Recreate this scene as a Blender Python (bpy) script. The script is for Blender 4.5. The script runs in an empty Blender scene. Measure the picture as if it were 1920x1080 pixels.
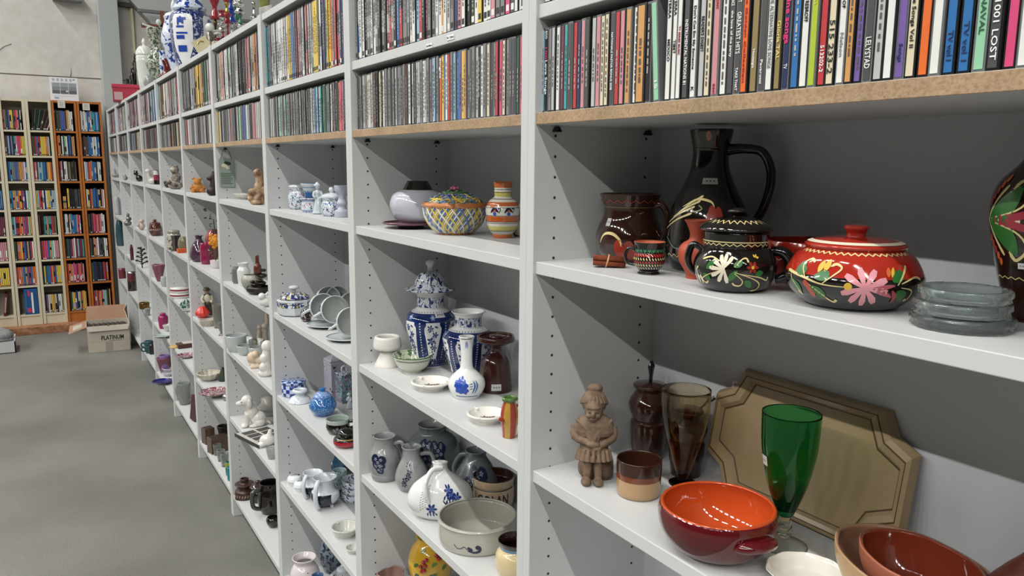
import bpy, bmesh, math, random
from mathutils import Vector, Matrix
S = bpy.context.scene
COL = S.collection
PI = math.pi

# ------------------------------------------------------------------ camera
F_PX, YAW, PITCH, ROLL = 1461.79, .5536, -.1568, .0088
CAM = Vector((-.6702, -1.0422, 1.5549))
FW = Vector((math.sin(YAW)*math.cos(PITCH), math.cos(YAW)*math.cos(PITCH), math.sin(PITCH)))
_r = Vector((math.cos(YAW), -math.sin(YAW), 0)); _u = _r.cross(FW)
RT = _r*math.cos(ROLL)+_u*math.sin(ROLL); UP = -_r*math.sin(ROLL)+_u*math.cos(ROLL)
cd = bpy.data.cameras.new('camera'); cam = bpy.data.objects.new('camera', cd); COL.objects.link(cam)
cd.sensor_width = 36; cd.lens = F_PX*36/1920; cd.clip_start = .02; cd.clip_end = 100
cam.matrix_world = Matrix(((RT.x, UP.x, -FW.x, CAM.x), (RT.y, UP.y, -FW.y, CAM.y), (RT.z, UP.z, -FW.z, CAM.z), (0, 0, 0, 1)))
S.camera = cam

# ------------------------------------------------------------------ world, exposure
w = bpy.data.worlds.new('world'); S.world = w; w.use_nodes = True
w.node_tree.nodes['Background'].inputs[0].default_value = (.80, .88, 1, 1)
w.node_tree.nodes['Background'].inputs[1].default_value = .1
S.view_settings.view_transform = 'Standard'; S.view_settings.look = 'None'
S.view_settings.exposure = 0.0; S.view_settings.gamma = 1
LIGHT_NEAR, LIGHT_FAR = 68.0, 118.0

# ------------------------------------------------------------------ materials
def lin(h):
    if isinstance(h, str):
        h = h.lstrip('#'); c = [int(h[i:i+2], 16)/255 for i in (0, 2, 4)]
    else: c = h
    return tuple((x/12.92 if x <= .04045 else ((x+.055)/1.055)**2.4) for x in c)+(1,)
_M = {}
def mat(key, color=None, rough=.4, metal=0, coat=0, trans=0, ior=1.45, bump=0, bscale=80, mottle=None, mscale=20, spec=.5, emit=0, alpha=1):
    if key in _M: return _M[key]
    m = bpy.data.materials.new(key); m.use_nodes = True; nt = m.node_tree; b = nt.nodes['Principled BSDF']
    b.inputs['Base Color'].default_value = lin(color); b.inputs['Roughness'].default_value = rough
    b.inputs['Metallic'].default_value = metal; b.inputs['Coat Weight'].default_value = coat; b.inputs['Coat Roughness'].default_value = .06
    b.inputs['Transmission Weight'].default_value = trans; b.inputs['IOR'].default_value = ior
    b.inputs['Specular IOR Level'].default_value = spec; b.inputs['Alpha'].default_value = alpha
    if emit: b.inputs['Emission Color'].default_value = lin(color); b.inputs['Emission Strength'].default_value = emit
    if bump or mottle:
        tc = nt.nodes.new('ShaderNodeTexCoord')
        if mottle:
            n = nt.nodes.new('ShaderNodeTexNoise'); n.inputs['Scale'].default_value = mscale; n.inputs['Detail'].default_value = 6
            nt.links.new(tc.outputs['Object'], n.inputs['Vector'])
            r = nt.nodes.new('ShaderNodeValToRGB'); r.color_ramp.elements[0].position = .35; r.color_ramp.elements[1].position = .68
            r.color_ramp.elements[0].color = lin(color); r.color_ramp.elements[1].color = lin(mottle)
            nt.links.new(n.outputs['Fac'], r.inputs[0]); nt.links.new(r.outputs[0], b.inputs['Base Color'])
        if bump:
            n = nt.nodes.new('ShaderNodeTexNoise'); n.inputs['Scale'].default_value = bscale; n.inputs['Detail'].default_value = 5
            nt.links.new(tc.outputs['Object'], n.inputs['Vector'])
            bp = nt.nodes.new('ShaderNodeBump'); bp.inputs['Strength'].default_value = bump; bp.inputs['Distance'].default_value = .002
            nt.links.new(n.outputs['Fac'], bp.inputs['Height']); nt.links.new(bp.outputs[0], b.inputs['Normal'])
    _M[key] = m; return m
def pat(key, base, cols, kind='floral', scale=60, thr=.55, rough=.12, coat=.5, detail=2, dist=1.0, uv=True):
    """painted-glaze pattern in surface (UV metre) coordinates"""
    if key in _M: return _M[key]
    m = bpy.data.materials.new(key); m.use_nodes = True; nt = m.node_tree; b = nt.nodes['Principled BSDF']; N = nt.nodes.new; L = nt.links.new
    b.inputs['Roughness'].default_value = rough; b.inputs['Coat Weight'].default_value = coat; b.inputs['Coat Roughness'].default_value = .05
    tc = N('ShaderNodeTexCoord'); co = tc.outputs['UV' if uv else 'Object']
    cur = None
    for i, c in enumerate(cols):
        mp = N('ShaderNodeMapping'); mp.inputs['Location'].default_value = (i*3.7, i*1.9, i*5.1); L(co, mp.inputs[0])
        if kind == 'check':
            t = N('ShaderNodeTexChecker'); t.inputs['Scale'].default_value = scale; L(mp.outputs[0], t.inputs[0]); fac = t.outputs['Fac']; lo, hi = .5, .51
        elif kind == 'scroll':
            t = N('ShaderNodeTexWave'); t.wave_type = 'RINGS'; t.inputs['Scale'].default_value = scale*.5; t.inputs['Distortion'].default_value = 9; t.inputs['Detail'].default_value = 1; t.inputs['Detail Scale'].default_value = 2.5
            L(mp.outputs[0], t.inputs[0]); fac = t.outputs['Fac']; lo, hi = thr, thr+.06
        elif kind == 'cells':
            t = N('ShaderNodeTexVoronoi'); t.feature = 'F1'; t.inputs['Scale'].default_value = scale; L(mp.outputs[0], t.inputs['Vector'])
            inv = N('ShaderNodeMath'); inv.operation = 'SUBTRACT'; inv.inputs[0].default_value = 1; L(t.outputs['Distance'], inv.inputs[1]); fac = inv.outputs[0]; lo, hi = thr, thr+.04
        else:
            t = N('ShaderNodeTexNoise'); t.inputs['Scale'].default_value = scale; t.inputs['Detail'].default_value = detail; t.inputs['Distortion'].default_value = dist
            L(mp.outputs[0], t.inputs['Vector']); fac = t.outputs['Fac']; lo, hi = thr, thr+.02
        r = N('ShaderNodeValToRGB'); r.color_ramp.elements[0].position = min(lo, .98); r.color_ramp.elements[1].position = min(hi, .99)
        r.color_ramp.elements[0].color = (0, 0, 0, 1); r.color_ramp.elements[1].color = (1, 1, 1, 1); L(fac, r.inputs[0])
        mx = N('ShaderNodeMix'); mx.data_type = 'RGBA'; L(r.outputs[0], mx.inputs[0])
        if cur is None: mx.inputs[6].default_value = lin(base)
        else: L(cur, mx.inputs[6])
        mx.inputs[7].default_value = lin(c); cur = mx.outputs[2]
    L(cur, b.inputs['Base Color']); _M[key] = m; return m
def glz(c, rough=.12, **k): return mat('glaze_'+c.strip('#'), c, rough, coat=.6, **k)
def flat(c, rough=.5, **k): return mat('flat_'+c.strip('#'), c, rough, **k)
def glass(key, c, rough=.02):
    """thin tinted glass"""
    if key in _M: return _M[key]
    m = mat(key, c, rough, trans=1, ior=1.35); return m

# ------------------------------------------------------------------ mesh builder
def smooth(pts, n=6):
    """Catmull-Rom through points of any dimension; a repeated point makes a corner"""
    out = []
    N = len(pts)
    for i in range(N-1):
        p1, p2 = pts[i], pts[i+1]
        if p1 == p2: continue
        p0 = pts[i-1] if i > 0 else p1
        p3 = pts[i+2] if i+2 < N else p2
        for k in range(n):
            t = k/n
            out.append(tuple(.5*((2*b)+(-a+c)*t+(2*a-5*b+4*c-d)*t*t+(-a+3*b-3*c+d)*t**3) for a, b, c, d in zip(p0, p1, p2, p3)))
    out.append(tuple(pts[-1])); return out
class MB:
    def __init__(s): s.v = []; s.f = []; s.m = []; s.uv = []; s.sm = []; s.mats = []
    def mi(s, m):
        if m not in s.mats: s.mats.append(m)
        return s.mats.index(m)
    def add(s, vs, fs, m, sm=True, uvs=None, M=None):
        o = len(s.v); k = s.mi(m)
        s.v += [tuple(M @ Vector(v)) for v in vs] if M is not None else [tuple(v) for v in vs]
        for i, f in enumerate(fs):
            s.f.append([o+j for j in f]); s.m.append(k); s.sm.append(sm)
            s.uv.append([uvs[j] for j in f] if uvs and not isinstance(uvs[0], list) else (uvs[i] if uvs else [(vs[j][0], vs[j][2] if len(vs[j]) > 2 else 0) for j in f]))
        return s
    def box(s, x0, x1, y0, y1, z0, z1, m, M=None):
        v = [(x, y, z) for x in (x0, x1) for y in (y0, y1) for z in (z0, z1)]
        f = [(0, 1, 3, 2), (4, 6, 7, 5), (0, 4, 5, 1), (2, 3, 7, 6), (0, 2, 6, 4), (1, 5, 7, 3)]
        return s.add(v, f, m, False, None, M)
    def lathe(s, prof, m, seg=32, M=None, sx=1, sy=1, a0=0, a1=2*PI, bumpf=None):
        """prof: list of (r, z[, material]); bumpf(theta, i)->radius factor"""
        full = abs(a1-a0-2*PI) < 1e-6; n = seg if full else seg+1
        R = max(p[0] for p in prof); vs = []; arc = 0; va = []
        for i, p in enumerate(prof):
            if i: arc += math.hypot(p[0]-prof[i-1][0], p[1]-prof[i-1][1])
            va.append(arc)
            for k in range(n):
                t = a0+(a1-a0)*k/seg; r = p[0]*(bumpf(t, i) if bumpf else 1)
                vs.append((r*math.cos(t)*sx, r*math.sin(t)*sy, p[1]))
        o = len(s.v); s.v += [tuple(M @ Vector(v)) for v in vs] if M is not None else vs
        for i in range(len(prof)-1):
            mm = prof[i][2] if len(prof[i]) > 2 and prof[i][2] is not None else m
            k0 = s.mi(mm)
            for k in range(seg):
                k2 = (k+1) % n
                a, b, c, d = i*n+k, i*n+k2, (i+1)*n+k2, (i+1)*n+k
                u0, u1 = R*(a0+(a1-a0)*k/seg), R*(a0+(a1-a0)*(k+1)/seg)
                if prof[i][0] < 1e-6 and prof[i+1][0] < 1e-6: continue
                if prof[i][0] < 1e-6: f, uv = [b, c, d], [(u1, va[i]), (u1, va[i+1]), (u0, va[i+1])]
                elif prof[i+1][0] < 1e-6: f, uv = [a, b, c], [(u0, va[i]), (u1, va[i]), (u1, va[i+1])]
                else: f, uv = [a, b, c, d], [(u0, va[i]), (u1, va[i]), (u1, va[i+1]), (u0, va[i+1])]
                s.f.append([o+j for j in f]); s.m.append(k0); s.sm.append(True); s.uv.append(uv)
        return s
    def tube(s, pts, r, m, seg=10, sn=6, flat=1.0, M=None, caps=True):
        pts = [Vector(p) for p in (smooth([tuple(p) for p in pts], sn) if sn > 1 and len(pts) > 2 else pts)]
        n = len(pts); rs = r if callable(r) else ((lambda t: r) if not isinstance(r, (list, tuple)) else None)
        if rs is None:
            rl = list(r)
            def rs(t):
                x = t*(len(rl)-1); i = min(int(x), len(rl)-2); return rl[i]+(rl[i+1]-rl[i])*(x-i)
        vs = []; T0 = (pts[1]-pts[0]).normalized(); nrm = T0.orthogonal().normalized()
        if abs(T0.z) < .9: nrm = T0.cross(Vector((0, 0, 1))).normalized()
        for i, p in enumerate(pts):
            T = (pts[min(i+1, n-1)]-pts[max(i-1, 0)]).normalized()
            nrm = (nrm-T*nrm.dot(T)).normalized(); bn = T.cross(nrm); rr = rs(i/(n-1))
            for k in range(seg):
                a = 2*PI*k/seg; vs.append(tuple(p+nrm*(math.cos(a)*rr*flat)+bn*(math.sin(a)*rr)))
        fs = [(i*seg+k, i*seg+(k+1) % seg, (i+1)*seg+(k+1) % seg, (i+1)*seg+k) for i in range(n-1) for k in range(seg)]
        if caps: fs += [tuple(range(seg))[::-1], tuple((n-1)*seg+k for k in range(seg))]
        return s.add(vs, fs, m, True, None, M)
    def ball(s, c, r, m, seg=14, rings=9, M=None):
        r = (r, r, r) if not isinstance(r, (tuple, list)) else r
        vs = [(c[0], c[1], c[2]-r[2])]; fs = []
        for i in range(1, rings):
            ph = -PI/2+PI*i/rings
            for k in range(seg):
                t = 2*PI*k/seg; vs.append((c[0]+r[0]*math.cos(ph)*math.cos(t), c[1]+r[1]*math.cos(ph)*math.sin(t), c[2]+r[2]*math.sin(ph)))
        vs.append((c[0], c[1], c[2]+r[2])); L = len(vs)-1
        for k in range(seg): fs += [(0, 1+(k+1) % seg, 1+k), (L, L-seg+k, L-seg+(k+1) % seg)]
        for i in range(rings-2):
            for k in range(seg):
                a = 1+i*seg; fs.append((a+k, a+(k+1) % seg, a+seg+(k+1) % seg, a+seg+k))
        return s.add(vs, fs, m, True, None, M)
    def poly(s, pts2, th, m, M=None, sm=False):
        """extruded outline in local xz plane, thickness th in +y"""
        n = len(pts2); vs = [(x, 0, z) for x, z in pts2]+[(x, th, z) for x, z in pts2]
        fs = [tuple(range(n)), tuple(range(2*n-1, n-1, -1))]+[(i, n+i, n+(i+1) % n, (i+1) % n) for i in range(n)]
        return s.add(vs, fs, m, sm, None, M)
    def build(s, name, parent=None, loc=None, rot=0, bevel=0, fix=True, subd=0):
        me = bpy.data.meshes.new(name); me.from_pydata(s.v, [], s.f)
        for m in s.mats: me.materials.append(m)
        me.polygons.foreach_set('material_index', s.m); me.polygons.foreach_set('use_smooth', s.sm)
        uvl = me.uv_layers.new(name='UVMap'); fl = [c for f in s.uv for p in f for c in p]; uvl.data.foreach_set('uv', fl)
        me.validate()
        if fix:
            bm = bmesh.new(); bm.from_mesh(me); bmesh.ops.recalc_face_normals(bm, faces=bm.faces); bm.to_mesh(me); bm.free()
        o = bpy.data.objects.new(name, me); COL.objects.link(o)
        if parent: o.parent = parent
        if loc is not None: o.location = loc; o.rotation_euler = (0, 0, rot)
        if bevel:
            md = o.modifiers.new('bevel', 'BEVEL'); md.width = bevel; md.segments = 2; md.limit_method = 'ANGLE'; md.angle_limit = .7
        if subd:
            md = o.modifiers.new('sub', 'SUBSURF'); md.levels = subd; md.render_levels = subd
        return o
def tag(o, label=None, cat=None, group=None, kind=None):
    if label: o['label'] = label
    if cat: o['category'] = cat
    if group: o['group'] = group
    if kind: o['kind'] = kind
    return o
def thing(name, label, cat, loc=(0, 0, 0), rot=0, group=None):
    o = bpy.data.objects.new(name, None); COL.objects.link(o); o.location = loc; o.rotation_euler = (0, 0, rot); o.empty_display_size = .02
    return tag(o, label, cat, group)
def struct(name, mb, **k): return tag(mb.build(name, **k), kind='structure')
def copy_thing(o, loc=None, rotz=None, label=None):
    c = o.copy(); COL.objects.link(c)
    if loc is not None: c.location = loc
    if rotz is not None: c.rotation_euler.z = rotz
    if label: c['label'] = label
    for ch in list(o.children):
        d = ch.copy(); COL.objects.link(d); d.parent = c
        for g in list(ch.children):
            e = g.copy(); COL.objects.link(e); e.parent = d
    return c
def text_mesh(txt, size, m, name, parent=None, M=None, bold=0, width=None, th=.0002):
    cu = bpy.data.curves.new('t', 'FONT'); cu.body = txt; cu.size = size; cu.extrude = th; cu.offset = bold; cu.align_x = 'CENTER'; cu.align_y = 'CENTER'
    cu.resolution_u = 2
    to = bpy.data.objects.new('t', cu); COL.objects.link(to); bpy.context.view_layer.update()
    me = bpy.data.meshes.new_from_object(to.evaluated_get(bpy.context.evaluated_depsgraph_get())); bpy.data.objects.remove(to)
    if width:
        xs = [v.co.x for v in me.vertices]; k = width/(max(xs)-min(xs)) if xs else 1
        for v in me.vertices: v.co.x *= k
    if M is not None: me.transform(M)
    me.materials.clear(); me.materials.append(m); me.name = name
    o = bpy.data.objects.new(name, me); COL.objects.link(o)
    if parent: o.parent = parent
    return o
def sculpt(name, blobs, vox, m, parent=None, loc=None, rot=0, sm=1):
    """one continuous surface from blended blobs: ('b',c,r) ellipsoid, ('t',pts,radii) limb"""
    mb = MB()
    for b in blobs:
        if b[0] == 'b': mb.ball(b[1], b[2], m, 14, 9)
        elif b[0] == 't': mb.tube(b[1], b[2], m, 10, 3)
        elif b[0] == 'l': mb.lathe(b[1], m, 24, M=b[2] if len(b) > 2 else None)
        else: mb.box(*b[1:7], m)
    o = mb.build(name, fix=True)
    md = o.modifiers.new('r', 'REMESH'); md.mode = 'VOXEL'; md.voxel_size = vox; md.use_smooth_shade = True
    if sm: s2 = o.modifiers.new('s', 'SMOOTH'); s2.iterations = sm*2; s2.factor = .5
    bpy.context.view_layer.update()
    me = bpy.data.meshes.new_from_object(o.evaluated_get(bpy.context.evaluated_depsgraph_get()))
    o.modifiers.clear(); o.data = me; me.name = name
    if not me.materials: me.materials.append(m)
    if parent: o.parent = parent
    if loc is not None: o.location = loc; o.rotation_euler = (0, 0, rot)
    return o

# ------------------------------------------------------------------ from photo measurements to world metres
def at(u, v, **k):
    d = FW+RT*((u-960)/F_PX)-UP*((v-540)/F_PX); (ax, val), = k.items(); i = 'xyz'.index(ax)
    t = (val-CAM[i])/d[i]; return CAM+d*t
def foot_v(u, x, z):
    """photo row at which a foot standing at depth x on height z would be seen in column u"""
    lo, hi = 0.0, 1100.0
    f = lambda v: at(u, v, x=x).z-z
    lo, hi = -300.0, 1300.0
    for _ in range(50):
        m = (lo+hi)/2
        if f(m) > 0: lo = m
        else: hi = m
    return (lo+hi)/2
class Place:
    """stand something on height z: u, vb = foot of its front in the photo, rb = foot radius in px"""
    def __init__(s, u, vb, z, rb=0, maxx=None):
        p = at(u, vb, z=z)
        s.yf = at(u, vb, x=.0).y; s.z = z
        if u < 425 and .05 < z < 1.9 and not (-.03 < p.x < .17 and (p-CAM).dot(FW) > 0): vb = foot_v(u, .08, z); p = at(u, vb, z=z)
        t = (p-CAM).dot(FW); h = Vector((p.x-CAM.x, p.y-CAM.y, 0)).normalized()
        s.loc = p+h*(rb*t/F_PX); s.depth = (s.loc-CAM).dot(FW); s.s = s.depth/F_PX
        d = s.loc-CAM; s.rot = math.atan2(-d.y, -d.x); s.sin = -d.z/d.length; s.cos = math.sqrt(1-s.sin**2)
    def fit(s, R):
        """keep a foot of radius R inside the bay it is seen through"""
        if not (.05 < s.z < 1.9) or s.yf < -.8: return
        b = math.floor(s.yf/.8)+1; y1 = .8*b-.023-R; h = Vector((s.loc.x-CAM.x, s.loc.y-CAM.y)); k = 0
        if s.loc.x+R > .256: k = max(k, (s.loc.x+R-.256)/h.x)
        if s.loc.y > y1 and s.yf < y1+R: k = max(k, (s.loc.y-y1)/h.y)
        if k > 0:
            s.loc = s.loc-Vector((h.x*k, h.y*k, 0))
            if s.loc.x < R*.9: s.loc.x = R*.9
            s.loc.y = min(s.loc.y, y1)
        s.loc.y = max(s.loc.y, .8*(b-1)+.024+min(R, .36))
    def height(s, vb, vt, rb, rt): return (vb-vt-(rb+rt)*abs(s.sin))/s.cos*s.s
class Surf:
    """outer surface of a lathe, for painted decoration; theta 0 faces the viewer's side"""
    def __init__(s, prof): s.p = prof
    def r(s, z):
        p = s.p
        for a, b in zip(p, p[1:]):
            if (a[1]-z)*(b[1]-z) <= 0 and a[1] != b[1]: return a[0]+(b[0]-a[0])*(z-a[1])/(b[1]-a[1])
        return p[-1][0] if abs(z-p[-1][1]) < abs(z-p[0][1]) else p[0][0]
    def at(s, th, z, off):
        r = s.r(z)+off*1.0; e = .001
        dr = (s.r(z+e)-s.r(z-e))/(2*e); k = 1/math.sqrt(1+dr*dr)
        return ((s.r(z)+off*k)*math.cos(th), (s.r(z)+off*k)*math.sin(th), z-off*k*dr)
def stroke(mb, sf, pts, w, m, off=.0006, prof='leaf', n=5, ref=None):
    """painted brush stroke; pts = (a, z) metres around / up the surface; ref = radius used to turn a into an angle"""
    P2 = smooth(pts, n) if len(pts) > 2 else [tuple(pts[0][i]+(pts[1][i]-pts[0][i])*k/4 for i in (0, 1)) for k in range(5)]
    R = ref or max(p[0] for p in sf.p); N = len(P2); vs = []
    for i, p in enumerate(P2):
        t = i/(N-1); a = P2[max(i-1, 0)]; b = P2[min(i+1, N-1)]; dx, dz = b[0]-a[0], b[1]-a[1]; L = math.hypot(dx, dz) or 1
        ww = w*{'leaf': math.sin(PI*min(max(t, .04), .96))**.7, 'line': 1, 'drop': .25+.75*t if t < .95 else .5, 'dropr': .25+.75*(1-t) if t > .05 else .5}[prof]/2
        for q in (-1, 0, 1): vs.append(sf.at((p[0]-dz/L*ww*q)/R, p[1]+dx/L*ww*q, off))
    fs = [(3*i+j, 3*i+j+1, 3*i+j+4, 3*i+j+3) for i in range(N-1) for j in (0, 1)]
    mb.add(vs, fs, m)
def dot(mb, sf, a, z, r, m, off=.0007, rz=None, n=10, ref=None):
    R = ref or max(p[0] for p in sf.p); rz = rz or r
    vs = [sf.at(a/R, z, off)]+[sf.at((a+r*math.cos(2*PI*k/n))/R, z+rz*math.sin(2*PI*k/n), off) for k in range(n)]
    mb.add(vs, [(0, 1+k, 1+(k+1) % n) for k in range(n)], m)
def flower(mb, sf, a, z, r, n, m, mc=None, ref=None, w=None, a0=0, a1=2*PI):
    for k in range(n):
        t = a0+(a1-a0)*k/n
        stroke(mb, sf, [(a+r*.2*math.cos(t), z+r*.2*math.sin(t)), (a+r*math.cos(t), z+r*math.sin(t))], w or r*.5, m, off=.0007, ref=ref)
    if mc: dot(mb, sf, a, z, r*.25, mc, off=.001, ref=ref)

def vessel(name, label, cat, u, vb, vt, z, prof, m, inner=None, wall=2.2, open_=True, seg=36, H=None, solo=True, group=None,
           sx=1, n=5, deco=None, place=None, corner=False, bodyname='body', rot=None, depth=.85, bumpf=None, xmax=None):
    """prof in photo px: (radius, t 0..1[, material]); returns a context to hang handles, lids and decoration on"""
    P = place or Place(u, vb, z, prof[0][0]); s = P.s
    if not place: P.fit(max(p[0] for p in prof)*s*sx+(.010 if not solo else .004))
    if H is None: H = P.height(vb, vt, prof[0][0], prof[-1][0])
    pts = [(p[0]*s, p[1]*H) for p in prof]
    mats_ = [(p[1]*H, p[2]) for p in prof if len(p) > 2]
    out = smooth(pts, n) if n > 1 else pts
    def mz(zz):
        mm = None
        for zz0, q in mats_:
            if zz >= zz0-1e-6: mm = q
        return mm
    P.prof = out; P.surf = Surf(out); P.H = H
    full = [(0, out[0][1], mz(0))]+[(r, h, mz(h)) for r, h in out]
    if open_:
        ws = wall*s; ins = []
        for r, h in reversed(out):
            if h > max(ws, H*(1-depth)): ins.append((max(r-ws, .0005), h, inner or m))
        rr, hh = out[-1]; lip = [(rr-ws*.2, hh+ws*.35, inner or m), (rr-ws*.8, hh+ws*.35, inner or m)]
        ins = [i for i in ins]; full = full[:-1]+[(rr, hh, inner or m)]+lip+ins+[(0, ins[-1][1] if ins else H*.5, inner or m)]
    else: full.append((0, out[-1][1], m))
    mb = MB(); mb.lathe(full, m, seg, sx=sx, bumpf=bumpf)
    if deco: deco(mb, P.surf, s, H)
    rot = P.rot if rot is None else rot
    if solo:
        P.root = tag(mb.build(name, loc=P.loc, rot=rot), label, cat, group); P.body = P.root
    else:
        P.root = thing(name, label, cat, P.loc, rot, group); P.body = mb.build(bodyname, parent=P.root)
    return P
def handle(P, ang, pts, r, m, name='handle', flat=1.0, seg=10, parent=None):
    """pts (radial px, height px)"""
    s = P.s; c, q = math.cos(ang), math.sin(ang)
    mb = MB(); mb.tube([(a*s*c, a*s*q, h*s) for a, h in pts], [x*s for x in r] if isinstance(r, (list, tuple)) else r*s, m, seg, flat=flat)
    return mb.build(name, parent=parent or P.root)
def lid(P, prof, m, name='lid', knob=None, km=None, deco=None, seg=36, solo_knob=True, sx=1):
    """prof (r px, h px above foot)"""
    s = P.s; pr = smooth([(a*s, b*s) for a, b in prof], 4); mb = MB(); full = [(0, pr[0][1])]+pr
    if pr[-1][0] > 1e-5: full.append((0, pr[-1][1]))
    mb.lathe(full, m, seg, sx=sx)
    if deco: deco(mb, Surf(pr), s)
    L = mb.build(name, parent=P.root)
    if knob:
        kb = MB(); kp = smooth([(a*s, b*s) for a, b in knob], 4); kb.lathe([(0, kp[0][1])]+kp+([(0, kp[-1][1])] if kp[-1][0] > 1e-5 else []), km or m, 20); kb.build('knob', parent=L)
    return L
def sticker(P, ang, h_px, w_px=8, hh_px=6, parent=None, m=None):
    s = P.s; mb = MB(); vs = []; zc = h_px*s; R = P.surf.r(zc)
    for i in range(2):
        for k in range(5): vs.append(P.surf.at(ang+(k/4-.5)*w_px*s/max(R, .004), zc+(i-.5)*hh_px*s, .0009))
    mb.add(vs, [(k, k+1, 5+k+1, 5+k) for k in range(4)], m or flat('#d8d8d8'))
    for j in range(3):
        vs = [P.surf.at(ang+(-.3+.25*j+d)*w_px*s/max(R, .004), zc+e*s, .0012) for d, e in ((0, -1), (.14, -1), (.14, 1.2), (0, 1.2))]
        mb.add(vs, [(0, 1, 2, 3)], flat('#777777'))
    return mb.build('price_sticker', parent=parent or P.root)
# ------------------------------------------------------------------ room
def tex_struct(key, kind):
    m = bpy.data.materials.new(key); m.use_nodes = True; nt = m.node_tree; b = nt.nodes['Principled BSDF']; N = nt.nodes.new; L = nt.links.new
    tc = N('ShaderNodeTexCoord'); n1 = N('ShaderNodeTexNoise'); n2 = N('ShaderNodeTexNoise'); L(tc.outputs['Object'], n1.inputs[0]); L(tc.outputs['Object'], n2.inputs[0])
    r = N('ShaderNodeValToRGB'); mx = N('ShaderNodeMix'); mx.data_type = 'RGBA'; mx.blend_type = 'MULTIPLY'; mx.inputs[0].default_value = 1
    r2 = N('ShaderNodeValToRGB'); L(n1.outputs[0], r.inputs[0]); L(n2.outputs[0], r2.inputs[0]); L(r.outputs[0], mx.inputs[6]); L(r2.outputs[0], mx.inputs[7]); L(mx.outputs[2], b.inputs['Base Color'])
    e, f = r.color_ramp.elements, r2.color_ramp.elements
    def setr(es, a, b_, p=(.35, .7)): es[0].position, es[1].position = p; es[0].color = lin(a); es[1].color = lin(b_)
    bp = N('ShaderNodeBump'); L(n2.outputs[0], bp.inputs['Height']); L(bp.outputs[0], b.inputs['Normal']); bp.inputs['Distance'].default_value = .002
    if kind == 'floor':
        n1.inputs['Scale'].default_value = 1.1; n1.inputs['Detail'].default_value = 8; n2.inputs['Scale'].default_value = 150; n2.inputs['Detail'].default_value = 8
        setr(e, '#686864', '#83837d'); setr(f, '#d8d8d6', '#ffffff', (.3, .5)); b.inputs['Roughness'].default_value = .48; bp.inputs['Strength'].default_value = .03
    elif kind == 'wall':
        n1.inputs['Scale'].default_value = 1.3; n2.inputs['Scale'].default_value = 12; setr(e, '#c9c7c2', '#d2d0cb'); setr(f, '#f4f2f0', '#ffffff'); b.inputs['Roughness'].default_value = .85; bp.inputs['Strength'].default_value = .05
    elif kind == 'chip':
        n1.inputs['Scale'].default_value = 14; n2.inputs['Scale'].default_value = 260; n2.inputs['Detail'].default_value = 3
        setr(e, '#a18a6e', '#b49a7b'); setr(f, '#e0d6ca', '#ffffff', (.3, .6)); b.inputs['Roughness'].default_value = .8; bp.inputs['Strength'].default_value = .3
    elif kind == 'plank':
        n1.inputs['Scale'].default_value = 5; n2.inputs['Scale'].default_value = 30; setr(e, '#96674a', '#b98a66'); setr(f, '#cbb8a8', '#ffffff'); b.inputs['Roughness'].default_value = .7; bp.inputs['Strength'].default_value = .2
    _M[key] = m; return m
m_floor = tex_struct('concrete_floor', 'floor'); m_wall = tex_struct('painted_wall', 'wall'); m_chip = tex_struct('raw_chipboard', 'chip'); m_plank = tex_struct('rough_plank', 'plank')
m_white = mat('white_laminate', '#c6c8c8', .38, spec=.4); m_backp = mat('white_back_board', '#b9bcc0', .55)
m_grey = mat('grey_paint', '#a9afae', .5); m_dark = flat('#17171a', .5); m_steel = mat('steel', '#9a9a98', .35, metal=1)
X0, X1, Y0, Y1, ZC = -18.0, 2.2, -14.0, 7.62, 6.1
struct('floor', MB().box(X0, X1, Y0, Y1, -.1, 0, m_floor))
struct('ceiling', MB().box(X0, X1, Y0, Y1, ZC, ZC+.1, mat('ceiling_paint', '#6f706e', .9)))
mb = MB(); mb.box(X0, .6, Y1-.12, Y1, 0, 2.318, m_wall); mb.box(X0, .6, Y1-.12, Y1, 2.33, ZC, m_wall); mb.box(X0, .6, Y1-.11, Y1, 2.318, 2.33, flat('#8d8780')); mb.box(.6, X1, Y1-.12, Y1, 0, ZC, mat('beige_wall', '#c8bfac', .85))
struct('wall_back', mb)
m_far = mat('far_wall', '#5c5c5a', .9)
struct('wall_left', MB().box(X0-.1, X0, Y0, Y1, 0, ZC, m_far)); struct('wall_front', MB().box(X0, X1, Y0-.1, Y0, 0, ZC, m_far))
struct('wall_right', MB().box(X1, X1+.1, Y0, Y1, 0, ZC, mat('right_wall', '#b9b8b6', .85)))
# corner column, conduit, sloping haunch, high rail
struct('trim_1', MB().box(.0, .165, 7.3, 7.5, 0, ZC, m_grey), bevel=.004)
struct('trim_2', MB().tube([(.30, 7.47, .0), (.30, 7.47, 3.2)], .014, mat('cream_pipe', '#d9d3ae', .4), sn=1))
mb = MB(); mb.poly([(.27, 3.06), (.75, 2.52), (2.2, 1.3), (2.2, 4.6), (.27, 4.6)], .10, mat('haunch_paint', '#aeb0b1', .6), M=Matrix.Translation((0, 7.34, 0)))
struct('trim_3', mb, bevel=.003)
struct('trim_4', MB().box(-.35, -.118, 7.36, 7.5, 2.995, 3.06, mat('duct_grey', '#77797a', .5)))
struct('trim_5', MB().box(.33, 2.1, 7.2, 7.26, 2.93, 2.955, mat('rail_dark', '#6d7073', .5), M=Matrix.Rotation(0, 4, 'Y')))
struct('trim_6', MB().box(.17, .30, 7.44, 7.5, 3.0, 3.04, mat('edge_dark', '#4c4643', .6)))
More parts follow.
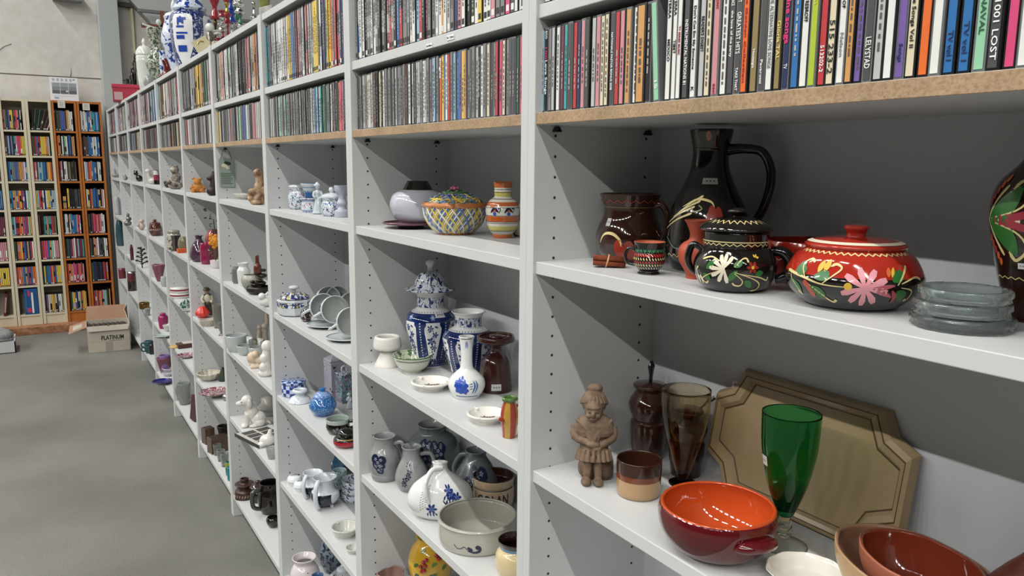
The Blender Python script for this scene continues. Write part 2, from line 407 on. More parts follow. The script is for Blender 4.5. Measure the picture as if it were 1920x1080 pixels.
# chips and scratches on the wall
mb = MB(); mb.poly([(-.26, 2.32), (-.245, 2.34), (-.24, 2.42), (-.25, 2.36)], .003, flat('#6f655c'), M=Matrix.Translation((0, 7.498, 0)))
mb.tube([(-.80, 7.497, 2.52), (-.76, 7.497, 2.56), (-.70, 7.497, 2.59)], .004, flat('#a09a92')); struct('trim_7', mb)

# ------------------------------------------------------------------ fluorescent lights (two long rows over the hall)
m_tube = mat('tube_glow', '#ffffff', .5, emit=6)
def lamp(x, y, power, label):
    t = thing('fluorescent_light', label, 'light', (x, y, ZC), 0, 'ceiling lights')
    MB().box(-.09, .09, -.55, .55, -.09, 0, mat('lamp_housing', '#e4e4e0', .4)).build('housing', parent=t)
    for dx in (-.045, .045):
        MB().tube([(dx, -.5, -.105), (dx, .5, -.105)], .013, m_tube, sn=1).build('tube', parent=t)
    L = bpy.data.lights.new('tube_light', 'AREA'); L.shape = 'RECTANGLE'; L.size = .12; L.size_y = 1.0; L.energy = power; L.color = (1, .98, .94)
    lo = bpy.data.objects.new('tube_light', L); COL.objects.link(lo); lo.parent = t; lo.location = (0, 0, -.125)
for i in range(9):
    y = -8.6+i*1.95
    lamp(-2.3, y, LIGHT_NEAR, 'twin tube ceiling light of the row nearest the shelves')
    lamp(-6.5, y, LIGHT_FAR, 'twin tube ceiling light of the row across the hall')

# ------------------------------------------------------------------ the long run of bookcases
PW, TH, DEP, TOP = .02, .02, .265, 2.0215
Z5, Z4, Z3, Z2, Z1, ZW, ZM = .10, .455, .767, 1.057, 1.404, 1.634, 1.793
bay_y = lambda b: .8*(b-1)
side = MB(); side.box(0, DEP, 0, PW, 0, TOP, m_white)
def panel_mesh(front):
    mb = MB(); mb.box(0, DEP, 0, PW, 0, TOP, m_white)
    # peg holes
    m_hole = flat('#2b2a29', .9); yy = (-.0004 if front else PW+.0004)
    z = .16
    while z < 1.96:
        for x in (.039, .225):
            n = 8; r = .0024
            vs = [(x+r*math.cos(2*PI*k/n), yy, z+r*math.sin(2*PI*k/n)) for k in range(n)]
            mb.add(vs, [tuple(range(n))], m_hole, False)
        z += .032
    return mb
pf = panel_mesh(True).build('side_panel', bevel=.0012); pb = panel_mesh(False).build('side_panel', bevel=.0012)
COL.objects.unlink(pf); COL.objects.unlink(pb)
inner_w = .8-2*PW
def shelf_mb(raw=False):
    mb = MB(); mb.box(.005, DEP-.005, 0, inner_w, -TH if not raw else -.018, 0, m_white)
    if raw: mb.box(.0025, .005, 0, inner_w, -.0175, -.0005, m_chip)
    return mb
sh_w = shelf_mb().build('shelf', bevel=.0012); sh_r = shelf_mb(True).build('raw_chipboard_shelf', bevel=.0006)
COL.objects.unlink(sh_w); COL.objects.unlink(sh_r)
pin = MB().tube([(0, 0, 0), (0, .009, 0)], .004, m_dark, sn=1); pin.box(-.006, .006, .0, .010, -.004, -.001, m_dark); pin_o = pin.build('shelf_pin'); COL.objects.unlink(pin_o)
plates = ['nearest white bookcase bay, with painted brown and black pottery', 'second white bookcase bay, with tall blue and white vases', 'third white bookcase bay, with blue porcelain and stacked cups',
          'fourth white bookcase bay, with white dog and baby figurines', 'fifth white bookcase bay, with teddy bear and purple vases', 'sixth white bookcase bay, with brown owl and red striped boxes',
          'seventh white bookcase bay, with magenta jar and purple vases', 'eighth white bookcase bay, with black cat and teal cups', 'ninth white bookcase bay, with dark red candle', 'last white bookcase bay, against the brown film towers']
heights = {1: {4: .45, 3: .765}, 3: {4: .461}, 4: {4: .44}}
for b in range(10):
    y0 = bay_y(b); t = thing('bookcase', plates[b], 'bookcase', (0, y0, 0), 0, 'white bookcases in one long row')
    def put(src, loc):
        c = src.copy(); COL.objects.link(c); c.parent = t; c.location = loc; return c
    put(pb, (0, 0, 0)); put(pf, (0, .8-PW, 0))
    zs = {1: Z1, 2: Z2, 3: Z3, 4: Z4}; zs.update(heights.get(b, {}))
    for z in list(zs.values())+[Z5, ZM, TOP]: put(sh_w, (0, PW, z))
    put(sh_r, (0, PW, ZW))
    c = MB().box(.258, .264, PW, .8-PW, .0, TOP-.002, m_backp).build('back_panel', parent=t)
    MB().box(.19, .206, PW, .8-PW, 0, Z5-TH, m_white).build('plinth', parent=t)
    if b < 4:
        for x in (.039, .225):
            put(pin_o, (x, .8-PW-.009, ZW-.024)); 
for (u, v, txt) in ((805, 86, 'Dvd filmen'), (845, 70, 'Nr 1 Divers')):
    p = at(u, v, x=.0045)
    mb = MB().box(-.0006, 0, -.014, .014, -.0045, .0045, flat('#e9e9e6')); o = tag(mb.build('shelf_label', loc=(p.x, p.y, p.z)), 'small white paper shelf label '+('left of the other one under the films' if u < 820 else 'right of the other one under the films'), 'label', 'labels on the white shelf edge')
    text_mesh(txt, .0055, flat('#444444'), 'label_text', o, Matrix.Translation((-.0008, 0, 0)) @ Matrix.Rotation(-PI/2, 4, 'Z') @ Matrix.Rotation(PI/2, 4, 'X'))
# ------------------------------------------------------------------ cases: CDs, films
PAL = dict(k='#16161a', d='#4a4a4c', g='#7f8082', l='#b4b6b6', w='#dfe0dd', c='#d6cbaf', b='#2d6ba8', n='#262f58', t='#3f9aa0', e='#2f5a3c', m='#8fc6a4', y='#e0c04a', o='#dd6b2f', r='#b8383f',
           p='#cf4a78', v='#6f5a9c', q='#5a3a2e', s='#8db6cf', z='#c9955a', u='#6e3340', h='#c98a92', a='#a9bd35', i='#8a7a50', x='#1d2b1c')
CN = dict(k='black', d='dark grey', g='grey', l='light grey', w='white', c='cream', b='blue', n='navy', t='teal', e='green', m='mint', y='yellow', o='orange', r='red',
          p='pink', v='purple', q='brown', s='pale blue', z='tan', u='maroon', h='rose', a='lime', i='olive', x='dark green')
BAYN = ['nearest bay', 'second bay', 'third bay', 'fourth bay', 'fifth bay', 'sixth bay', 'seventh bay', 'eighth bay', 'ninth bay', 'farthest bay']
ORD = ['first', 'second', 'third', 'fourth', 'fifth', 'sixth', 'seventh', 'eighth', 'ninth', 'tenth', 'eleventh', 'twelfth']
m_shell = mat('cd_shell', '#212224', .18, coat=.3); m_dshell = mat('dvd_shell', '#26272a', .3); m_clear = mat('clear_edge', '#8b8e90', .15, coat=.5)
m_lshell = mat('light_shell', '#6d6f71', .25)
def sp(c): return mat('spine_'+c, PAL[c], .35, coat=.25)
def ink(c): return flat({'k': '#1c1c1e', 'w': '#eeeeee', 'r': '#a8283a', 'p': '#d8336f', 'g': '#8a8a8a', 'o': '#c98a3a', 'n': '#22305e', 'y': '#e0d080', 'u': '#7c2440', 'e': '#2c5a44'}[c])
def marks(mb, x, w_, h, rnd, col, face, n=None):
    """tiny title lettering blocks of a spine (surface print, part of the spine)"""
    lt = PAL[col]; lum = sum(int(lt[i:i+2], 16) for i in (1, 3, 5)); mk = flat('#a9a9a6') if lum < 330 else flat('#55534f')
    z = h*rnd.uniform(.1, .3); end = h*rnd.uniform(.55, .93)
    while z < end:
        L = rnd.uniform(.002, .009); mb.add([(x, -w_*.16, z), (x, w_*.16, z), (x, w_*.16, z+L), (x, -w_*.16, z+L)], [(0, 1, 2, 3)], mk, False); z += L+rnd.uniform(.0012, .004)
_unit = {}
def case_mesh(kind, c, W, var, detail):
    """unit case, spine facing -x, foot at z 0, centred on y"""
    key = (kind, c, round(W*2000), var, detail)
    if key in _unit: return _unit[key]
    rnd = random.Random(hash((kind, c, var)) % 9999 if False else sum(map(ord, kind+c))*31+var)
    Hh, D = (.125, .142) if kind == 'cd' else (.190, .136)
    body = MB(); sh = (m_shell if var % 3 else m_lshell) if kind == 'cd' else m_dshell
    body.box(0, D, -W/2, W/2, 0, Hh, sh)
    spn = MB(); k = .66 if kind == 'cd' else .80; z0, z1 = (.003, Hh-.003) if kind == 'cd' else (.004, Hh-.004)
    spn.box(-.0006, .001, -W/2*k, W/2*k, z0, z1, sp(c))
    if kind == 'dvd':
        cc = 'wkgldhlk'[rnd.randrange(8)]
        if rnd.random() < .35:
            a = rnd.uniform(.1, .5)*Hh; spn.box(-.0008, 0, -W/2*k, W/2*k, a, a+rnd.uniform(.02, .07), sp(cc))
        spn.box(-.0009, 0, -W/2*.6, W/2*.6, .008, .018, sp('wk'[rnd.randrange(2)]))
    if detail: marks(spn, -.0011, W*k, Hh, rnd, c, -1)
    _unit[key] = (body, spn)
    return _unit[key]
_mesh = {}
def data_of(key, mbs, name):
    if key not in _mesh:
        mb = MB()
        for q in mbs:
            o = len(mb.v); mb.v += q.v
            for f, mi_, uv, s_ in zip(q.f, q.m, q.uv, q.sm): mb.f.append([o+j for j in f]); mb.m.append(mb.mi(q.mats[mi_])); mb.uv.append(uv); mb.sm.append(s_)
        o = mb.build(name); me = o.data; bpy.data.objects.remove(o); _mesh[key] = me
    return _mesh[key]
CASES = []   # dict(kind,c,W,loc,rot,tilt,row,place,texts)
def add_case(kind, c, W, y=0, x=.012, z=0, row='', rot=0, tilt=0, var=0, texts=None, loc=None, Hs=1):
    p = Vector(loc) if loc else Vector((x, y, z)); d = p+Vector((0, 0, .07)) - CAM; t = d.dot(FW)
    vis = abs(d.x)/d.length if rot == 0 else abs(d.y)/d.length
    uu = 960+F_PX*d.dot(RT)/t; vv = 540-F_PX*d.dot(UP)/t
    area = (W*vis/t)*(.125 if kind == 'cd' else .19)/t*1e6
    if not (-30 < uu < 1960 and vv > -70): area = -1
    elif vv < 0: area *= max(.05, (vv+70)/140)
    CASES.append(dict(kind=kind, c=c, W=W, loc=p, rot=rot, tilt=tilt, row=row, var=var, texts=texts, area=area, Hs=Hs))
def fill_row(b, kind, z, seq, seed, row, w0=None):
    """left (far) to right (near) through one bay"""
    rnd = random.Random(seed); w0 = w0 or (.0104 if kind == 'cd' else .0146)
    y1, y0 = bay_y(b)+.8-PW-.004, bay_y(b)+PW+.006; y = y1; k = 0; n = len(seq); fitw = (y1-y0)/n
    while y-w0 > y0 and k < 200:
        c = seq[min(int((y1-y)/fitw), n-1)] if fitw > w0*1.3 or fitw < w0*.9 else (seq[k] if k < n else seq[-1])
        if c == ' ': y -= w0*.8; k += 1; continue
        W = w0*rnd.choice([1, 1, 1, 1, .96, 1.06, 1.0]) if kind == 'cd' else w0*rnd.choice([1, 1, .65, 1, 1.05])
        add_case(kind, c, W*.96, y-W/2, .012+rnd.uniform(0, .004), z, row, var=rnd.randrange(4), tilt=rnd.uniform(-.004, .004), Hs=rnd.choice([1, 1, 1, .995]) if kind == 'cd' else 1)
        y -= W; k += 1
# nearest bay, by hand: (photo x at the foot, colour, texts)
T = lambda s, a, b_, col='k', k=.0062, bold=.00006: (s, a, b_, col, k, bold)     # text, from, to (fraction down from the top)
near = [(1008, 'd'), (1015, 's'), (1022, 'k', [T('ECO', .04, .13, 'w'), T('100', .22, .36, 'p'), T('Love Songs', .38, .78, 'w', .008)]), (1029.5, 'g'), (1036, 'l'), (1043, 'w'), (1052, 'u'), (1059, 't'), (1067, 'd'),
  (1075, 'r'), (1083, 'n'), (1090.5, 'h'), (1099, 'd'), (1109, 'l'), (1118, 'h'), (1127, 'c'), (1135, 'c'), (1143, 'd', [T('NATIONALE PASTOR BONUS 2008', .22, .82, 'w', .0055)]), (1153.5, 'r'), (1163, 'h'), (1175, 'z'),
  (1187.5, 'w'), (1199, 'i2'), (1212, 'k'), (1231, 'lean'), (1248, 'w', [T('TERRA', -.14, .2), T('MEXICO', .40, .61)]), (1259.5, 'w', [T('TERRA', -.14, .19), T('TIBET', .42, .55)]), (1269, 'w', [T('TV SERIES MUSIC', .30, .57, 'r', .0045)]),
  (1283, 'd', [T('INSTRUMENTAL NATIONS 81', .26, .86, 'w', .0065)]), (1295, 'w', [T("Don't Cut Em My Someone", .14, .72, 'k', .0050), T('K', .88, .92)]), (1311, 'l', [T("READER'S DIGEST", .25, .57)]), (1323, 'c'), (1338, 'h', [T('HARMONY', -.1, .22, 'r', .005), T('EMI', .88, .97, 'r', .004)]), (1351.5, 'w'),
  (1365.5, 'd', [T('TAKE A CHANCE', -.1, .22, 'w', .006), T('the love of the party', .26, .66, 'w', .0045)]), (1379, 'd', [T('TAKE THAT', -.1, .20, 'w', .007), T('GREATEST HITS', .28, .64, 'w', .008), T('TAKE THAT', .76, .96, 'w', .005)]), (1392.5, 'o', [T('The Golden Collection', .1, .9, 'r', .004)]),
  (1408, 'i', [T('Nostalgia', .62, .78, 'w', .004)]), (1424, 'd', [T('Pavarotti', .72, .92, 'w', .0045)]), (1438.5, 'w', [T('THE ALTERNATIVE LOVE SONGS', .2, .8, 'g', .0065)]), (1455, 'i', [T('Gloria TAL', .42, .74, 'y', .006)]),
  (1468, 'n', [T('Valentine songs', -.2, .62, 'p', .0085, .0002), T('TV', .78, .82, 'w')]), (1486, 'b'), (1503, 'w', [T('IVAN REBROFF', .2, .47)]), (1519.5, 'a', [T('Christmas', .1, .35, 'y', .004)]), (1535.5, 'r', [T('FIDELITY', -.1, .23, 'w', .009), T('513202-2', .67, .88, 'w', .006)]),
  (1552, 'c', [T('VOL.5', .1, .24, 'k', .007), T('515 233-2', .49, .90, 'k', .008)]), (1572, 'w', [T('THE VERY BEST OF', .0, .42, 'k', .005), T('Nelson', .6, .78, 'g', .005)]), (1588.5, 'z'), (1603.5, 'v'), (1622, 'd', [T('LAND', -.04, .14, 'o', .009), T('LELYSTAD', .66, .89, 'w', .008)]),
  (1642.5, 'l'), (1662, 'w', [T('WHITE', -.05, .13, 'k', .006)]), (1682, 'v', [T('Songs', .74, .87, 'n', .005)]), (1702.5, 'c', [T('Love Songs Vol II', .36, .78, 'k', .005)]), (1728, 'o', [T('HOLLAND', -.05, .27, 'r', .008)]), (1750.5, 'w', [T('Romantica', .0, .35, 'g', .006)]),
  (1774, 'b', [T('COLLECTION VOL', -.1, .48, 'g', .007), T('TV vol I', .7, .9, 'n')]), (1803.5, 'b', [T('COLLECTION BOX', -.1, .48, 'g', .007), T('TV vol 1', .66, .92, 'n')]), (1833, 'm', [T('CARNAVAL', .35, .75, 'e', .006)]), (1860, 'd', [T('Time To Time', -.02, .5, 'g', .006), T('1001 LOST', .54, .92, 'w', .007)]), (1889, 'p', [T('ROMANTIC MOMENTS', -.2, .38, 'u', .0055)]), (1915, 'w')]
ys = [at(e[0], 214-(e[0]-1000)*.103, x=.012).y for e in near]
for i, e in enumerate(near):
    wl = (ys[i-1]-ys[i]) if i else .012; wr = (ys[i]-ys[i+1]) if i+1 < len(ys) else .011; W = min(.0112, max(.0078, min(wl, wr)*.97))
    c = e[1]; z = ZW
    if c == 'lean': add_case('cd', 'm', .0115, ys[i]-.002, .010, z, 'near', tilt=.085, texts=[T('15', .78, .86, 'w', .006)])
    elif c == 'i2': add_case('cd', 'z', .018, ys[i], .011, z, 'near', var=1)
    else: add_case('cd', c, W, ys[i], .012+(i*7 % 4)*.0007, z, 'near', var=i % 3+1, texts=e[2] if len(e) > 2 else None, Hs=1 if i % 5 else .995)
y = ys[-1]-.0108
while y > -.775: add_case('cd', 'wkgrb'[int(-y*1000) % 5], .0102, y, .012, ZW, 'near'); y -= .0106
ORANGE_SINGLES = len(CASES)
fill_row(1, 'cd', ZW, 'ddgglwgcwlglukkcgkwkgklgggllggdgqqgwldgllgwllgglgsgoybnwrgsbnvyzgdyglkwkgcdgrrpcgddeepph', 3, 'cd')
_y = at(825, 160, x=.012).y; _c = min([c for c in CASES if c['row'] == 'cd'], key=lambda c: abs(c['loc'].y-_y)); _c['c'] = 'o'; _c['texts'] = [T('Singles', .04, .34, 'w', .009, .0002)]
fill_row(2, 'cd', ZW, 'ggwlglglmlglmggkgglggklgdgkdkwwbswteetgwkgkzphnql', 5, 'cd')
fill_row(3, 'cd', ZW, 'ycglgdgklrggdklmevbswnkhhlwgld', 6, 'cd')
fill_row(4, 'cd', ZW, 'dgrwllggwlgkdlglgqgwgwd', 7, 'cd')
for b, q in ((5, 'gdglgdlgkzkdkcqdg'), (6, 'dlgudqdgddugqd'), (7, 'kngsnlgkkcqwcgl'), (8, 'gdkulkglegwk'), (9, 'gdkldwlgkd')): fill_row(b, 'cd', ZW, q, 10+b, 'cd')
fill_row(0, 'dvd', ZM, 'wkgrbwskglpw', 20, 'dvd')
fill_row(1, 'dvd', ZM, 'gbwwkggwwgdgkurgkbrggglwsrkugglwzwlgnhwxxwywwhggpdw', 21, 'dvd')
fill_row(2, 'dvd', ZM, 'tngllllwwwwcyybguhglwrlgyydwngyogrwngl', 22, 'dvd')
fill_row(3, 'dvd', ZM, 'kggczhlwwlmlgglwkkkkkhrglzogwn', 23, 'dvd')
fill_row(4, 'dvd', ZM, 'dgggdnlgczyyzqeelhg', 24, 'dvd')
for b, q in ((5, 'tzkuwcwghgglwgrr'), (6, 'lhwgdhgwnlskwbgd'), (7, 'lgdhgulghwg'), (8, 'srhwlgcwgdl'), (9, 'wlgdhoslg')): fill_row(b, 'dvd', ZM, q, 30+b, 'dvd')

# ------------------------------------------------------------------ film towers against the back wall
m_beech = mat('orange_beech', '#b26a2c', .45, mottle='#a05c24', mscale=6); m_cream = mat('cream_tower', '#cdc4ab', .5); m_tb = mat('tower_back', '#3b2c22', .8); m_tbw = mat('tower_back_pale', '#b2aa95', .8)
TY = 7.2; TZ = .07
struct('trim_8', MB().box(-1.5, -.0, 7.09, 7.38, 0, TZ, m_plank), bevel=.004)
tsh = [.167, .432, .662, .885, 1.118, 1.370, 1.596, 1.820]
tower_rows = {
 0: [['c', 0, ''], 'ooxzoy', 'wnuroh', 'crvppu', 'ubpzdb', 'wkuwlu', 'zwsnzu', 'kuhdtr'],
 1: [['box', 0, ''], 'roogbzvrboo', 'exooyrbnznrw', 'tsrrozpvrmz', 'tbzzboyrvnwm', 'nbtggbvizzhwb', 'udsngnthppoya', 'rgenvyyerpznly'],
 2: ['kvccyzcdwwi', 'kyebbrzrbyyy', 'urppbzmwhh', ['m', .3, 'ttzgttrreia'], 'ysrrwnwyybls', 'rhqsbmbbnzyou', 'ueqrbruyyyyohmi', ['slant', 0, '']],
 3: ['keyyvncmrzyzq', 'rzohppupouhw', 'kenuhwusuut', 'kwwdhtbbbhrhu', ['low', .3, 'kkkkddkd'], 'uhkwwdixdkqd', 'ozkwemwnbnzzc', 'keqbvbqzcwwu'],
 4: ['rvouozrlslekzo', 'ennkknkruor', 'dkzhwdddww', 'dkuprhrhwwu', 'wyuobbnbykhw', 'wsrogbbdwwk', 'kqdqbbbwlwbbn', 'wlwlbbhttbsb'],
}
TOW = ['cream film tower at the left edge, with mostly empty lowest shelf', 'cream film tower holding the big blue boxed set low down', 'cream film tower beside the brown ones, films slumped on its top shelf',
       'orange-brown film tower beside the cream ones, under the calendar', 'orange-brown film tower next to the white bookcases']
for k in range(5):
    x0 = -1.04+.2*k+.004; br = k >= 3; m = m_beech if br else m_cream
    t = thing('film_tower', TOW[k], 'shelf', (x0, TY, TZ), 0, 'narrow film towers on the plank')
    Ht = 2.02
    MB().box(0, .018 if br else .022, 0, .17, 0, Ht, m).build('side_panel', parent=t, bevel=.001); MB().box(.178 if br else .174, .196, 0, .17, 0, Ht, m).build('side_panel', parent=t, bevel=.001)
    MB().box(.018, .178, .162, .17, .0, Ht, m_tb if br else m_tbw).build('back_panel', parent=t)
    MB().box(.018, .178, .004, .16, Ht-.02, Ht-.001, m).build('top_panel', parent=t)
    MB().box(.018, .178, .01, .02, 0, tsh[0]-TZ-.016, m).build('plinth', parent=t)
    for z in tsh: MB().box(.0185, .1775, .003, .16, z-TZ-.016, z-TZ, m).build('shelf', parent=t, bevel=.0008)
    for j, z in enumerate(tsh):
        q = tower_rows[k][j]; mode, a, seq = q if isinstance(q, list) else ('', 0, q)
        rnd = random.Random(k*10+j); xa = x0+.0235; xb = x0+.1725; name = 'tower%d' % k
        if mode in ('box', 'c'): continue
        if mode == 'slant':
            for i, c in enumerate('kdxekqkqkh'):
                add_case('dvd', c, .0125, loc=(xa+.015+i*.0125, TY+.012, z+.002), rot=1, tilt=.10+.032*i, row=name+'s'+str(j), var=i % 4)
            continue
        x = xa+(a*.15)
        if mode == 'low':
            add_case('dvd', 'z', .030, loc=(xa+.022, TY+.008, z), rot=1, row=name+'s'+str(j), Hs=.62); add_case('dvd', 'y', .016, loc=(xa+.053, TY+.012, z), rot=1, row=name+'s'+str(j)); x = xa+.063
        if mode == 'm': add_case('dvd', 'u', .012, loc=(xa+.009, TY+.012, z), rot=1, row=name+'s'+str(j))
        i = 0; w0 = max(.0095, min(.0145, (xb-x)/len(seq)))
        while x+w0 <= xb:
            c = seq[min(i, len(seq)-1)]; add_case('dvd', c, w0*.95, loc=(x+w0/2, TY+.010+rnd.uniform(0, .004), z), rot=1, row=name+'s'+str(j), var=rnd.randrange(4), Hs=rnd.choice([.94, .96, .96, .97, 1.0]) if br else .92); x += w0; i += 1
# boxed set and magazine low on the cream towers
o = MB().box(0, .105, .006, .150, 0, .235, mat('blue_box', '#1f4f86', .4)); o.box(.02, .05, .004, .007, .02, .06, flat('#c9355a')); o.box(.055, .07, .004, .007, .012, .2, sp('w')); o.box(.005, .02, .004, .007, .03, .2, flat('#2b5f96')); o.box(.03, .045, .004, .007, .17, .22, flat('#c9355a'))
tag(o.build('boxed_set', loc=(-.84+.068, TY-.0, tsh[0]+.0005), rot=0), 'large blue boxed set with red and white print on a low tower shelf', 'box')
o = MB().box(0, .02, 0, .14, 0, .20, flat('#5c2436')); o.box(.004, .016, -.001, 0, .03, .17, flat('#b08a92'))
mo = tag(o.build('book', loc=(-1.04+.10, TY+.01, tsh[0]+.004)), 'maroon book leaning in the leftmost cream tower', 'book'); mo.rotation_euler = (0, .12, 0)

# ------------------------------------------------------------------ create the cases: largest in view stand alone, the remainder is one mass per kind
def loc_words(c):
    r = c['row']
    if r == 'near': return 'raw shelf of the nearest bay'
    if r in ('cd', 'dvd'): return BAYN[min(9, max(0, int(math.floor(c['loc'].y/.8+1+1e-6))))]
    k = int(r[5]); return ['edge cream tower', 'second cream tower', 'inner cream tower', 'left brown tower', 'right brown tower'][k]+', '+['lowest', 'second lowest', 'third lowest', 'fourth lowest', 'fourth highest', 'third highest', 'second highest', 'top'][int(r[7:])]+' shelf'
for kind in ('cd', 'dvd'):
    L = [c for c in CASES if c['kind'] == kind]
    def short(t): w_ = t.split(); return t if len(w_) <= 16 else ' '.join(w for w in w_ if w not in ('on', 'its', 'and', 'the', 'ones,', 'case', 'panel,', 'from', 'shelf', 'left,', 'right,', 'left', 'right'))
    vis = sorted([c for c in L if c['area'] > 0], key=lambda c: -c['area']); top = vis[:300]; ids = set(map(id, top))
    labels = {}
    for i, c in enumerate(L):
        if id(c) not in ids: continue
        def nb(j):
            q = L[j] if 0 <= j < len(L) else None
            return CN[q['c']] if q and q['row'] == c['row'] and abs((q['loc']-c['loc']).length) < .05 else 'the panel'
        noun = 'cd case' if kind == 'cd' else 'film case'
        cw = CN[c['c']]
        opts = ['%s %s between %s and %s ones, %s' % (cw, noun, nb(i-1), nb(i+1), loc_words(c)),
                '%s %s, %s %s on its left, %s %s right, %s' % (cw, noun, nb(i-2), nb(i-1), nb(i+1), nb(i+2), loc_words(c))]
        if c['texts']: opts.insert(0, '%s %s with spine lettering %s, %s' % (cw, noun, ' '.join(t[0] for t in c['texts'])[:24].strip().rstrip("'"), loc_words(c)))
        c['opts'] = opts
    used = {}
    for c in top: used.setdefault(c['opts'][0], []).append(c)
    for lab, cs in used.items():
        if len(cs) == 1: cs[0]['label'] = lab
        else:
            sub = {}
            for c in cs: sub.setdefault(c['opts'][-1], []).append(c)
            for l2, c2 in sub.items():
                c2.sort(key=lambda c: -c['loc'].y if c['rot'] == 0 else c['loc'].x)
                for n_, c in enumerate(c2): c['label'] = l2 if len(c2) == 1 else l2.replace(', '+loc_words(c), ', %s from left, %s' % (ORD[n_ % 12], loc_words(c)))
    rest = MB()
    for i, c in enumerate(L):
        R = Matrix.Rotation(PI/2, 4, 'Z') if c['rot'] else Matrix.Identity(4)
        tl = Matrix.Rotation(-c['tilt'], 4, 'X') if not c['rot'] else Matrix.Rotation(c['tilt'], 4, 'Y')
        Mx = Matrix.Translation(c['loc']) @ tl @ R @ Matrix.Diagonal((1, 1, c['Hs'], 1))
        det = c['area'] > 55 or c['row'] == 'near'
        body, spn = case_mesh(kind, c['c'], c['W'], c['var'], det and not c['texts'])
        grp = {'near': 'cd cases on the raw shelf of the nearest bay', 'cd': 'cd cases in the raw shelf row', 'dvd': 'film cases in the top row'}.get(c['row'], 'film cases in the narrow towers')
        key = (kind, c['c'], round(c['W']*2000), c['var'], det)
        if id(c) in ids:
            big = c['area'] > 200
            me = data_of(key+('t' if c['texts'] else '', big), [body] if big else [body, spn], 'cd_case' if kind == 'cd' else 'film_case')
            o = bpy.data.objects.new('cd_case' if kind == 'cd' else 'film_case', me); COL.objects.link(o); o.matrix_world = Mx; tag(o, short(c['label']), 'cd' if kind == 'cd' else 'film case', grp)
            if big:
                s_ = bpy.data.objects.new('spine_card', data_of(key+('s', bool(c['texts'])), [spn], 'spine_card')); COL.objects.link(s_); s_.parent = o
            if c['texts']:
                Hh = .125
                for (tx, a, b_, col, sz, bold) in c['texts']:
                    a_, b2 = max(a, .015), b_
                    if a < 0: a_ = .02
                    Mt = Matrix.Translation((-.0011, 0, Hh*(1-(a_+b2)/2))) @ Matrix.Rotation(-PI/2, 4, 'Z') @ Matrix.Rotation(PI/2, 4, 'X') @ Matrix.Rotation(-PI/2, 4, 'Z')
                    text_mesh(tx, sz, ink(col), 'spine_title', o, Mt, bold=bold, width=(b2-a_)*Hh)
        elif c['area'] > 0 or c['row'] in ('cd', 'dvd', 'near') or True:
            for q in (body, spn):
                rest.add(q.v, q.f, m_shell, False, None, Mx); n0 = len(rest.f)-len(q.f)
                for j, mi_ in enumerate(q.m): rest.m[n0+j] = rest.mi(q.mats[mi_])
    tag(rest.build('cd_case_rows' if kind == 'cd' else 'film_case_rows', fix=False), 'remaining %s cases filling the shelf rows' % ('cd' if kind == 'cd' else 'film'), 'cd cases' if kind == 'cd' else 'film cases', kind='stuff')
# ------------------------------------------------------------------ paints
Wp, Bp = '#e3e4e2', '#1f3f8f'
m_por = glz('#dfe1e0'); m_porc = glz('#e6e3da'); m_blk = glz('#14110f', .08); m_brn = glz('#351d15', .08); m_dbrn = glz('#2a1712', .07); m_red = glz('#a52a1c', .1); m_terra = mat('terracotta', '#a2472f', .55, bump=.1)
pc = lambda c: mat('paint_'+c.strip('#'), c, .3, coat=.3)
cw, cc, cy, cr, cg, cpk, cor = pc('#e0d8c0'), pc('#d8c88e'), pc('#d8b040'), pc('#a82a20'), pc('#2c6a30'), pc('#d8909a'), pc('#cf6a35')
# ================================================================== nearest bay, upper shelf
def d_jug(mb, sf, s, H):
    R = .05
    zs = [(-.11+.008*i, .905*H+(.0022 if i % 2 else -.0022)) for i in range(28)]
    stroke(mb, sf, zs, .0016, pc('#8a3a2c'), prof='line', n=2)
    stroke(mb, sf, [(-.12+.02*i, .82*H) for i in range(13)], .0012, pc('#6f6a3c'), prof='line', n=2)
    stroke(mb, sf, [(-.052, .30*H), (-.042, .43*H), (-.026, .44*H), (-.014, .36*H), (-.012, .27*H)], .0045, cc)
    for a, z, r in ((-.012, .24, .011), (.004, .22, .012), (-.004, .14, .010), (.010, .17, .009)): dot(mb, sf, a-.004, z*H, r*.75, pc('#9c3a28'), rz=r*1.2)
    stroke(mb, sf, [(.012, .28*H), (.03, .26*H), (.04, .3*H)], .0014, cc, prof='line')
P = vessel('pottery_jug', 'dark brown pottery jug with red zigzag rim, behind the cinnamon sticks', 'jug', 1178, 482, 356, Z1, [(34, 0), (52, .14), (58, .36), (54, .52), (47, .66), (45, .78), (49, .9), (53, 1)], m_brn, inner=m_brn, solo=False, deco=d_jug, wall=3)
h = P.H/P.s; handle(P, 1.25, [(42, h*.83), (56, h*.86), (68, h*.68), (64, h*.45), (50, h*.30)], [7, 6, 5.5, 5, 5.5], m_brn, flat=1.2)
sticker(P, -.75, h*.60, 9, 13)
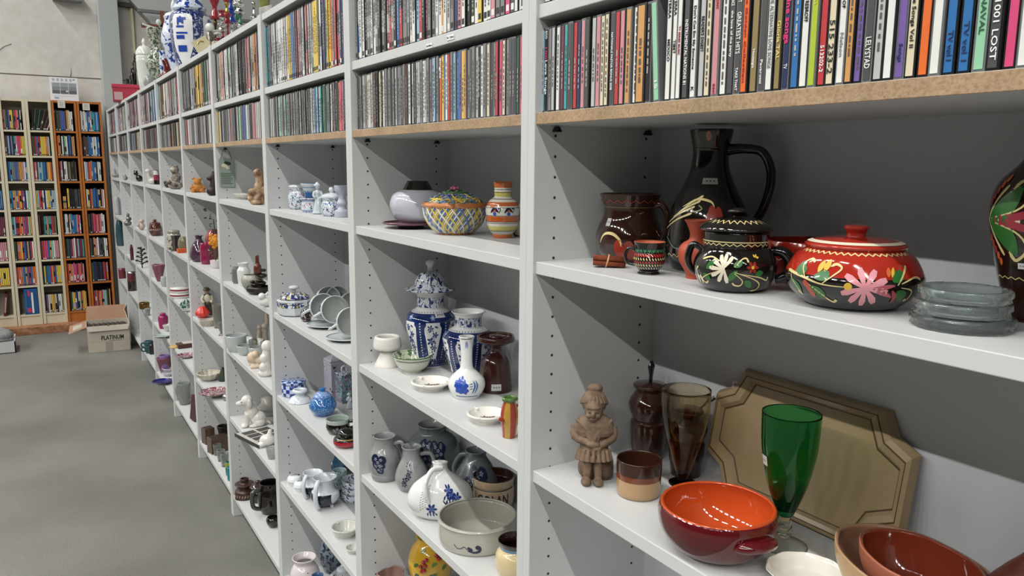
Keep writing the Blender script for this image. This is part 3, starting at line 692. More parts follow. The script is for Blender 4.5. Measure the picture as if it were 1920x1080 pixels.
def d_big(mb, sf, s, H):
    for i, (a, z, l) in enumerate(((-.075, .30, .05), (-.07, .345, .048), (-.06, .385, .046), (-.05, .42, .04))):
        stroke(mb, sf, [(a, z*H), (a+l*.5, (z+.07)*H), (a+l, (z+.12)*H)], .0035, cc, prof='drop')
    stroke(mb, sf, [(-.045, .46*H), (-.02, .515*H), (.004, .50*H), (.010, .46*H)], .0035, cc)
    stroke(mb, sf, [(-.03, .47*H), (-.022, .43*H), (-.010, .45*H), (-.016, .475*H)], .002, pc('#7d8a48'), prof='line')
    for a, z, r in ((.006, .42, .009), (.016, .41, .009), (.010, .36, .010), (.002, .38, .008)): dot(mb, sf, a, z*H, r*.7, pc('#8f3020'), rz=r*1.3)
    stroke(mb, sf, [(-.07, .24*H), (-.05, .17*H), (-.03, .17*H), (-.02, .13*H)], .002, pc('#5f7d74'), prof='line')
    stroke(mb, sf, [(-.07+.006*i, .115*H+(.002 if i % 2 else -.002)) for i in range(20)], .0013, cc, prof='line', n=2)
    dot(mb, sf, -.008, .955*H, .008, pc('#a5705c'), rz=.007)
P = vessel('pottery_pitcher', 'tall black pottery pitcher with long looped handle and painted sprigs', 'pitcher', 1322, 512, 243, Z1, [(62, 0), (74, .1), (77, .25), (70, .42), (50, .58), (36, .72), (32, .84), (33, .87), (33, .88), (38, .97), (39, 1)], m_blk, inner=m_brn, solo=False, deco=d_big, H=.203, wall=4)
h = P.H/P.s; handle(P, 1.42, [(30, h*.86), (58, h*.87), (92, h*.84), (108, h*.68), (98, h*.46), (76, h*.30), (66, h*.24)], [11, 9, 8.5, 8.5, 8, 8, 10], m_blk)
sticker(P, .03, h*.64, 26, 11)
# cinnamon bundle
p = Place(1141, 501, Z1); t = thing('cinnamon_bundle', 'small bundle of cinnamon sticks tied with a pale band', 'cinnamon sticks', p.loc, p.rot)
m_cin = mat('cinnamon', '#8a4226', .75, mottle='#6a2e1a', mscale=60, bump=.4, bscale=120); s = p.s
for i, (dz, dx, tl) in enumerate(((7, -8, .0), (7, 3, .12), (15, -3, .05), (8, 11, -.06), (16, 6, .1))):
    mb = MB(); L = 29; a = Vector((-dx*s, -L*s, (dz+2)*s)); b = Vector((-dx*s+tl*8*s, L*s+tl*20*s, (dz-1)*s))
    for q in (-1, 1):
        pr = [(4.2*s, 0), (4.2*s, (b-a).length), (2.2*s, (b-a).length), (2.2*s, 0)]
        mb.lathe(pr, m_cin, 12, M=Matrix.Translation(a+Vector((q*3.0*s, 0, 0))) @ (b-a).to_track_quat('Z', 'Y').to_matrix().to_4x4())
    mb.build('cinnamon_stick', parent=t)
mb = MB(); mb.tube([(13*s*math.cos(k*PI/5)*1.1+1*s, (-2+3*math.sin(k*PI/5))*s, (11.5+11.5*math.sin(k*PI/5))*s) for k in range(11)], 2.2*s, mat('raffia', '#d2ab7a', .8), 8, flat=.5); mb.build('raffia_tie', parent=t)
# small patterned cup
def d_cup(mb, sf, s, H):
    for i in range(-9, 10): stroke(mb, sf, [(i*.0035-.0016, .80*H), (i*.0035, .70*H), (i*.0035+.0016, .80*H)], .0012, cg if i % 2 else pc('#4f9a80'), prof='line', n=2)
    for i in range(-8, 9):
        a = i*.0042
        stroke(mb, sf, [(a-.002, .66*H), (a+.002, .56*H)], .0026, cr); stroke(mb, sf, [(a, .54*H), (a+.002, .46*H)], .0018, cc); stroke(mb, sf, [(a-.001, .44*H), (a+.0016, .37*H)], .0022, cr); stroke(mb, sf, [(a, .35*H), (a+.002, .28*H)], .0018, cc); stroke(mb, sf, [(a-.001, .26*H), (a+.001, .2*H)], .0012, cw)
P = vessel('pottery_cup', 'tiny black pottery cup with combed red and cream pattern, orange inside', 'cup', 1216, 516, 450, Z1, [(19, 0), (21, .03), (18, .10), (25, .22), (29, .45), (27, .62), (25, .72), (29, .98), (29, 1)], m_blk, inner=mat('terra_inside', '#b5603f', .5), solo=False, deco=d_cup)
h = P.H/P.s; handle(P, -1.57, [(24, h*.72), (36, h*.80), (44, h*.62), (40, h*.35), (26, h*.28)], 3.2, m_blk)
# terracotta candle vase
P = vessel('terracotta_vase', 'small matt terracotta vase with waisted neck, left of the black lidded pot', 'vase', 1303, 524, 411, Z1, [(17, 0), (17, .06), (22, .16), (31, .30), (33, .48), (26, .60), (15, .67), (13, .78), (19, .93), (24, 1)], m_terra, wall=3)
# black lidded pot
def d_blackpot(mb, sf, s, H):
    stroke(mb, sf, [(-.075+.0055*i, .80*H+(.0014 if i % 2 else -.0014)) for i in range(29)], .001, cc, prof='line', n=2); stroke(mb, sf, [(-.075+.01*i, .845*H) for i in range(16)], .0012, cc, prof='line', n=2)
    def fl(a, z, r, m, mc, n=7, a0=0, a1=2*PI): flower(mb, sf, a, z, r, n, m, mc, a0=a0, a1=a1)
    for ang in (1.9, 2.5, 3.1, 3.7, 4.3, 4.9): stroke(mb, sf, [(-.012, .42*H), (-.012+.019*math.cos(ang), .42*H+.017*math.sin(ang))], .0065, cw, prof='drop')
    for ang in (.9, 1.5): stroke(mb, sf, [(-.012, .44*H), (-.012+.015*math.cos(ang), .46*H+.015*math.sin(ang))], .006, cw, prof='drop')
    flower(mb, sf, .021, .46*H, .0075, 6, pc('#8e2318'), cy)
    flower(mb, sf, .026, .60*H, .005, 3, cy, None, a0=.3, a1=3)
    for pts in ([(-.02, .38*H), (-.035, .30*H), (-.045, .22*H), (-.040, .16*H), (-.034, .2*H)], [(0, .36*H), (.010, .24*H), (.008, .16*H), (.001, .16*H), (-.002, .2*H)], [(0, .38*H), (.022, .28*H), (.034, .18*H), (.032, .08*H), (.024, .07*H)],
                [(.004, .36*H), (.03, .30*H), (.044, .24*H), (.044, .30*H)], [(-.014, .52*H), (-.03, .60*H), (-.044, .55*H)], [(.0, .46*H), (.008, .58*H), (.014, .60*H), (.016, .54*H)], [(-.05, .22*H), (-.055, .35*H), (-.05, .42*H)]): stroke(mb, sf, pts, .0026, cc, prof='drop')
    for a, z, r in ((-.030, .46, 1), (.004, .50, .6), (-.036, .28, -.7), (.018, .20, -.9), (-.002, .30, 1.3), (.03, .36, .2)): stroke(mb, sf, [(a-.005, z*H-.004*r), (a+.005, z*H+.006*r)], .008, cg)
    for a in (-.052, -.046): stroke(mb, sf, [(a, .14*H), (a-.002, .28*H)], .006, cw, prof='drop')
P = vessel('lidded_pot', 'black glazed lidded pot with two ears and white painted flowers', 'pot', 1375, 549, 447, Z1, [(46, 0), (64, .10), (75, .35), (74, .52), (64, .68), (58, .74), (58, .75), (60, 1)], m_blk, open_=False, solo=False, deco=d_blackpot, H=.073)
h = P.H/P.s
handle(P, 1.57, [(62, h*.68), (84, h*.66), (98, h*.50), (94, h*.28), (72, h*.2)], [8, 11, 12, 11, 8], m_blk); handle(P, -1.57, [(62, h*.68), (78, h*.74), (86, h*.52), (80, h*.34), (70, h*.26)], [6, 7, 7, 6, 6], m_blk)
def d_l1(mb, sf, s):
    for k in range(10): stroke(mb, sf, [(-.05+.010*k, (h+15)*s), (-.045+.010*k, (h+20)*s), (-.040+.010*k, (h+16)*s)], .0010, cc, prof='line')
lid(P, [(58, h), (66, h+2), (67, h+6), (58, h+14), (36, h+23), (14, h+26), (8, h+26)], m_blk, knob=[(8, h+24), (8, h+29), (17, h+34), (17, h+38), (8, h+42), (0, h+42)], deco=d_l1)
# dark red bowl behind
vessel('red_bowl', 'dark red glazed bowl standing behind between the black and red lidded pots', 'bowl', 1508, 520, 432, Z1, [(40, 0), (56, .2), (72, .55), (74, .8), (70, 1)], m_red, inner=glz('#5a1710'), deco=lambda mb, sf, s, H: stroke(mb, sf, [(-.07+.006*i, .62*H+(.0013 if i % 2 else -.0013)) for i in range(24)], .001, cw, prof='line', n=2))
# red and black lidded casserole
def d_redpot(mb, sf, s, H):
    stroke(mb, sf, [(-.085+.0045*i, .93*H+(.0011 if i % 2 else -.0011)) for i in range(39)], .0013, cc, prof='line', n=2)
    for ang in (-.2, .45, 1.1, 1.8, 2.5, 3.5, 4.1, 4.7, 5.3): stroke(mb, sf, [(.012, .45*H), (.012+.024*math.cos(ang), .45*H+.020*math.sin(ang))], .0088, cpk, prof='drop')
    for ang in (.1, -.4): stroke(mb, sf, [(.02, .44*H), (.042, .45*H+.010*math.sin(ang*3))], .005, pc('#b35a64'))
    dot(mb, sf, -.004, .46*H, .004, cy)
    for pts in ([(-.005, .45*H), (-.03, .46*H), (-.055, .54*H), (-.085, .60*H)], [(-.03, .47*H), (-.020, .60*H), (-.012, .72*H), (-.018, .78*H), (-.024, .74*H)], [(-.05, .52*H), (-.06, .72*H), (-.052, .82*H), (-.045, .78*H)],
                [(-.05, .48*H), (-.035, .32*H), (-.022, .18*H), (-.016, .22*H)], [(-.075, .55*H), (-.066, .35*H), (-.062, .24*H), (-.067, .28*H)], [(.05, .46*H), (.066, .40*H), (.068, .24*H), (.062, .26*H)], [(.05, .52*H), (.07, .60*H), (.08, .56*H)], [(.045, .5*H), (.055, .66*H), (.062, .78*H)]): stroke(mb, sf, pts, .0032, cc, prof='drop')
    for a, z, b_, z2 in ((-.068, .60, -.060, .78), (-.040, .56, -.024, .64), (-.044, .40, -.030, .22), (-.075, .46, -.062, .26), (.040, .56, .052, .72), (.046, .40, .058, .24), (-.064, .58, -.056, .70)): stroke(mb, sf, [(a, z*H), ((a+b_)/2+.003, (z+z2)/2*H), (b_, z2*H)], .011, cg)
    for a, z in ((-.048, .40), (-.046, .34), (-.044, .28), (-.050, .44)): dot(mb, sf, a, z*H, .0036, pc('#b5483a'))
    for a, z in ((-.037, .70), (-.030, .72)): stroke(mb, sf, [(a, z*H-.004), (a+.004, z*H+.008)], .007, cy)
    stroke(mb, sf, [(.04, .42*H), (.046, .30*H), (.046, .2*H)], .005, pc('#a8404a')); stroke(mb, sf, [(.040, .62*H), (.044, .76*H)], .004, cy); stroke(mb, sf, [(.036, .62*H), (.038, .76*H)], .005, cor)
P = vessel('lidded_casserole', 'wide red and black lidded casserole painted with a pink flower', 'casserole', 1594, 584, 470, Z1, [(78, 0), (82, .03), (82, .04), (109, .25, m_blk), (121, .46), (119, .58, m_red), (103, .84), (86, .96), (82, 1)], m_blk, open_=False, solo=False, deco=d_redpot, H=.066, seg=48)
h = P.H/P.s
def d_l2(mb, sf, s):
    stroke(mb, sf, [(-.12+.01*i, (h+9)*s) for i in range(25)], .0022, cw, prof='line', n=2)
lid(P, [(84, h-3), (88, h), (87, h+5), (70, h+12), (40, h+17), (18, h+19)], m_red, knob=[(18, h+17), (17, h+24), (22, h+33), (19, h+38), (0, h+40)], deco=d_l2)
# glass ashtrays
m_glass = mat('pressed_glass', '#e6f2f0', .03, trans=.93, ior=1.22, coat=1)
p0 = Place(1800, 628, Z1, 84)
for i, (dx, r, lb) in enumerate(((0, 88, 'lowest round pressed glass ashtray of the stack of three'), (3, 82, 'middle pressed glass ashtray of the stack of three'), (-1, 78, 'topmost pressed glass ashtray of the stack of three'))):
    s = p0.s; hh = 25*s; R = r*s; mb = MB()
    pr = [(0, 0), (R*.9, 0), (R*.98, hh*.15), (R*.95, hh*.35), (R, hh*.55), (R*.99, hh*.95), (R*.93, hh), (R*.86, hh*.8), (R*.78, hh*.3), (0, hh*.22)]
    mb.lathe(pr, m_glass, 72, bumpf=lambda t, i: 1+(.018 if i in (2, 3, 4, 5) else 0)*math.copysign(1, math.sin(t*24)))
    o = tag(mb.build('glass_ashtray', loc=p0.loc+Vector((0, dx*s, i*hh*1.02)), rot=.3*i), lb, 'ashtray', 'stacked glass ashtrays')
# tall brown bottle vase at the right edge
def d_btl(mb, sf, s, H):
    c = -.030; z0 = .50
    for sg in (1, -1):
        stroke(mb, sf, [(c-.024, z0*H), (c-.004, (z0+.05*sg)*H), (c+.012, (z0+.16*sg)*H)], .020, cg)
        stroke(mb, sf, [(c-.026, z0*H), (c-.018, (z0+.06*sg)*H), (c-.002, (z0+.17*sg)*H)], .0035, cc, prof='drop'); stroke(mb, sf, [(c-.024, z0*H), (c+.010, (z0+.05*sg)*H), (c+.022, (z0+.13*sg)*H), (c+.012, (z0+.19*sg)*H), (c+.004, (z0+.15*sg)*H)], .004, cc, prof='drop')
        stroke(mb, sf, [(c-.026, z0*H), (c+.01, (z0+.02*sg)*H), (c+.034, (z0+.07*sg)*H)], .0075, pc('#9c3040'))
        for k in range(5): dot(mb, sf, c-.022+.0035*k, (z0+(.09+.028*k)*sg)*H, .0024, cor if k > 2 else pc('#a83a2a'), rz=.004)
    stroke(mb, sf, [(c-.028, z0*H), (c+.05, z0*H)], .003, cw)
    stroke(mb, sf, [(-.05+.005*i, .22*H+(.0012 if i % 2 else -.0012)) for i in range(18)], .001, cc, prof='line', n=2)
    stroke(mb, sf, [(-.014, .84*H), (-.007, .93*H), (.002, .88*H)], .0016, cc, prof='line')
P = vessel('bottle_vase', 'dark brown bottle-shaped vase with green and cream painted leaves, right edge', 'vase', 1926, 606, 300, Z1, [(42, 0), (44, .08), (70, .36), (80, .55), (70, .68), (38, .78), (24, .86), (20, .95), (22, 1)], m_dbrn, H=.202, solo=False, deco=d_btl)
sticker(P, -.25, P.H/P.s*.285, 16, 11)

# ================================================================== nearest bay, middle shelf
m_clay = mat('carved_clay', '#7d6955', .7, mottle='#5e4c3c', mscale=60, bump=.9, bscale=90)
p = Place(1112, 908, Z2, 22); s = p.s
# local +X towards the viewer, +Y right, Z up (px units)
q = lambda x, y, z: (x*s, y*s, z*s)
B = [('b', q(-14, 6, 28), (26*s, 32*s, 32*s)), ('b', q(-8, -10, 22), (22*s, 20*s, 24*s)), ('b', q(-8, 20, 20), (20*s, 18*s, 22*s)),
     ('l', [(0, 48*s), (30*s, 50*s), (27*s, 62*s), (24*s, 84*s), (0, 86*s)]), ('b', q(-4, 0, 92), (22*s, 31*s, 26*s)),
     ('b', q(10, 0, 62), (20*s, 27*s, 13*s)),
     ('l', [(0, 92*s), (37*s, 90*s), (39*s, 98*s), (34*s, 112*s), (24*s, 124*s), (13*s, 131*s), (0, 131*s)], Matrix.Diagonal((.66, 1, 1, 1))),
     ('t', [q(16, -11, 56), q(20, -11, 34), q(19, -12, 10)], [9*s, 8*s, 7*s]), ('t', [q(16, 8, 56), q(20, 8, 34), q(19, 9, 8)], [9*s, 8*s, 7*s]),
     ('b', q(27, -13, 7), (14*s, 10*s, 7.5*s)), ('b', q(27, 9, 7), (14*s, 10*s, 7.5*s)),
     ('t', [q(-2, -34, 104), q(6, -35, 86), q(22, -10, 80)], [10*s, 9*s, 7*s]), ('t', [q(-2, 32, 104), q(6, 33, 86), q(22, 8, 74)], [10*s, 9*s, 7*s]),
     ('b', q(27, -2, 78), (7*s, 13*s, 6*s)), ('b', q(26, 4, 71), (7*s, 10*s, 5*s)),
     ('b', q(8, -2, 140), (18*s, 18*s, 21*s)), ('b', q(-3, -2, 150), (22*s, 24*s, 23*s)), ('b', q(-7, -1, 175), (12*s, 15*s, 9*s)),
     ('b', q(26, -3, 134), (4.5*s, 4*s, 6*s)), ('b', q(21, -11, 131), (5*s, 6*s, 5*s)), ('b', q(21, 5, 131), (5*s, 6*s, 5*s)), ('b', q(20, -3, 124), (6*s, 8*s, 5*s)), ('b', q(22, -3, 146), (5*s, 13*s, 3.5*s))]
for k in range(5):
    B.append(('t', [q(2+2*k, -33+4*k, 118-3*k), q(20+k, -16+2*k, 106-5*k), q(26, 4-k, 90-4*k)], [3.4*s]*3)); B.append(('t', [q(2+2*k, 32-4*k, 118-3*k), q(19+k, 14-2*k, 105-5*k), q(24, -2+k, 92-5*k)], [3.4*s]*3))
for k in range(9): a_ = -1.25+k*.31; B.append(('t', [q(10+20*math.cos(a_), 29*math.sin(a_), 68), q(12+23*math.cos(a_), 33*math.sin(a_), 47)], [3*s, 4.6*s]))
for k in range(11): a_ = -1.5+k*.3; B.append(('t', [q(-3+24*math.cos(a_)*.86, -2+25*math.sin(a_), 146+8*math.cos(a_)), q(-4+17*math.cos(a_), -2+18*math.sin(a_), 163), q(-6+8*math.cos(a_), -1+9*math.sin(a_), 171)], [2.6*s, 2.4*s, 2*s]))
fig = sculpt('clay_figurine', B, .0010, m_clay, loc=p.loc, rot=p.rot, sm=0)
tag(fig, 'brown clay figurine of a seated old woman with bun and shawl', 'figurine')
sc = 1.0
for nm, pos, r in (('eye', q(25, -10, 138), 1.6), ('eye', q(25, 4, 138), 1.6)):
    MB().ball(pos, (r*.6*s, r*1.8*s, r*.5*s), flat('#33261c')).build(nm, parent=fig)
MB().tube([q(25, -7, 125), q(26.5, -3, 124), q(25, 1, 125)], .8*s, flat('#4a382a')).build('mouth', parent=fig)
# two brown jars with spoon handles
def mustard(u, vb, lb, ht, k, spoon, z=Z2):
    P = vessel('mustard_jar', lb, 'jar', u, vb, vb-120, z, [(29*k, 0), (29*k, .04), (33*k, .30), (34*k, .50), (30*k, .54), (30*k, .56), (37*k, .70), (37*k, .80), (27*k, .93), (25*k, .95), (30*k, 1)], m_brn, H=ht, solo=False, open_=True, wall=3)
    h = P.H/P.s; s = P.s
    lid(P, [(30*k, h), (31*k, h+2), (28*k, h+6), (8*k, h+8)], glz('#3a211a'), name='wooden_lid')
    mb = MB(); mb.tube([q_*s for q_ in spoon[0]] if False else [(a*s, b*s, (h+c)*s) for a, b, c in spoon[0]], [x*s for x in spoon[1]], spoon[2], 10, flat=.6); mb.build('spoon', parent=P.root)
    return P
mustard(1214, 858, 'dark brown glazed jar with black spoon standing up in its lid', .125, 1.0, ([(0, 0, 4), (0, 1, 22), (0, 1, 38), (0, 1, 48)], [4, 4.5, 8, 2.5], m_blk))
mustard(1285, 892, 'dark brown jar with metal spoon, behind the amber beer glass', .105, .96, ([(0, 10, -5), (-6, 30, 14), (-10, 46, 28)], [2, 2.4, 4.5], m_steel))
# two tone cup
P = vessel('stoneware_cup', 'straight stoneware cup, dark brown above and sand below', 'cup', 1196, 940, 846, Z2, [(36, 0, glz('#a98a62')), (41, .10), (41.5, .50, glz('#6b3418')), (42, .66, m_brn), (42, 1)], glz('#a98a62'), inner=m_brn, wall=2.5)
# amber pilsner glass (outside + inside walls)
m_amb = mat('amber_glass', '#f0e2c6', .02, trans=1, ior=1.35); m_amb2 = mat('amber_glass_deep', '#c9762c', .02, trans=1, ior=1.35)
P = vessel('pilsner_glass', 'tall tapered amber glass in front of the brown jar', 'glass', 1279, 916, 722, Z2, [(24, 0), (25, .02), (9, .06, m_amb2), (13, .12), (26, .35, m_amb2), (34, .50, m_amb), (43, .75), (45, 1)], m_amb2, inner=m_amb, wall=1.6, depth=.9, H=.155, seg=48)
# orange casserole bowl
P = vessel('glazed_bowl', 'large round bowl, maroon outside and bright orange inside', 'bowl', 1340, 1056, 905, Z2, [(58, 0), (64, .02), (88, .20), (104, .50), (109, .78), (107, .95), (105, 1)], glz('#561014', .06), inner=glz('#b8481f', .06), solo=False, wall=7, depth=.93, seg=56, H=.062)
h = P.H/P.s
mb = MB(); s = P.s; mb.tube([(102*s*math.cos(a)*k, 102*s*math.sin(a)*k, zz*s) for a, k, zz in ((.35, .98, h*.60), (.48, 1.1, h*.66), (.72, 1.13, h*.66), (.95, 1.10, h*.64), (1.08, .98, h*.58))], [7*s, 11*s, 12*s, 11*s, 7*s], glz('#561014', .06), 12, flat=1.4); mb.build('lug_handle', parent=P.root)
# green goblet
m_grn = mat('green_glass', '#58c489', .02, trans=1, ior=1.35); m_grn2 = mat('green_glass_deep', '#2a8a60', .02, trans=1, ior=1.35); m_cl = mat('clear_glass', '#e6e8dc', .02, trans=1, ior=1.45)
P = Place(1467, 1040, Z2, 40); s = P.s; H = P.height(1040, 767, 40, 53); t = thing('goblet', 'tall green glass goblet on a clear stem', 'glass', P.loc, P.rot)
P.root = t; g = lambda a: smooth([(r*s, z*H) for r, z in a], 5)
mb = MB(); o_ = g([(14, .235), (24, .33), (38, .50), (49, .72), (52, .90), (52.5, 1)]); i_ = [(r-1.8*s, z) for r, z in o_ if z > .28*H]
mb.lathe([(0, .235*H, m_grn2)]+[(r, z, m_grn2 if z < .45*H else m_grn) for r, z in o_]+[(r, z, m_grn if z > .45*H else m_grn2) for r, z in reversed(i_)]+[(0, .28*H, m_grn2)], m_grn, 48); mb.build('bowl', parent=t)
P.surf = Surf(o_)
mb = MB(); mb.lathe(g([(0, 0), (40, .0), (41, .012), (20, .035), (9, .06), (13, .09), (9, .12), (14, .15), (10, .19), (13, .235), (0, .236)]), m_cl, 36); mb.build('stem', parent=t)
sticker(P, -1.05, H/s*.66, 16, 19)
# leaning tray
p_ = at(1540, 860, x=.2); tr = thing('serving_tray', 'beige octagonal serving tray leaning against the back', 'tray', (.222, -.358, Z2+.001), 0)
W2, H2, c_ = .166, .192, .045
def outline(ins):
    w_, h_ = W2-ins, H2-ins; c = c_+ins*.3; pts = []
    for sx, z0 in ((-1, 0), (1, 0), (1, 1), (-1, 1)):
        cx = sx*w_; cz = (h_ if z0 else ins); dz = -1 if z0 else 1
        arc = [(cx-sx*c*(1-t)-sx*0, cz+dz*c*t) for t in (0, 1)]
        a = (cx-sx*c, cz); b = (cx, cz+dz*c); mid = ((a[0]+b[0])/2-sx*c*.17, (a[1]+b[1])/2+dz*c*.17)
        seq = [a, ((a[0]*.62+mid[0]*.38)-sx*.0, (a[1]*.62+mid[1]*.38)), mid, ((b[0]*.62+mid[0]*.38), (b[1]*.62+mid[1]*.38)), b]
        pts += seq if (sx, z0) in ((1, 0), (-1, 1)) else seq[::-1]
    return pts
m_tray = mat('tray_beige', '#9a8768', .3, coat=.3, mottle='#8d7b5c', mscale=10); m_trd = mat('tray_line', '#4a3a24', .5)
lo = [(0, 0, m_tray), (.004, .010, m_tray), (.009, .012, m_trd), (.0105, .012, m_tray), (.016, .010, m_tray), (.019, .004, m_trd), (.0205, .003, m_tray), (.022, .003, m_tray)]
vs, fs, ms = [], [], []; n = len(outline(0)); mb = MB()
rings = [[(x, z, d) for x, z in outline(i_)] for i_, d, _ in lo]
for a in range(len(rings)-1):
    v_ = [(-d, x, z) for x, z, d in rings[a]]+[(-d, x, z) for x, z, d in rings[a+1]]
    mb.add(v_, [(k, (k+1) % n, n+(k+1) % n, n+k) for k in range(n)], lo[a][2], False)
mb.add([(-d, x, z) for x, z, d in rings[-1]], [tuple(range(n))], m_tray, False); mb.add([(.003, x, z) for x, z in outline(0)]+[(0, x, z) for x, z in outline(0)], [tuple(range(n))]+[(k, (k+1) % n, n+(k+1) % n, n+k) for k in range(n)], m_tray, False)
b_ = mb.build('tray_board', parent=tr, fix=True); tr.rotation_euler = (0, math.atan2(.034, H2), 0)
mb = MB(); mb.box(-.0042, -.003, .120, .140, .158, .168, flat('#c9c4c8')); mb.box(-.0045, -.0042, .122, .128, .161, .165, flat('#77717d')); mb.box(-.0045, -.0042, .131, .136, .161, .165, flat('#77717d')); mb.build('price_sticker', parent=tr)
# cream plate, clay dish and terracotta dish at the lower right
P = vessel('scalloped_plate', 'cream scalloped plate with dark green rim, left of the clay dish', 'plate', 1510, 1112, 1028, Z2, [(38, 0), (44, .2), (66, .7), (74, 1, flat('#21382a'))], m_porc, inner=m_porc, wall=3, H=.016, bumpf=lambda t, i: 1+.02*math.cos(t*10), depth=.8)
def oval(name, lb, u, vb, z, r, ht, m, mi_, kx, dz=0, roty=0, rx=0, extra=None, wob=.01, rot=None):
    P = Place(u, vb, z, r*.6); s = P.s; pr = smooth([(r*.62*s, 0), (r*.8*s, ht*.15), (r*.97*s, ht*.65), (r*s, ht)], 6); mb = MB(); w_ = 7*s
    full = [(0, 0)]+pr+[(pr[-1][0]-w_*.3, ht+w_*.35, mi_), (pr[-1][0]-w_, ht+w_*.2, mi_)]+[(x-w_*1.2, z_, mi_) for x, z_ in reversed(pr) if z_ > ht*.12]+[(0, ht*.14, mi_)]
    mb.lathe(full, m, 56, sx=kx, bumpf=lambda t, i: 1+wob*math.sin(t*5+1)+wob*.6*math.sin(t*9))
    o = tag(mb.build(name, loc=P.loc+Vector((0, 0, dz)), rot=P.rot if rot is None else rot), lb, 'dish'); o.rotation_euler.x = rx; o.rotation_euler.y = roty; P.root = o; return P
m_claydish = mat('rough_clay', '#a8876a', .45, mottle='#b89a5e', mscale=18, bump=.4, bscale=60, coat=.3); m_claydish2 = mat('rough_clay_in', '#a27c62', .35, mottle='#8c6650', mscale=30, bump=.4, bscale=70, coat=.4)
oval('clay_dish', 'large rough oval clay dish in the lower right corner', 1700, 1190, Z2, 165, .056, m_claydish, m_claydish2, .72, rot=PI*.90)
oval('terracotta_dish', 'shiny terracotta oval dish resting inside the rough clay dish', 1712, 1185, Z2, 125, .052, mat('terra_rim', '#a0604a', .5, bump=.3), glz('#7a3320', .08), .72, dz=.013, rot=PI*.90)
P = vessel('clay_bottle', 'reddish brown carved bottle at the lower right corner', 'bottle', 1935, 1165, 940, Z2, [(70, 0), (84, .18), (80, .38), (50, .58), (22, .74), (14, .88), (20, 1)], mat('red_clay', '#5c2a1c', .45, bump=.4, bscale=120), H=.135)
tag(MB().tube([(0, 0, 0), (0, 0, .004)], .004, m_dark, sn=1).build('loose_pin', loc=(.242, -.160, Z2)), 'small black shelf pin lying loose on the shelf left of the tray', 'shelf pin')
# ================================================================== second bay
db = pc('#1d2f6e'); bl = pc('#2f56b0'); lb = pc('#7f9ccb'); wh = pc('#dfe1e2'); nv = pc('#151b3a')
# plum plate on a foot + white globe vase with black collar
P = vessel('plum_plate', 'plum glazed footed plate under the white globe vase', 'plate', 770, 429, 411, Z1, [(24, 0), (26, .3), (24, .5), (50, .7), (53, 1)], glz('#5a3540'), inner=glz('#6a4450'), H=.013, wall=3, depth=.3, xmax=.235)
base = P.loc.copy(); s = P.s; PP = P
P2 = Place(784, 424, Z1+.0135, 30); P2.loc = base+Vector((RT.x, RT.y, 0))*(14*s)+Vector((0, 0, .0135)); P2.s = s; P2.rot = PP.rot
P = vessel('globe_vase', 'white globe vase with black collar standing on the plum plate', 'vase', 784, 424, 338, Z1+.0135, [(30, 0), (42, .10), (50, .30), (52, .48), (46, .68), (33, .78), (29, .80, m_blk), (20, 1)], glz('#b9bac6', .08), inner=m_blk, H=.096, wall=4, place=P2, xmax=9)
# woven basket
P = Place(853, 441, Z1, 30); s = P.s; t = thing('woven_ceramic_basket', 'lidded woven ceramic basket in yellow, blue and orange with flower on top', 'basket', P.loc, P.rot); P.root = t
cO, cY, cB, cW = glz('#b4713a'), glz('#cdb24a'), glz('#4f74b0'), glz('#d9d6c8')
Hb = 52*s; prof = smooth([(28*s, 0), (34*s, 5*s), (47*s, 17*s), (56*s, 35*s), (57*s, Hb)], 6); sf = Surf(prof)
def strip(mb, a0, a1, z0, z1, w_, m, off=0, n=9, amp=.0):
    pts = []
    for i in range(n):
        k = i/(n-1); a = a0+(a1-a0)*k; z = z0+(z1-z0)*k; p_ = sf.at(a, z, off+amp*math.sin(k*PI*6)); pts.append(p_)
    mb.tube(pts, w_, m, 6, sn=1, caps=False)
mb = MB(); N = 26
for k in range(N):
    a = 2*PI*k/N
    for j, m_ in enumerate((cY, cB, cW)):
        strip(mb, a+j*.08-.04, a+.62+j*.08-.04, 5*s, Hb, 1.7*s, (m_, (cY if j else cB))[k % 2] if j < 2 else cW, .0, 9)
    strip(mb, a, a-.62, 5*s, Hb, 1.8*s, (cW, cY, cW, cB)[k % 4], .0010, 9)
mb.lathe([(0, 2*s)]+[(r-2.5*s, z) for r, z in prof]+[(52*s, Hb)], glz('#8f8a78'), 32); mb.build('woven_bowl', parent=t)
mb = MB(); rp = lambda r, z, rr, m_, nn=24: mb.tube([(r*s*math.cos(2*PI*i/nn/2), r*s*math.sin(2*PI*i/nn/2), (z+1.2*math.sin(i*2.1))*s) for i in range(nn*2+1)], rr*s, m_, 7, sn=1)
rp(30, 3, 3, cO); rp(58, 54, 4, cO); rp(57, 57, 2.5, cO); mb.build('rope_rim', parent=t)
mb = MB(); lp = smooth([(52*s, 58*s), (42*s, 66*s), (25*s, 75*s), (8*s, 79*s), (0, 80*s)], 5); mb.lathe(lp, glz('#7d8a86'), 32); lf = Surf(lp)
sf = lf
for k in range(22):
    a = 2*PI*k/22; strip(mb, a, a+.5, 59*s, 74*s, 1.6*s, (cY, cW, cB)[k % 3], .0005, 7); strip(mb, a, a-.5, 59*s, 74*s, 1.6*s, (cB, cY, glz('#49704e'))[k % 3], .0012, 7)
for r_, z_, m_ in ((45, 64, cY), (33, 71, glz('#3d4f8a')), (22, 76, glz('#49704e'))): rp(r_, z_+1, 2, m_)
L = mb.build('lid', parent=t); mb = MB()
for k in range(6): mb.ball((6*s*math.cos(k*1.05), 6*s*math.sin(k*1.05), 84*s), (5*s, 4*s, 4*s), glz('#9c4f66'), 8, 6)
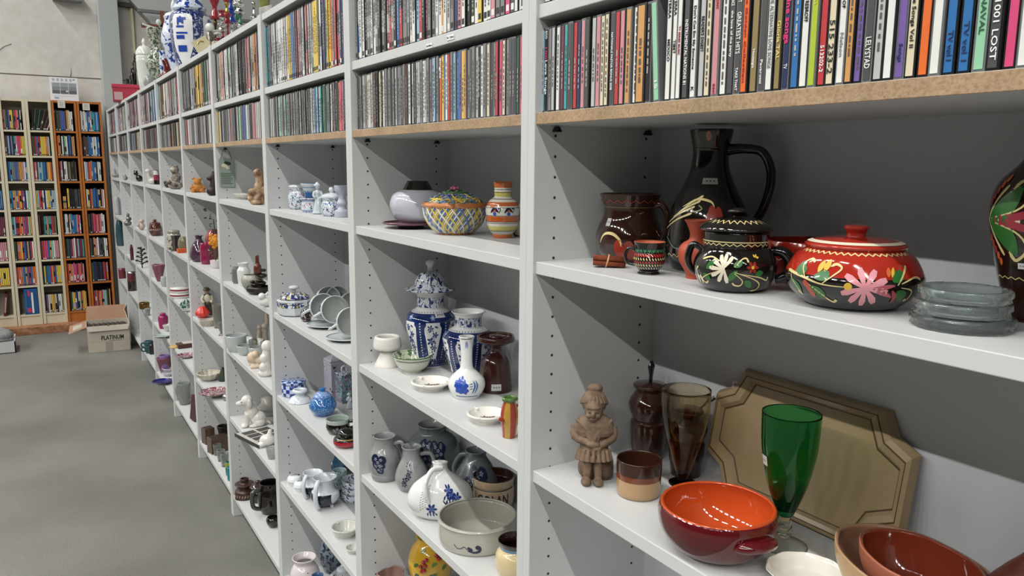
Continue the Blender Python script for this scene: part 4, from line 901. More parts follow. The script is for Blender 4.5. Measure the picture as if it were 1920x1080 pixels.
mb.ball((0, 0, 87*s), 4*s, glz('#7a2f4a'), 8, 6)
for k in range(4): mb.ball((12*s*math.cos(k*1.6+.4), 12*s*math.sin(k*1.6+.4), 80*s), (7*s, 4*s, 2.5*s), glz('#3f6f4c'), 8, 6)
mb.build('flower_knob', parent=L)
# banded majolica vase
mO, mY, mW, mK = glz('#c0622c'), glz('#c9be6a'), glz('#dcd9cd'), glz('#1c2038')
def d_maj(mb, sf, s, H):
    for z in (.135, .275, .30, .41, .55, .70, .82, .87): stroke(mb, sf, [(-.09+.01*i, z*H) for i in range(19)], .0008, nv, prof='line', n=2)
    for a in (-.018, .012):
        stroke(mb, sf, [(a-.008, .46*H), (a, .53*H), (a+.010, .47*H)], .006, nv); stroke(mb, sf, [(a, .46*H), (a+.002, .52*H)], .006, cor)
        stroke(mb, sf, [(a+.010, .45*H), (a+.014, .53*H), (a+.008, .535*H)], .003, nv, prof='drop'); dot(mb, sf, a+.001, .445*H, .004, bl)
    stroke(mb, sf, [(-.03, .565*H), (-.018, .585*H)], .006, cor)
P = vessel('banded_vase', 'orange, yellow and white banded majolica vase right of the woven basket', 'vase', 942, 447, 341, Z1, [(18, 0, mO), (19, .06, mO), (19, .07, mW), (26, .14, mY), (29, .22, mW), (31, .30, mO), (31, .40, mW), (32, .50, mW), (30, .58, mO), (27, .65, mW), (20, .71, mW), (16, .74, mY), (16, .83, mW), (16, .90, mO), (18, 1)], mW, inner=mO, deco=d_maj, n=4)
P = vessel('flower_vase', 'white vase with large pink painted flowers, half hidden by the banded vase', 'vase', 978, 440, 348, Z1, [(14, 0), (22, .3), (24, .5), (14, .75), (8, .9), (10, 1)], pat('pink_floral', '#d8d0c8', ['#8a3a44', '#3f6a4c'], scale=38, thr=.56), H=.068, rot=None)
# ---- middle shelf of the second bay
m_dfl = pat('delft_small', '#d5d8de', ['#24397c'], scale=150, thr=.52, detail=3)
m_cob = glz('#182a62', .08)
m_neck = pat('delft_neck', '#d0d4da', ['#223070'], scale=85, thr=.52, detail=3)
def big_vase(name, lbl, u, vb, k, hasl, Hm):
    def deco(mb, sf, s, H):
        R = max(p[0] for p in sf.p); n = 6
        for i in range(n):
            c = 2*PI*i/n*R+(.006 if hasl else -.010)
            # white panel
            ws = .34*R; rows = []
            for j in range(15):
                tt = j/14; z = (.13+.50*tt)*H; half = ws*min(1, .55+.6*tt)*(1 if tt < .9 else .8)
                rows.append((z, half))
            vs = []
            for z, hf in rows:
                for q_ in range(5): vs.append(sf.at((c+hf*(q_/2-1))/R, z, .0006))
            mb.add(vs, [(5*a+b, 5*a+b+1, 5*a+b+6, 5*a+b+5) for a in range(14) for b in range(4)], wh)
            if math.cos(c/R) < -.2: continue
            stroke(mb, sf, [(c, .17*H), (c-.003, .3*H), (c+.003, .42*H), (c-.002, .56*H)], .0014, db, off=.001, prof='line')
            for j in range(5): flower(mb, sf, c+(.006 if j % 2 else -.006)*(.6+j*.12), (.2+.09*j)*H, .0085 if j != 2 else .012, 5, db, bl)
            for j in range(8): stroke(mb, sf, [(c+(.011 if j % 2 else -.011)*(.5+j*.09), (.18+.055*j)*H), (c+(.004 if j % 2 else -.004), (.2+.055*j)*H)], .0048, db, off=.001)
            # lattice strip between panels
            c2 = c+PI/n*R
            for j in range(14): stroke(mb, sf, [(c2-.0022, (.14+.036*j)*H), (c2+.0022, (.16+.036*j)*H)], .0016, wh, off=.0012); stroke(mb, sf, [(c2+.0022, (.14+.036*j)*H), (c2-.0022, (.16+.036*j)*H)], .0010, wh, off=.0012)
            flower(mb, sf, c, .69*H, .007, 6, lb, wh); flower(mb, sf, c, .075*H, .004, 6, wh, None)
            # collar
            nr = sf.r(.87*H)*2*PI/n
            for j in (0,): 
                stroke(mb, sf, [(c-.006, .84*H), (c-.006, .91*H)], .0022, db); flower(mb, sf, c+.003, .875*H, .0055, 6, db, None)
        for z in (.045, .115, .745, .79, .935): 
            for j in range(40): dot(mb, sf, 2*PI*j/40*R, z*H, .0012, wh if z < .2 else db, off=.0012, n=6)
    P = vessel(name, lbl, 'vase', u, vb, vb-150, Z2, [(26*k, 0, m_por), (28*k, .02, m_cob), (30*k, .1, m_cob), (40*k, .35), (46*k, .55), (45*k, .66), (36*k, .735, m_por), (27*k, .775), (25*k, .80, m_neck), (25*k, .93, m_por), (30*k, .99), (31*k, 1)], m_cob, inner=m_por, H=Hm, solo=False, deco=deco, xmax=.25)
    return P
P = big_vase('ginger_jar', 'tall lidded blue and white jar with flower panels, second bay', 808, 690, 1.0, 1, .188)
h = P.H/P.s
def dl(mb, sf, s):
    for j in range(8): flower(mb, sf, .006*math.cos(j)+j*.02-.07, (h+24)*s, .006, 5, db, bl)
lid(P, [(26, h-1), (44, h+2), (45, h+5), (30, h+10), (27, h+22), (17, h+33), (7, h+38)], pat('delft_lid', '#cfd3da', ['#202f66'], scale=75, thr=.52, detail=3), knob=[(6, h+36), (5, h+44), (8, h+50), (7, h+56), (0, h+58)], km=m_por)
sticker(P, .45, h*.72, 18, 9)
P = big_vase('floral_vase', 'open blue and white vase with windmill panels, in front of the tall lidded jar', 878, 716, 1.02, 0, .160)
P = vessel('egg_cup', 'thick white egg-cup shaped candle holder at the left end', 'candle holder', 727, 691, 627, Z2, [(24, 0), (23, .08), (13, .48), (12, .55), (25, .62), (26, .80), (24, 1)], mat('matt_white', '#d8d5cf', .35), wall=7, depth=.35)
P = vessel('green_rim_bowl', 'small cream bowl with streaked green rim', 'bowl', 774, 701, 655, Z2, [(17, 0), (17, .08), (28, .35), (34, .75), (37, .93, glz('#4b6640')), (37, 1)], glz('#c5c8b8'), inner=pat('green_streak', '#b9bfa9', ['#4b6640'], scale=60, thr=.56), deco=lambda mb, sf, s, H: stroke(mb, sf, [(-.05+.004*i, .78*H+(.0012 if i % 2 else -.001)) for i in range(26)], .002, pc('#4b6640'), prof='line', n=2))
def ashtray(u, vb, r, lbl, z=Z2, ht=.016, col=m_porc, dd='rose'):
    P = vessel('china_ashtray', lbl, 'ashtray', u, vb, vb-24, z, [(r*.62, 0), (r*.66, .25), (r*.8, .55), (r*.98, .95), (r, 1)], col, inner=col, wall=r*.16, H=ht, solo=False, depth=.72)
    s = P.s; mb = MB()
    for k in range(3):
        a = k*2.1+1.7; mb.tube([(r*.72*s*math.cos(a), r*.72*s*math.sin(a), ht+.0005), (r*1.0*s*math.cos(a), r*1.0*s*math.sin(a), ht+.001)], r*.06*s, col, 8, sn=1)
    mb.build('rest', parent=P.root)
    m1, m2 = (pc('#7a2f3c'), pc('#4a5a4a')) if dd == 'rose' else (db, bl)
    zf = max(r*.16*s, ht*.28)+.0014; fl_ = MB()
    for k in range(7):
        a = k*.9; x, y = r*.22*s*math.cos(a)*(k % 3)/1.5, r*.30*s*math.sin(a); fl_.ball((x, y, zf), (r*.09*s, r*.05*s, .0004), (m1, m2)[k % 2], 8, 4)
    fl_.tube([(r*.1*s, -r*.4*s, zf), (0, 0, zf), (-r*.1*s, r*.4*s, zf)], .0005, m2, 6)
    if dd == 'rose': fl_.tube([(r*.93*s*math.cos(k*PI/24), r*.93*s*math.sin(k*PI/24), ht*1.02) for k in range(49)], .0006, pc('#5a3d3a'), 6, sn=1)
    fl_.build('painted_sprig', parent=P.root); return P
ashtray(809, 735, 39, 'white china ashtray with rose sprig, behind the slender delft vase'); ashtray(913, 797, 39, 'white china ashtray with rose sprig, left of the red and yellow figure jug')
def d_bud(mb, sf, s, H):
    for a, z, r in ((-.016, .20, .011), (-.008, .26, .012), (-.020, .28, .010), (-.004, .18, .009), (-.014, .33, .009)): flower(mb, sf, a, z*H, r, 5, pc('#2348a6'), bl, w=r*.8)
    for a in (.012, .018): stroke(mb, sf, [(a, .12*H), (a+.006, .24*H), (a+.004, .33*H)], .004, pc('#3a6a9a'))
    for z in (.20, .24, .28): stroke(mb, sf, [(.006, z*H), (.014, (z+.01)*H)], .0016, db)
    stroke(mb, sf, [(-.03+.005*i, .07*H) for i in range(13)], .0014, pc('#2348a6'), prof='line', n=2); stroke(mb, sf, [(-.03+.01*i, .985*H) for i in range(7)], .0016, nv, prof='line', n=2)
    for a in (-.006, -.002, .002, .006): stroke(mb, sf, [(a*.8, .95*H), (a*1.4, .82*H)], .0025, bl)
P = vessel('bud_vase', 'slender white bud vase with delft blue flowers, in front of the big vases', 'vase', 875, 750, 629, Z2, [(24, 0), (26, .03), (34, .16), (33, .30), (20, .42), (12, .50), (11, .75), (13, .93), (15, 1)], m_por, inner=m_por, deco=d_bud, solo=True)
P = vessel('brown_candlestick', 'chocolate brown ceramic candlestick with wide drip tray', 'candle holder', 929, 739, 627, Z2, [(30, 0), (31, .03), (27, .45), (22, .60), (11, .70), (12, .80), (34, .90), (36, .94), (34, 1), (30, .985), (29, .93), (14, .90), (13, 1)], mat('choco', '#3c1c18', .18, coat=.5), solo=False, open_=False, n=3)
sticker(P, .05, P.H/P.s*.12, 18, 12)
# red and yellow figure jug
p = Place(955, 822, Z2, 10); s = p.s; t = thing('figure_jug', 'small red and yellow striped character-free face jug at the upright', 'jug', p.loc, p.rot); t['label'] = 'small red and yellow striped figure jug with green brim at the upright'
mb = MB(); pr = smooth([(13*s, 0), (14*s, 14*s), (17*s, 34*s), (16*s, 52*s), (12*s, 66*s), (11*s, 72*s)], 5)
for k in range(8): mb.lathe([(0, 0)]+pr+[(0, 66*s)], (glz('#96321f'), glz('#b08a3c'))[k % 2], 5, a0=2*PI*k/8+.1, a1=2*PI*(k+1)/8+.1)
mb.tube([(10*s, -10*s, 34*s), (17*s, -16*s, 38*s), (18*s, -20*s, 40*s)], 4*s, glz('#96321f'), 8); mb.build('body', parent=t)
mb = MB(); mb.lathe(smooth([(11*s, 68*s), (15*s, 72*s), (14*s, 76*s), (10*s, 77*s), (8*s, 70*s)], 3), glz('#4c6b34'), 20, bumpf=lambda t_, i: 1+.08*math.sin(t_*5)); mb.build('brim', parent=t)
mb = MB(); mb.tube([(-2*s, 13*s, 60*s), (-2*s, 24*s, 56*s), (-2*s, 24*s, 36*s), (-2*s, 15*s, 26*s)], 3*s, glz('#96321f'), 8); mb.build('handle', parent=t)

# ---- third shelf of the second bay: stoneware
m_sg = mat('salt_glaze_grey', '#8d9090', .25, coat=.4, mottle='#7e8181', mscale=40); m_sgd = mat('salt_glaze_dark', '#5d6466', .2, coat=.4)
def grapes(mb, sf, a, z, k=1.0, m=None, m2=None):
    m = m or nv; m2 = m2 or pc('#8f9aa0')
    for dx, dz, r in ((0, 0, .012), (.008, .008, .009), (-.007, .010, .009), (.004, -.012, .008)): dot(mb, sf, a+dx*k, z+dz*k, r*k, m)
    for dx, dz in ((0, .004), (.005, -.002), (-.004, -.004), (.001, -.011), (.006, .009), (-.005, .010)): flower(mb, sf, a+dx*k, z+dz*k, .0035*k, 5, m2, None)
def jug(name, lbl, u, vb, vt, prof, m, dec, hp, hr=4, z=Z3-.002, ang=1.3, **kw):
    P = vessel(name, lbl, 'jug', u, vb, vt, z, prof, m, inner=kw.pop('inner', m), solo=False, deco=dec, **kw); h = P.H/P.s
    handle(P, ang, [(a, b*h) for a, b in hp], hr, m, flat=.8); return P
jug('stoneware_jug', 'grey stoneware jug with dark grape relief, leftmost on its shelf', 722, 903, 810, [(23, 0), (25, .06), (25, .14), (24, .16), (29, .40), (27, .62), (20, .78), (19, .92), (21, 1)], m_sg,
    lambda mb, sf, s, H: (grapes(mb, sf, -.018, .45*H, 1.3), grapes(mb, sf, -.012, .36*H, .8)), [(18, .82), (32, .86), (38, .68), (34, .46), (27, .36)])
jug('stoneware_pitcher', 'grey stoneware pear-shaped jug with blue blossoms beside the leftmost jug', 773, 924, 833, [(20, 0), (29, .14), (32, .32), (26, .55), (17, .76), (16, .92), (19, 1)], m_sg,
    lambda mb, sf, s, H: [flower(mb, sf, a, z*H, .008, 5, nv, None) for a, z in ((-.018, .34), (-.008, .52), (-.014, .66), (-.020, .24), (-.010, .42))], [(16, .84), (36, .86), (42, .66), (36, .42), (28, .32)])
P = vessel('stoneware_crock', 'big grey stoneware jar with dark leaves, half hidden behind the jugs', 'jar', 812, 903, 770, Z3-.002, [(34, 0), (46, .25), (50, .5), (42, .72), (27, .84), (25, .92), (28, 1)], m_sgd, inner=m_sg, H=.135,
    deco=lambda mb, sf, s, H: (grapes(mb, sf, -.022, .62*H, 1.4), grapes(mb, sf, .014, .60*H, 1.4), grapes(mb, sf, .004, .48*H, 1.2)))
jug('stoneware_ewer', 'dark grey stoneware ewer with black medallion behind the delft flask', 893, 918, 800, [(26, 0), (38, .25), (40, .45), (28, .7), (18, .88), (20, 1)], m_sgd,
    lambda mb, sf, s, H: (grapes(mb, sf, .004, .5*H, 1.8), grapes(mb, sf, -.014, .4*H, 1.2)), [(-14, .9), (-30, .86), (-42, .6), (-36, .35)], H=.118)
# delft flask with handle
P = Place(826, 978, Z3-.002, 26); s = P.s; t = thing('delft_flask', 'white delft flask with blue flowers, printed verse and looped handle', 'flask', P.loc, P.rot); P.root = t
tilt = Matrix.Rotation(-.0, 4, 'X'); pr = smooth([(34*s, 0), (50*s, 10*s), (62*s, 32*s), (54*s, 58*s), (34*s, 76*s), (18*s, 88*s), (13*s, 98*s), (15*s, 106*s)], 6); sf = Surf(pr)
mb = MB(); mb.lathe([(0, 0)]+pr+[(10*s, 106*s), (8*s, 90*s), (0, 88*s)], m_por, 40, M=Matrix.Diagonal((.62, 1, 1, 1)))
dm = MB()
for a, z in ((-.020, 30), (.022, 62), (.026, 54), (.040, 48)):
    flower(dm, sf, a, z*s, .013, 6, db, bl)
    for q_ in range(4): stroke(dm, sf, [(a-.010+q_*.006, (z-8)*s), (a-.014+q_*.009, (z-16)*s)], .004, db)
for q_ in range(6): stroke(dm, sf, [(.012+q_*.004, 38*s), (.006+q_*.008, 46*s)], .003, nv)
for r_ in range(9):
    for q_ in range(3): stroke(dm, sf, [(-.050+q_*.0065, (26+r_*4.5+q_*3)*s), (-.0455+q_*.0065, (28+r_*4.5+q_*3)*s)], .0009, flat('#555555'), prof='line')
mb.add([(v[0]*.62, v[1], v[2]) for v in dm.v], dm.f, wh); n0 = len(mb.f)-len(dm.f)
for j, k_ in enumerate(dm.m): mb.m[n0+j] = mb.mi(dm.mats[k_])
mb.build('body', parent=t)
hm = MB(); hm.tube([(6*s, 4*s, 96*s), (16*s, -14*s, 96*s), (30*s, -26*s, 80*s), (36*s, -26*s, 58*s), (32*s, -20*s, 40*s)], [4.5*s, 5*s, 5*s, 5*s, 5*s], m_por, 10)
for k_ in range(7): hm.ball((31*s+k_*.9*s, -28*s+k_*.7*s, (82-6*k_)*s), (2.2*s, 2*s, 2*s), db, 6, 4)
hm.build('handle', parent=t)
# golan mug
P = vessel('lettered_mug', 'cream mug with dark brown inside and dark letters GOLAN', 'mug', 925, 952, 868, Z3-.002, [(28, 0), (34, .12), (38, .35), (38, .66), (36, .76), (37, .80, glz('#b29c80')), (38, .96), (38, 1)], glz('#a8937a'), inner=m_dbrn, solo=False, wall=3, H=.080,
    deco=lambda mb, sf, s, H: (stroke(mb, sf, [(-.06+.01*i, .74*H) for i in range(13)], .0022, flat('#2a2a33'), prof='line', n=2)))
def wrap_text(P, txt, zc, size, m, a0, parent, name='lettering', width=None, off=.0012):
    o = text_mesh(txt, size, m, name, parent, None, bold=.0004, width=width)
    for v in o.data.vertices:
        R = P.surf.r(zc); x, y, z_ = v.co; p_ = P.surf.at(a0+x/R, zc+y, off+z_*.5); v.co = p_
wrap_text(P, 'GOLAN', P.H*.46, .034, flat('#23252f'), -.02, P.root, width=.076)
# grey casserole bowl
def d_gb(mb, sf, s, H):
    stroke(mb, sf, [(-.052, .45*H), (-.044, .32*H), (-.034, .34*H), (-.028, .42*H), (-.020, .30*H)], .0014, nv, prof='line'); dot(mb, sf, -.014, .32*H, .0045, nv); dot(mb, sf, -.018, .38*H, .003, nv)
    stroke(mb, sf, [(-.020, .28*H), (-.006, .22*H), (.004, .28*H), (.004, .40*H), (-.004, .44*H)], .010, nv, prof='drop')
P = vessel('stoneware_bowl', 'wide straight grey stoneware bowl with black tendril', 'bowl', 895, 1041, 935, Z3-.002, [(64, 0), (70, .05), (73, .3), (73, .85), (75, .95), (74, 1)], mat('bowl_grey', '#b0aea4', .2, coat=.4), inner=mat('bowl_in', '#98978c', .15, coat=.5), wall=5, deco=d_gb, depth=.9, H=.055, seg=48)
P = vessel('rimmed_pot', 'cream pot with dark maroon and blue rim, half behind the upright', 'pot', 966, 1092, 998, Z3-.002, [(30, 0), (38, .3), (37, .6), (30, .76), (29, .80, glz('#5f86a8')), (30, .88, m_dbrn), (33, 1)], glz('#cbb98f'), inner=m_dbrn, H=.072)
P = vessel('shell_bowl', 'small mauve-brown folded shell bowl low in the second bay', 'bowl', 735, 1090, 1045, .45, [(14, 0), (20, .4), (23, .8), (24, 1)], glz('#7a5a52'), inner=glz('#8a6f66'), H=.045, bumpf=lambda t, i: 1+.12*math.sin(t*3)+.05*math.sin(t*7))
# fruit vase
P = Place(808, 1130, .45, 34); s = P.s; t = thing('fruit_vase', 'majolica vase covered with red fruits and green leaves, low in the second bay', 'vase', P.loc, P.rot); P.root = t
pr = smooth([(22*s, 0), (34*s, 30*s), (42*s, 62*s), (36*s, 90*s), (24*s, 108*s), (27*s, 116*s)], 5); sf = Surf(pr); mb = MB(); mb.lathe([(0, 0)]+pr+[(22*s, 112*s), (0, 100*s)], glz('#c39a2c'), 32)
rr = random.Random(4)
for k in range(26):
    a = rr.uniform(-1.5, 1.5)*.03; z = rr.uniform(20, 104)*s; stroke(mb, sf, [(a-.006, z-.004), (a, z+.002), (a+.008, z+.004)], .009, (pc('#3f6a2c'), pc('#5c7f34'), pc('#2f4f2a'))[k % 3], off=.001)
mb.build('body', parent=t); mb = MB()
for k, (a, z) in enumerate(((-.026, 74), (-.020, 82), (-.014, 76), (-.022, 66), (-.012, 86), (-.016, 68), (.016, 92), (.022, 86))):
    p_ = sf.at(a/(42*s), z*s, .002); mb.ball(p_, .0052, glz('#a8252c'), 10, 7)
mb.build('fruit_relief', parent=t)

# ================================================================== third bay
# ---- first shelf
m_fl1 = pat('china_floral', '#c9d2da', ['#3f6f78', '#8a4a78', '#33506a'], scale=120, thr=.60, detail=2)
m_blu = pat('blue_scroll', '#c4d2dc', ['#2a5b92'], scale=150, thr=.50); m_chw = glz('#c9d0d6')
P = vessel('sugar_jar', 'small white china sugar jar with green leaf print, left of the flared cup', 'jar', 561, 393, 351, Z1, [(15, 0), (19, .15), (20, .55), (17, .80), (16, .86), (17, 1)], m_fl1, open_=False, solo=False)
h = P.H/P.s; lid(P, [(17, h), (18, h+2), (14, h+5), (0, h+6)], m_chw)
P = vessel('china_beaker', 'striped white and blue china beaker under the flared cup', 'cup', 583, 400, 360, Z1, [(15, 0), (15, .1), (17, .2), (17, .5), (16, .8), (19, 1)], pat('pink_rose', '#cdd6dc', ['#a86a78', '#33506a'], scale=90, thr=.60), deco=lambda mb, sf, s, H: [stroke(mb, sf, [(-.04+.01*i, z*H) for i in range(9)], .0014, bl, prof='line', n=2) for z in (.1, .2, .85, .93)], H=.044)
P2 = vessel('flared_cup', 'flared blue and white cup standing on the striped beaker', 'cup', 575, 396, 327, Z1+.0455, [(13, 0), (14, .1), (15, .40, m_blu), (17, .5, m_chw), (24, .95), (24, 1)], glz('#2a5b92'), H=.044, place=None, deco=lambda mb, sf, s, H: [dot(mb, sf, -.04+.0045*i, .74*H, .0015, bl) for i in range(18)])
P2.root.location.x, P2.root.location.y = P.root.location.x+.001, P.root.location.y+.002
m_fig = glz('#bcc6ce', .15)
def lady(u, vb, hpx, lbl, m, z, name='porcelain_figurine', k=1.0):
    p = Place(u, vb, z, 8); s = p.s*hpx/66; q = lambda x, y, z_: (x*s, y*s, z_*s)
    o = sculpt(name, [('b', q(0, 0, 3), (12*s, 13*s, 4*s)), ('t', [q(0, 0, 2), q(0, 1, 20), q(0, 0, 36), q(0, 0, 44)], [12*s, 9*s, 5*s, 6*s]), ('b', q(0, 0, 44), (5*s, 7*s, 6*s)), ('b', q(1, 0, 56), (5*s, 5*s, 6*s)), ('b', q(-1, 0, 59), (8*s, 9*s, 3.5*s)), ('b', q(-1, 0, 61), (5*s, 5*s, 5*s)),
        ('t', [q(0, -6, 47), q(4, -9, 38), q(6, -4, 34)], [3*s, 2.6*s, 2.4*s]), ('t', [q(0, 6, 47), q(4, 9, 38), q(6, 5, 32)], [3*s, 2.6*s, 2.4*s])], .0016, m, loc=p.loc, rot=p.rot)
    return tag(o, lbl, 'figurine')
lady(597, 402, 60, 'white and blue porcelain lady figurine between the cup and the lidded jar', m_fig, Z1)
P = vessel('lidded_jar', 'round china jar with knobbed lid, green leaves and purple rose', 'jar', 624, 406, 352, Z1, [(16, 0), (20, .12), (22, .42), (20, .66), (18, .82), (18, .84), (20, 1)], m_fl1, open_=False, solo=False, H=.052, deco=lambda mb, sf, s, H: (flower(mb, sf, .008, .38*H, .006, 6, pc('#84497a'), pc('#6a2f60')), [dot(mb, sf, -.03+.007*i, .70*H, .0018, bl) for i in range(9)]))
h = P.H/P.s; lid(P, [(20, h), (20, h+4), (14, h+8), (4, h+10)], m_chw, knob=[(3, h+9), (6, h+14), (5, h+19), (0, h+21)], km=m_chw)
P = vessel('frosted_candle_holder', 'tall frosted white candle holder at the right upright', 'candle holder', 642, 408, 322, Z1, [(14, 0), (14, .2), (9, .26), (7, .34), (10, .44), (7, .58), (8, .70), (13, .84), (14, 1)], mat('frosted', '#a9aebb', .35), H=.088)
# ---- second shelf: tureen and stacked cups
m_band = pat('persian_band', '#26356e', ['#c2b25c', '#d2d6da'], scale=70, thr=.55, detail=3)
m_cup = glz('#c2c9cc', .1); m_cupin = glz('#9aa09c', .12)
P = vessel('sugar_tureen', 'octagonal lidded white tureen with dark blue and yellow band', 'tureen', 553, 594, 548, Z2, [(25, 0), (29, .06), (31, .12), (31, .50, m_band), (32, .82, m_cup), (31, .92), (24, 1)], m_cup, open_=False, solo=False, seg=8, n=2, H=.056)
for f in P.body.data.polygons: f.use_smooth = False
h = P.H/P.s; lid(P, [(27, h), (28, h+2), (20, h+8), (12, h+11), (3, h+12)], m_band, knob=[(3, h+11), (3, h+14), (9, h+18), (8, h+22), (0, h+24)], km=m_cup)
handle(P, 1.25, [(30, h*.85), (38, h*.9), (40, h*.6), (31, h*.5)], 3, m_cup, flat=.6)
def tipped_cup(u, vb, z, r, lbl, dx=0, zup=0, depth_px=26, n=1, dark=False):
    """cup lying on its side, open base of the cup towards the viewer"""
    p = Place(u, vb, z, 6); s = p.s; p.fit(r*1.25*s); t = thing('teacup', lbl, 'cup', p.loc+Vector((0, 0, zup)), p.rot, None)
    Mx = Matrix.Translation((0, 0, r*s)) @ Matrix.Rotation(.85, 4, 'Z') @ Matrix.Rotation(-.20, 4, 'Y') @ Matrix.Rotation(PI/2, 4, 'Y') @ Matrix.Rotation(.55, 4, 'X')
    mb = MB(); L = depth_px*s
    mb.lathe([(0, L*.55, m_cupin), (r*.55*s, L*.5, m_cupin), (r*.9*s, L*.8, m_cupin), (r*.95*s, L, m_cup), (r*s, L*1.0, m_cup), (r*1.0*s, L*.75, m_band), (r*.96*s, L*.3, m_cup), (r*.7*s, 0, m_cup), (0, 0, m_cup)], m_cup, 32, M=Mx)
    mb.build('body', parent=t)
    mb = MB(); Mh = Mx @ Matrix.Rotation(PI, 4, 'Z'); hh = 12
    mb.tube([tuple(Mx @ Vector((.0, -r*.9*s, L*.85))), tuple(Mx @ Vector((r*.2*s, -(r+12)*s, L*.75))), tuple(Mx @ Vector((r*.25*s, -(r+10)*s, L*.4))), tuple(Mx @ Vector((.0, -r*.85*s, L*.35)))], 2.5*s, m_cup, 8)
    mb.build('handle', parent=t); return t
def saucer(u, vb, z, r, lbl, zup=0, grp=None):
    P = vessel('saucer', lbl, 'saucer', u, vb, vb-8, z+zup, [(r*.5, 0), (r*.7, .35), (r, .9), (r, 1, pc('#4a4550'))], m_cup, inner=m_cup, wall=2, H=.010, depth=.4, group=grp); return P
saucer(614, 616, Z2, 38, 'white saucer with dark rim under the front row of tipped cups'); saucer(650, 641, Z2, 38, 'white saucer with dark rim nearest the right upright')
tipped_cup(609, 566, Z2, 21, 'teacup with blue and yellow band, back row, leftmost'); tipped_cup(626, 570, Z2, 21, 'teacup with blue and yellow band, back row, middle'); tipped_cup(652, 586, Z2, 20, 'teacup in the back row, partly behind the upright')
tipped_cup(600, 606, Z2, 25, 'teacup with blue and yellow band, front row, left one of the nested pair', zup=.008); tipped_cup(622, 612, Z2, 26, 'grey-white teacup tipped forward, front row, right one of the nested pair', zup=.008); tipped_cup(652, 636, Z2, 27, 'teacup tipped forward on the saucer nearest the right upright', zup=.008)
vessel('owl_pot', 'tiny dark brown marbled pot between tureen and cups', 'pot', 574, 604, 578, Z2, [(8, 0), (10, .3), (10, .7), (7, .95), (5, 1)], pat('marbled', '#2a1a1c', ['#a9a5a0'], scale=90, thr=.58), open_=False)
# ---- third shelf
P = Place(551, 746, Z3, 20); s = P.s; t = thing('checked_tin', 'blue and white checked tin at the left end', 'tin', P.loc, P.rot)
mb = MB(); mb.lathe([(0, 0), (21*s, 0), (22*s, 3*s), (22*s, 22*s), (20*s, 24*s), (0, 24*s)], pat('blue_check', '#b9c6dc', ['#1c3580'], kind='check', scale=75, rough=.25), 32); mb.build('body', parent=t)
mb = MB(); mb.lathe([(0, 23*s), (22.5*s, 23*s), (22.5*s, 27*s), (20*s, 29*s), (0, 29*s)], pat('blue_check2', '#a9bbd6', ['#1c3580'], kind='check', scale=60, rough=.25), 32); mb.build('lid', parent=t)
P = vessel('delft_candle_holder', 'low white candle holder with blue flowers in front of the checked tin', 'candle holder', 563, 759, 728, Z3, [(21, 0), (22, .08), (17, .38), (10, .55), (9, .75), (14, .9), (14, 1)], pat('sprig_blue', '#ccd3da', ['#2c4468'], scale=110, thr=.64), wall=7, depth=.3)
P = vessel('blue_sugar_pot', 'round bright blue patterned pot with lid and blue knob', 'pot', 606, 782, 748, Z3, [(14, 0), (16, .06), (24, .35), (25, .6), (19, .9), (15, 1)], pat('blue_cells', '#2d5a9c', ['#8fc4dc', '#3a9ab8'], scale=160, thr=.72, kind='cells'), open_=False, solo=False, H=.062)
h = P.H/P.s; lid(P, [(17, h-1), (16, h+2), (11, h+7), (6, h+9)], pat('lid_cells', '#7a9fcc', ['#9a86b8', '#2d5a9c'], scale=150, thr=.66, kind='cells'), knob=[(5, h+8), (5, h+12), (6, h+15), (0, h+16)], km=glz('#2a6aa8'))
def canister(name, lbl, u, vb, w_, hpx, m, mtop, loop, z=Z3, rot=.5, xm=None):
    P = Place(u, vb, z, w_*.5); s = P.s; t = thing(name, lbl, 'canister', P.loc, P.rot+rot); P.root = t; mb = MB(); hw = w_*s/2
    pr = [(hw*1.25, 0), (hw*1.38, 3*s), (hw*1.38, hpx*.9*s), (hw*1.45, hpx*.93*s), (hw*1.3, hpx*s)]
    mb.lathe([(0, 0)]+pr+[(0, hpx*s)], m, 4, M=Matrix.Rotation(PI/4, 4, 'Z')); o = mb.build('body', parent=t, bevel=.002)
    for f in o.data.polygons: f.use_smooth = False
    mb = MB(); mb.lathe([(hw*1.42, hpx*s), (hw*1.3, hpx*1.05*s), (hw*.5, hpx*1.13*s), (0, hpx*1.15*s)], mtop, 4, M=Matrix.Rotation(PI/4, 4, 'Z')); l_ = mb.build('lid', parent=t, bevel=.001)
    for f in l_.data.polygons: f.use_smooth = False
    if loop: MB().tube([(0, -5*s, hpx*1.12*s), (0, -5*s, hpx*1.25*s), (0, 0, hpx*1.30*s), (0, 5*s, hpx*1.25*s), (0, 5*s, hpx*1.12*s)], 1.8*s, glz('#c3cad2'), 8).build('loop_handle', parent=l_)
    else: MB().ball((0, 0, hpx*1.17*s), 3.5*s, glz('#c3cad2')).build('knob', parent=l_)
    return P
canister('tea_canister', 'tall square white porcelain tea canister at the back', 628, 747, 29, 70, pat('canister_w', '#b3b0bd', ['#4a4560'], scale=40, thr=.66), glz('#b9b9c4'), 0)
canister('floral_canister', 'square porcelain canister with pink and green flowers and loop lid', 647, 756, 27, 52, pat('canister_f', '#7f97a4', ['#1f2c52', '#b04a80', '#2f8068'], scale=95, thr=.56), pat('canister_t', '#c3c9d2', ['#232c4c'], scale=120, thr=.52), 1)
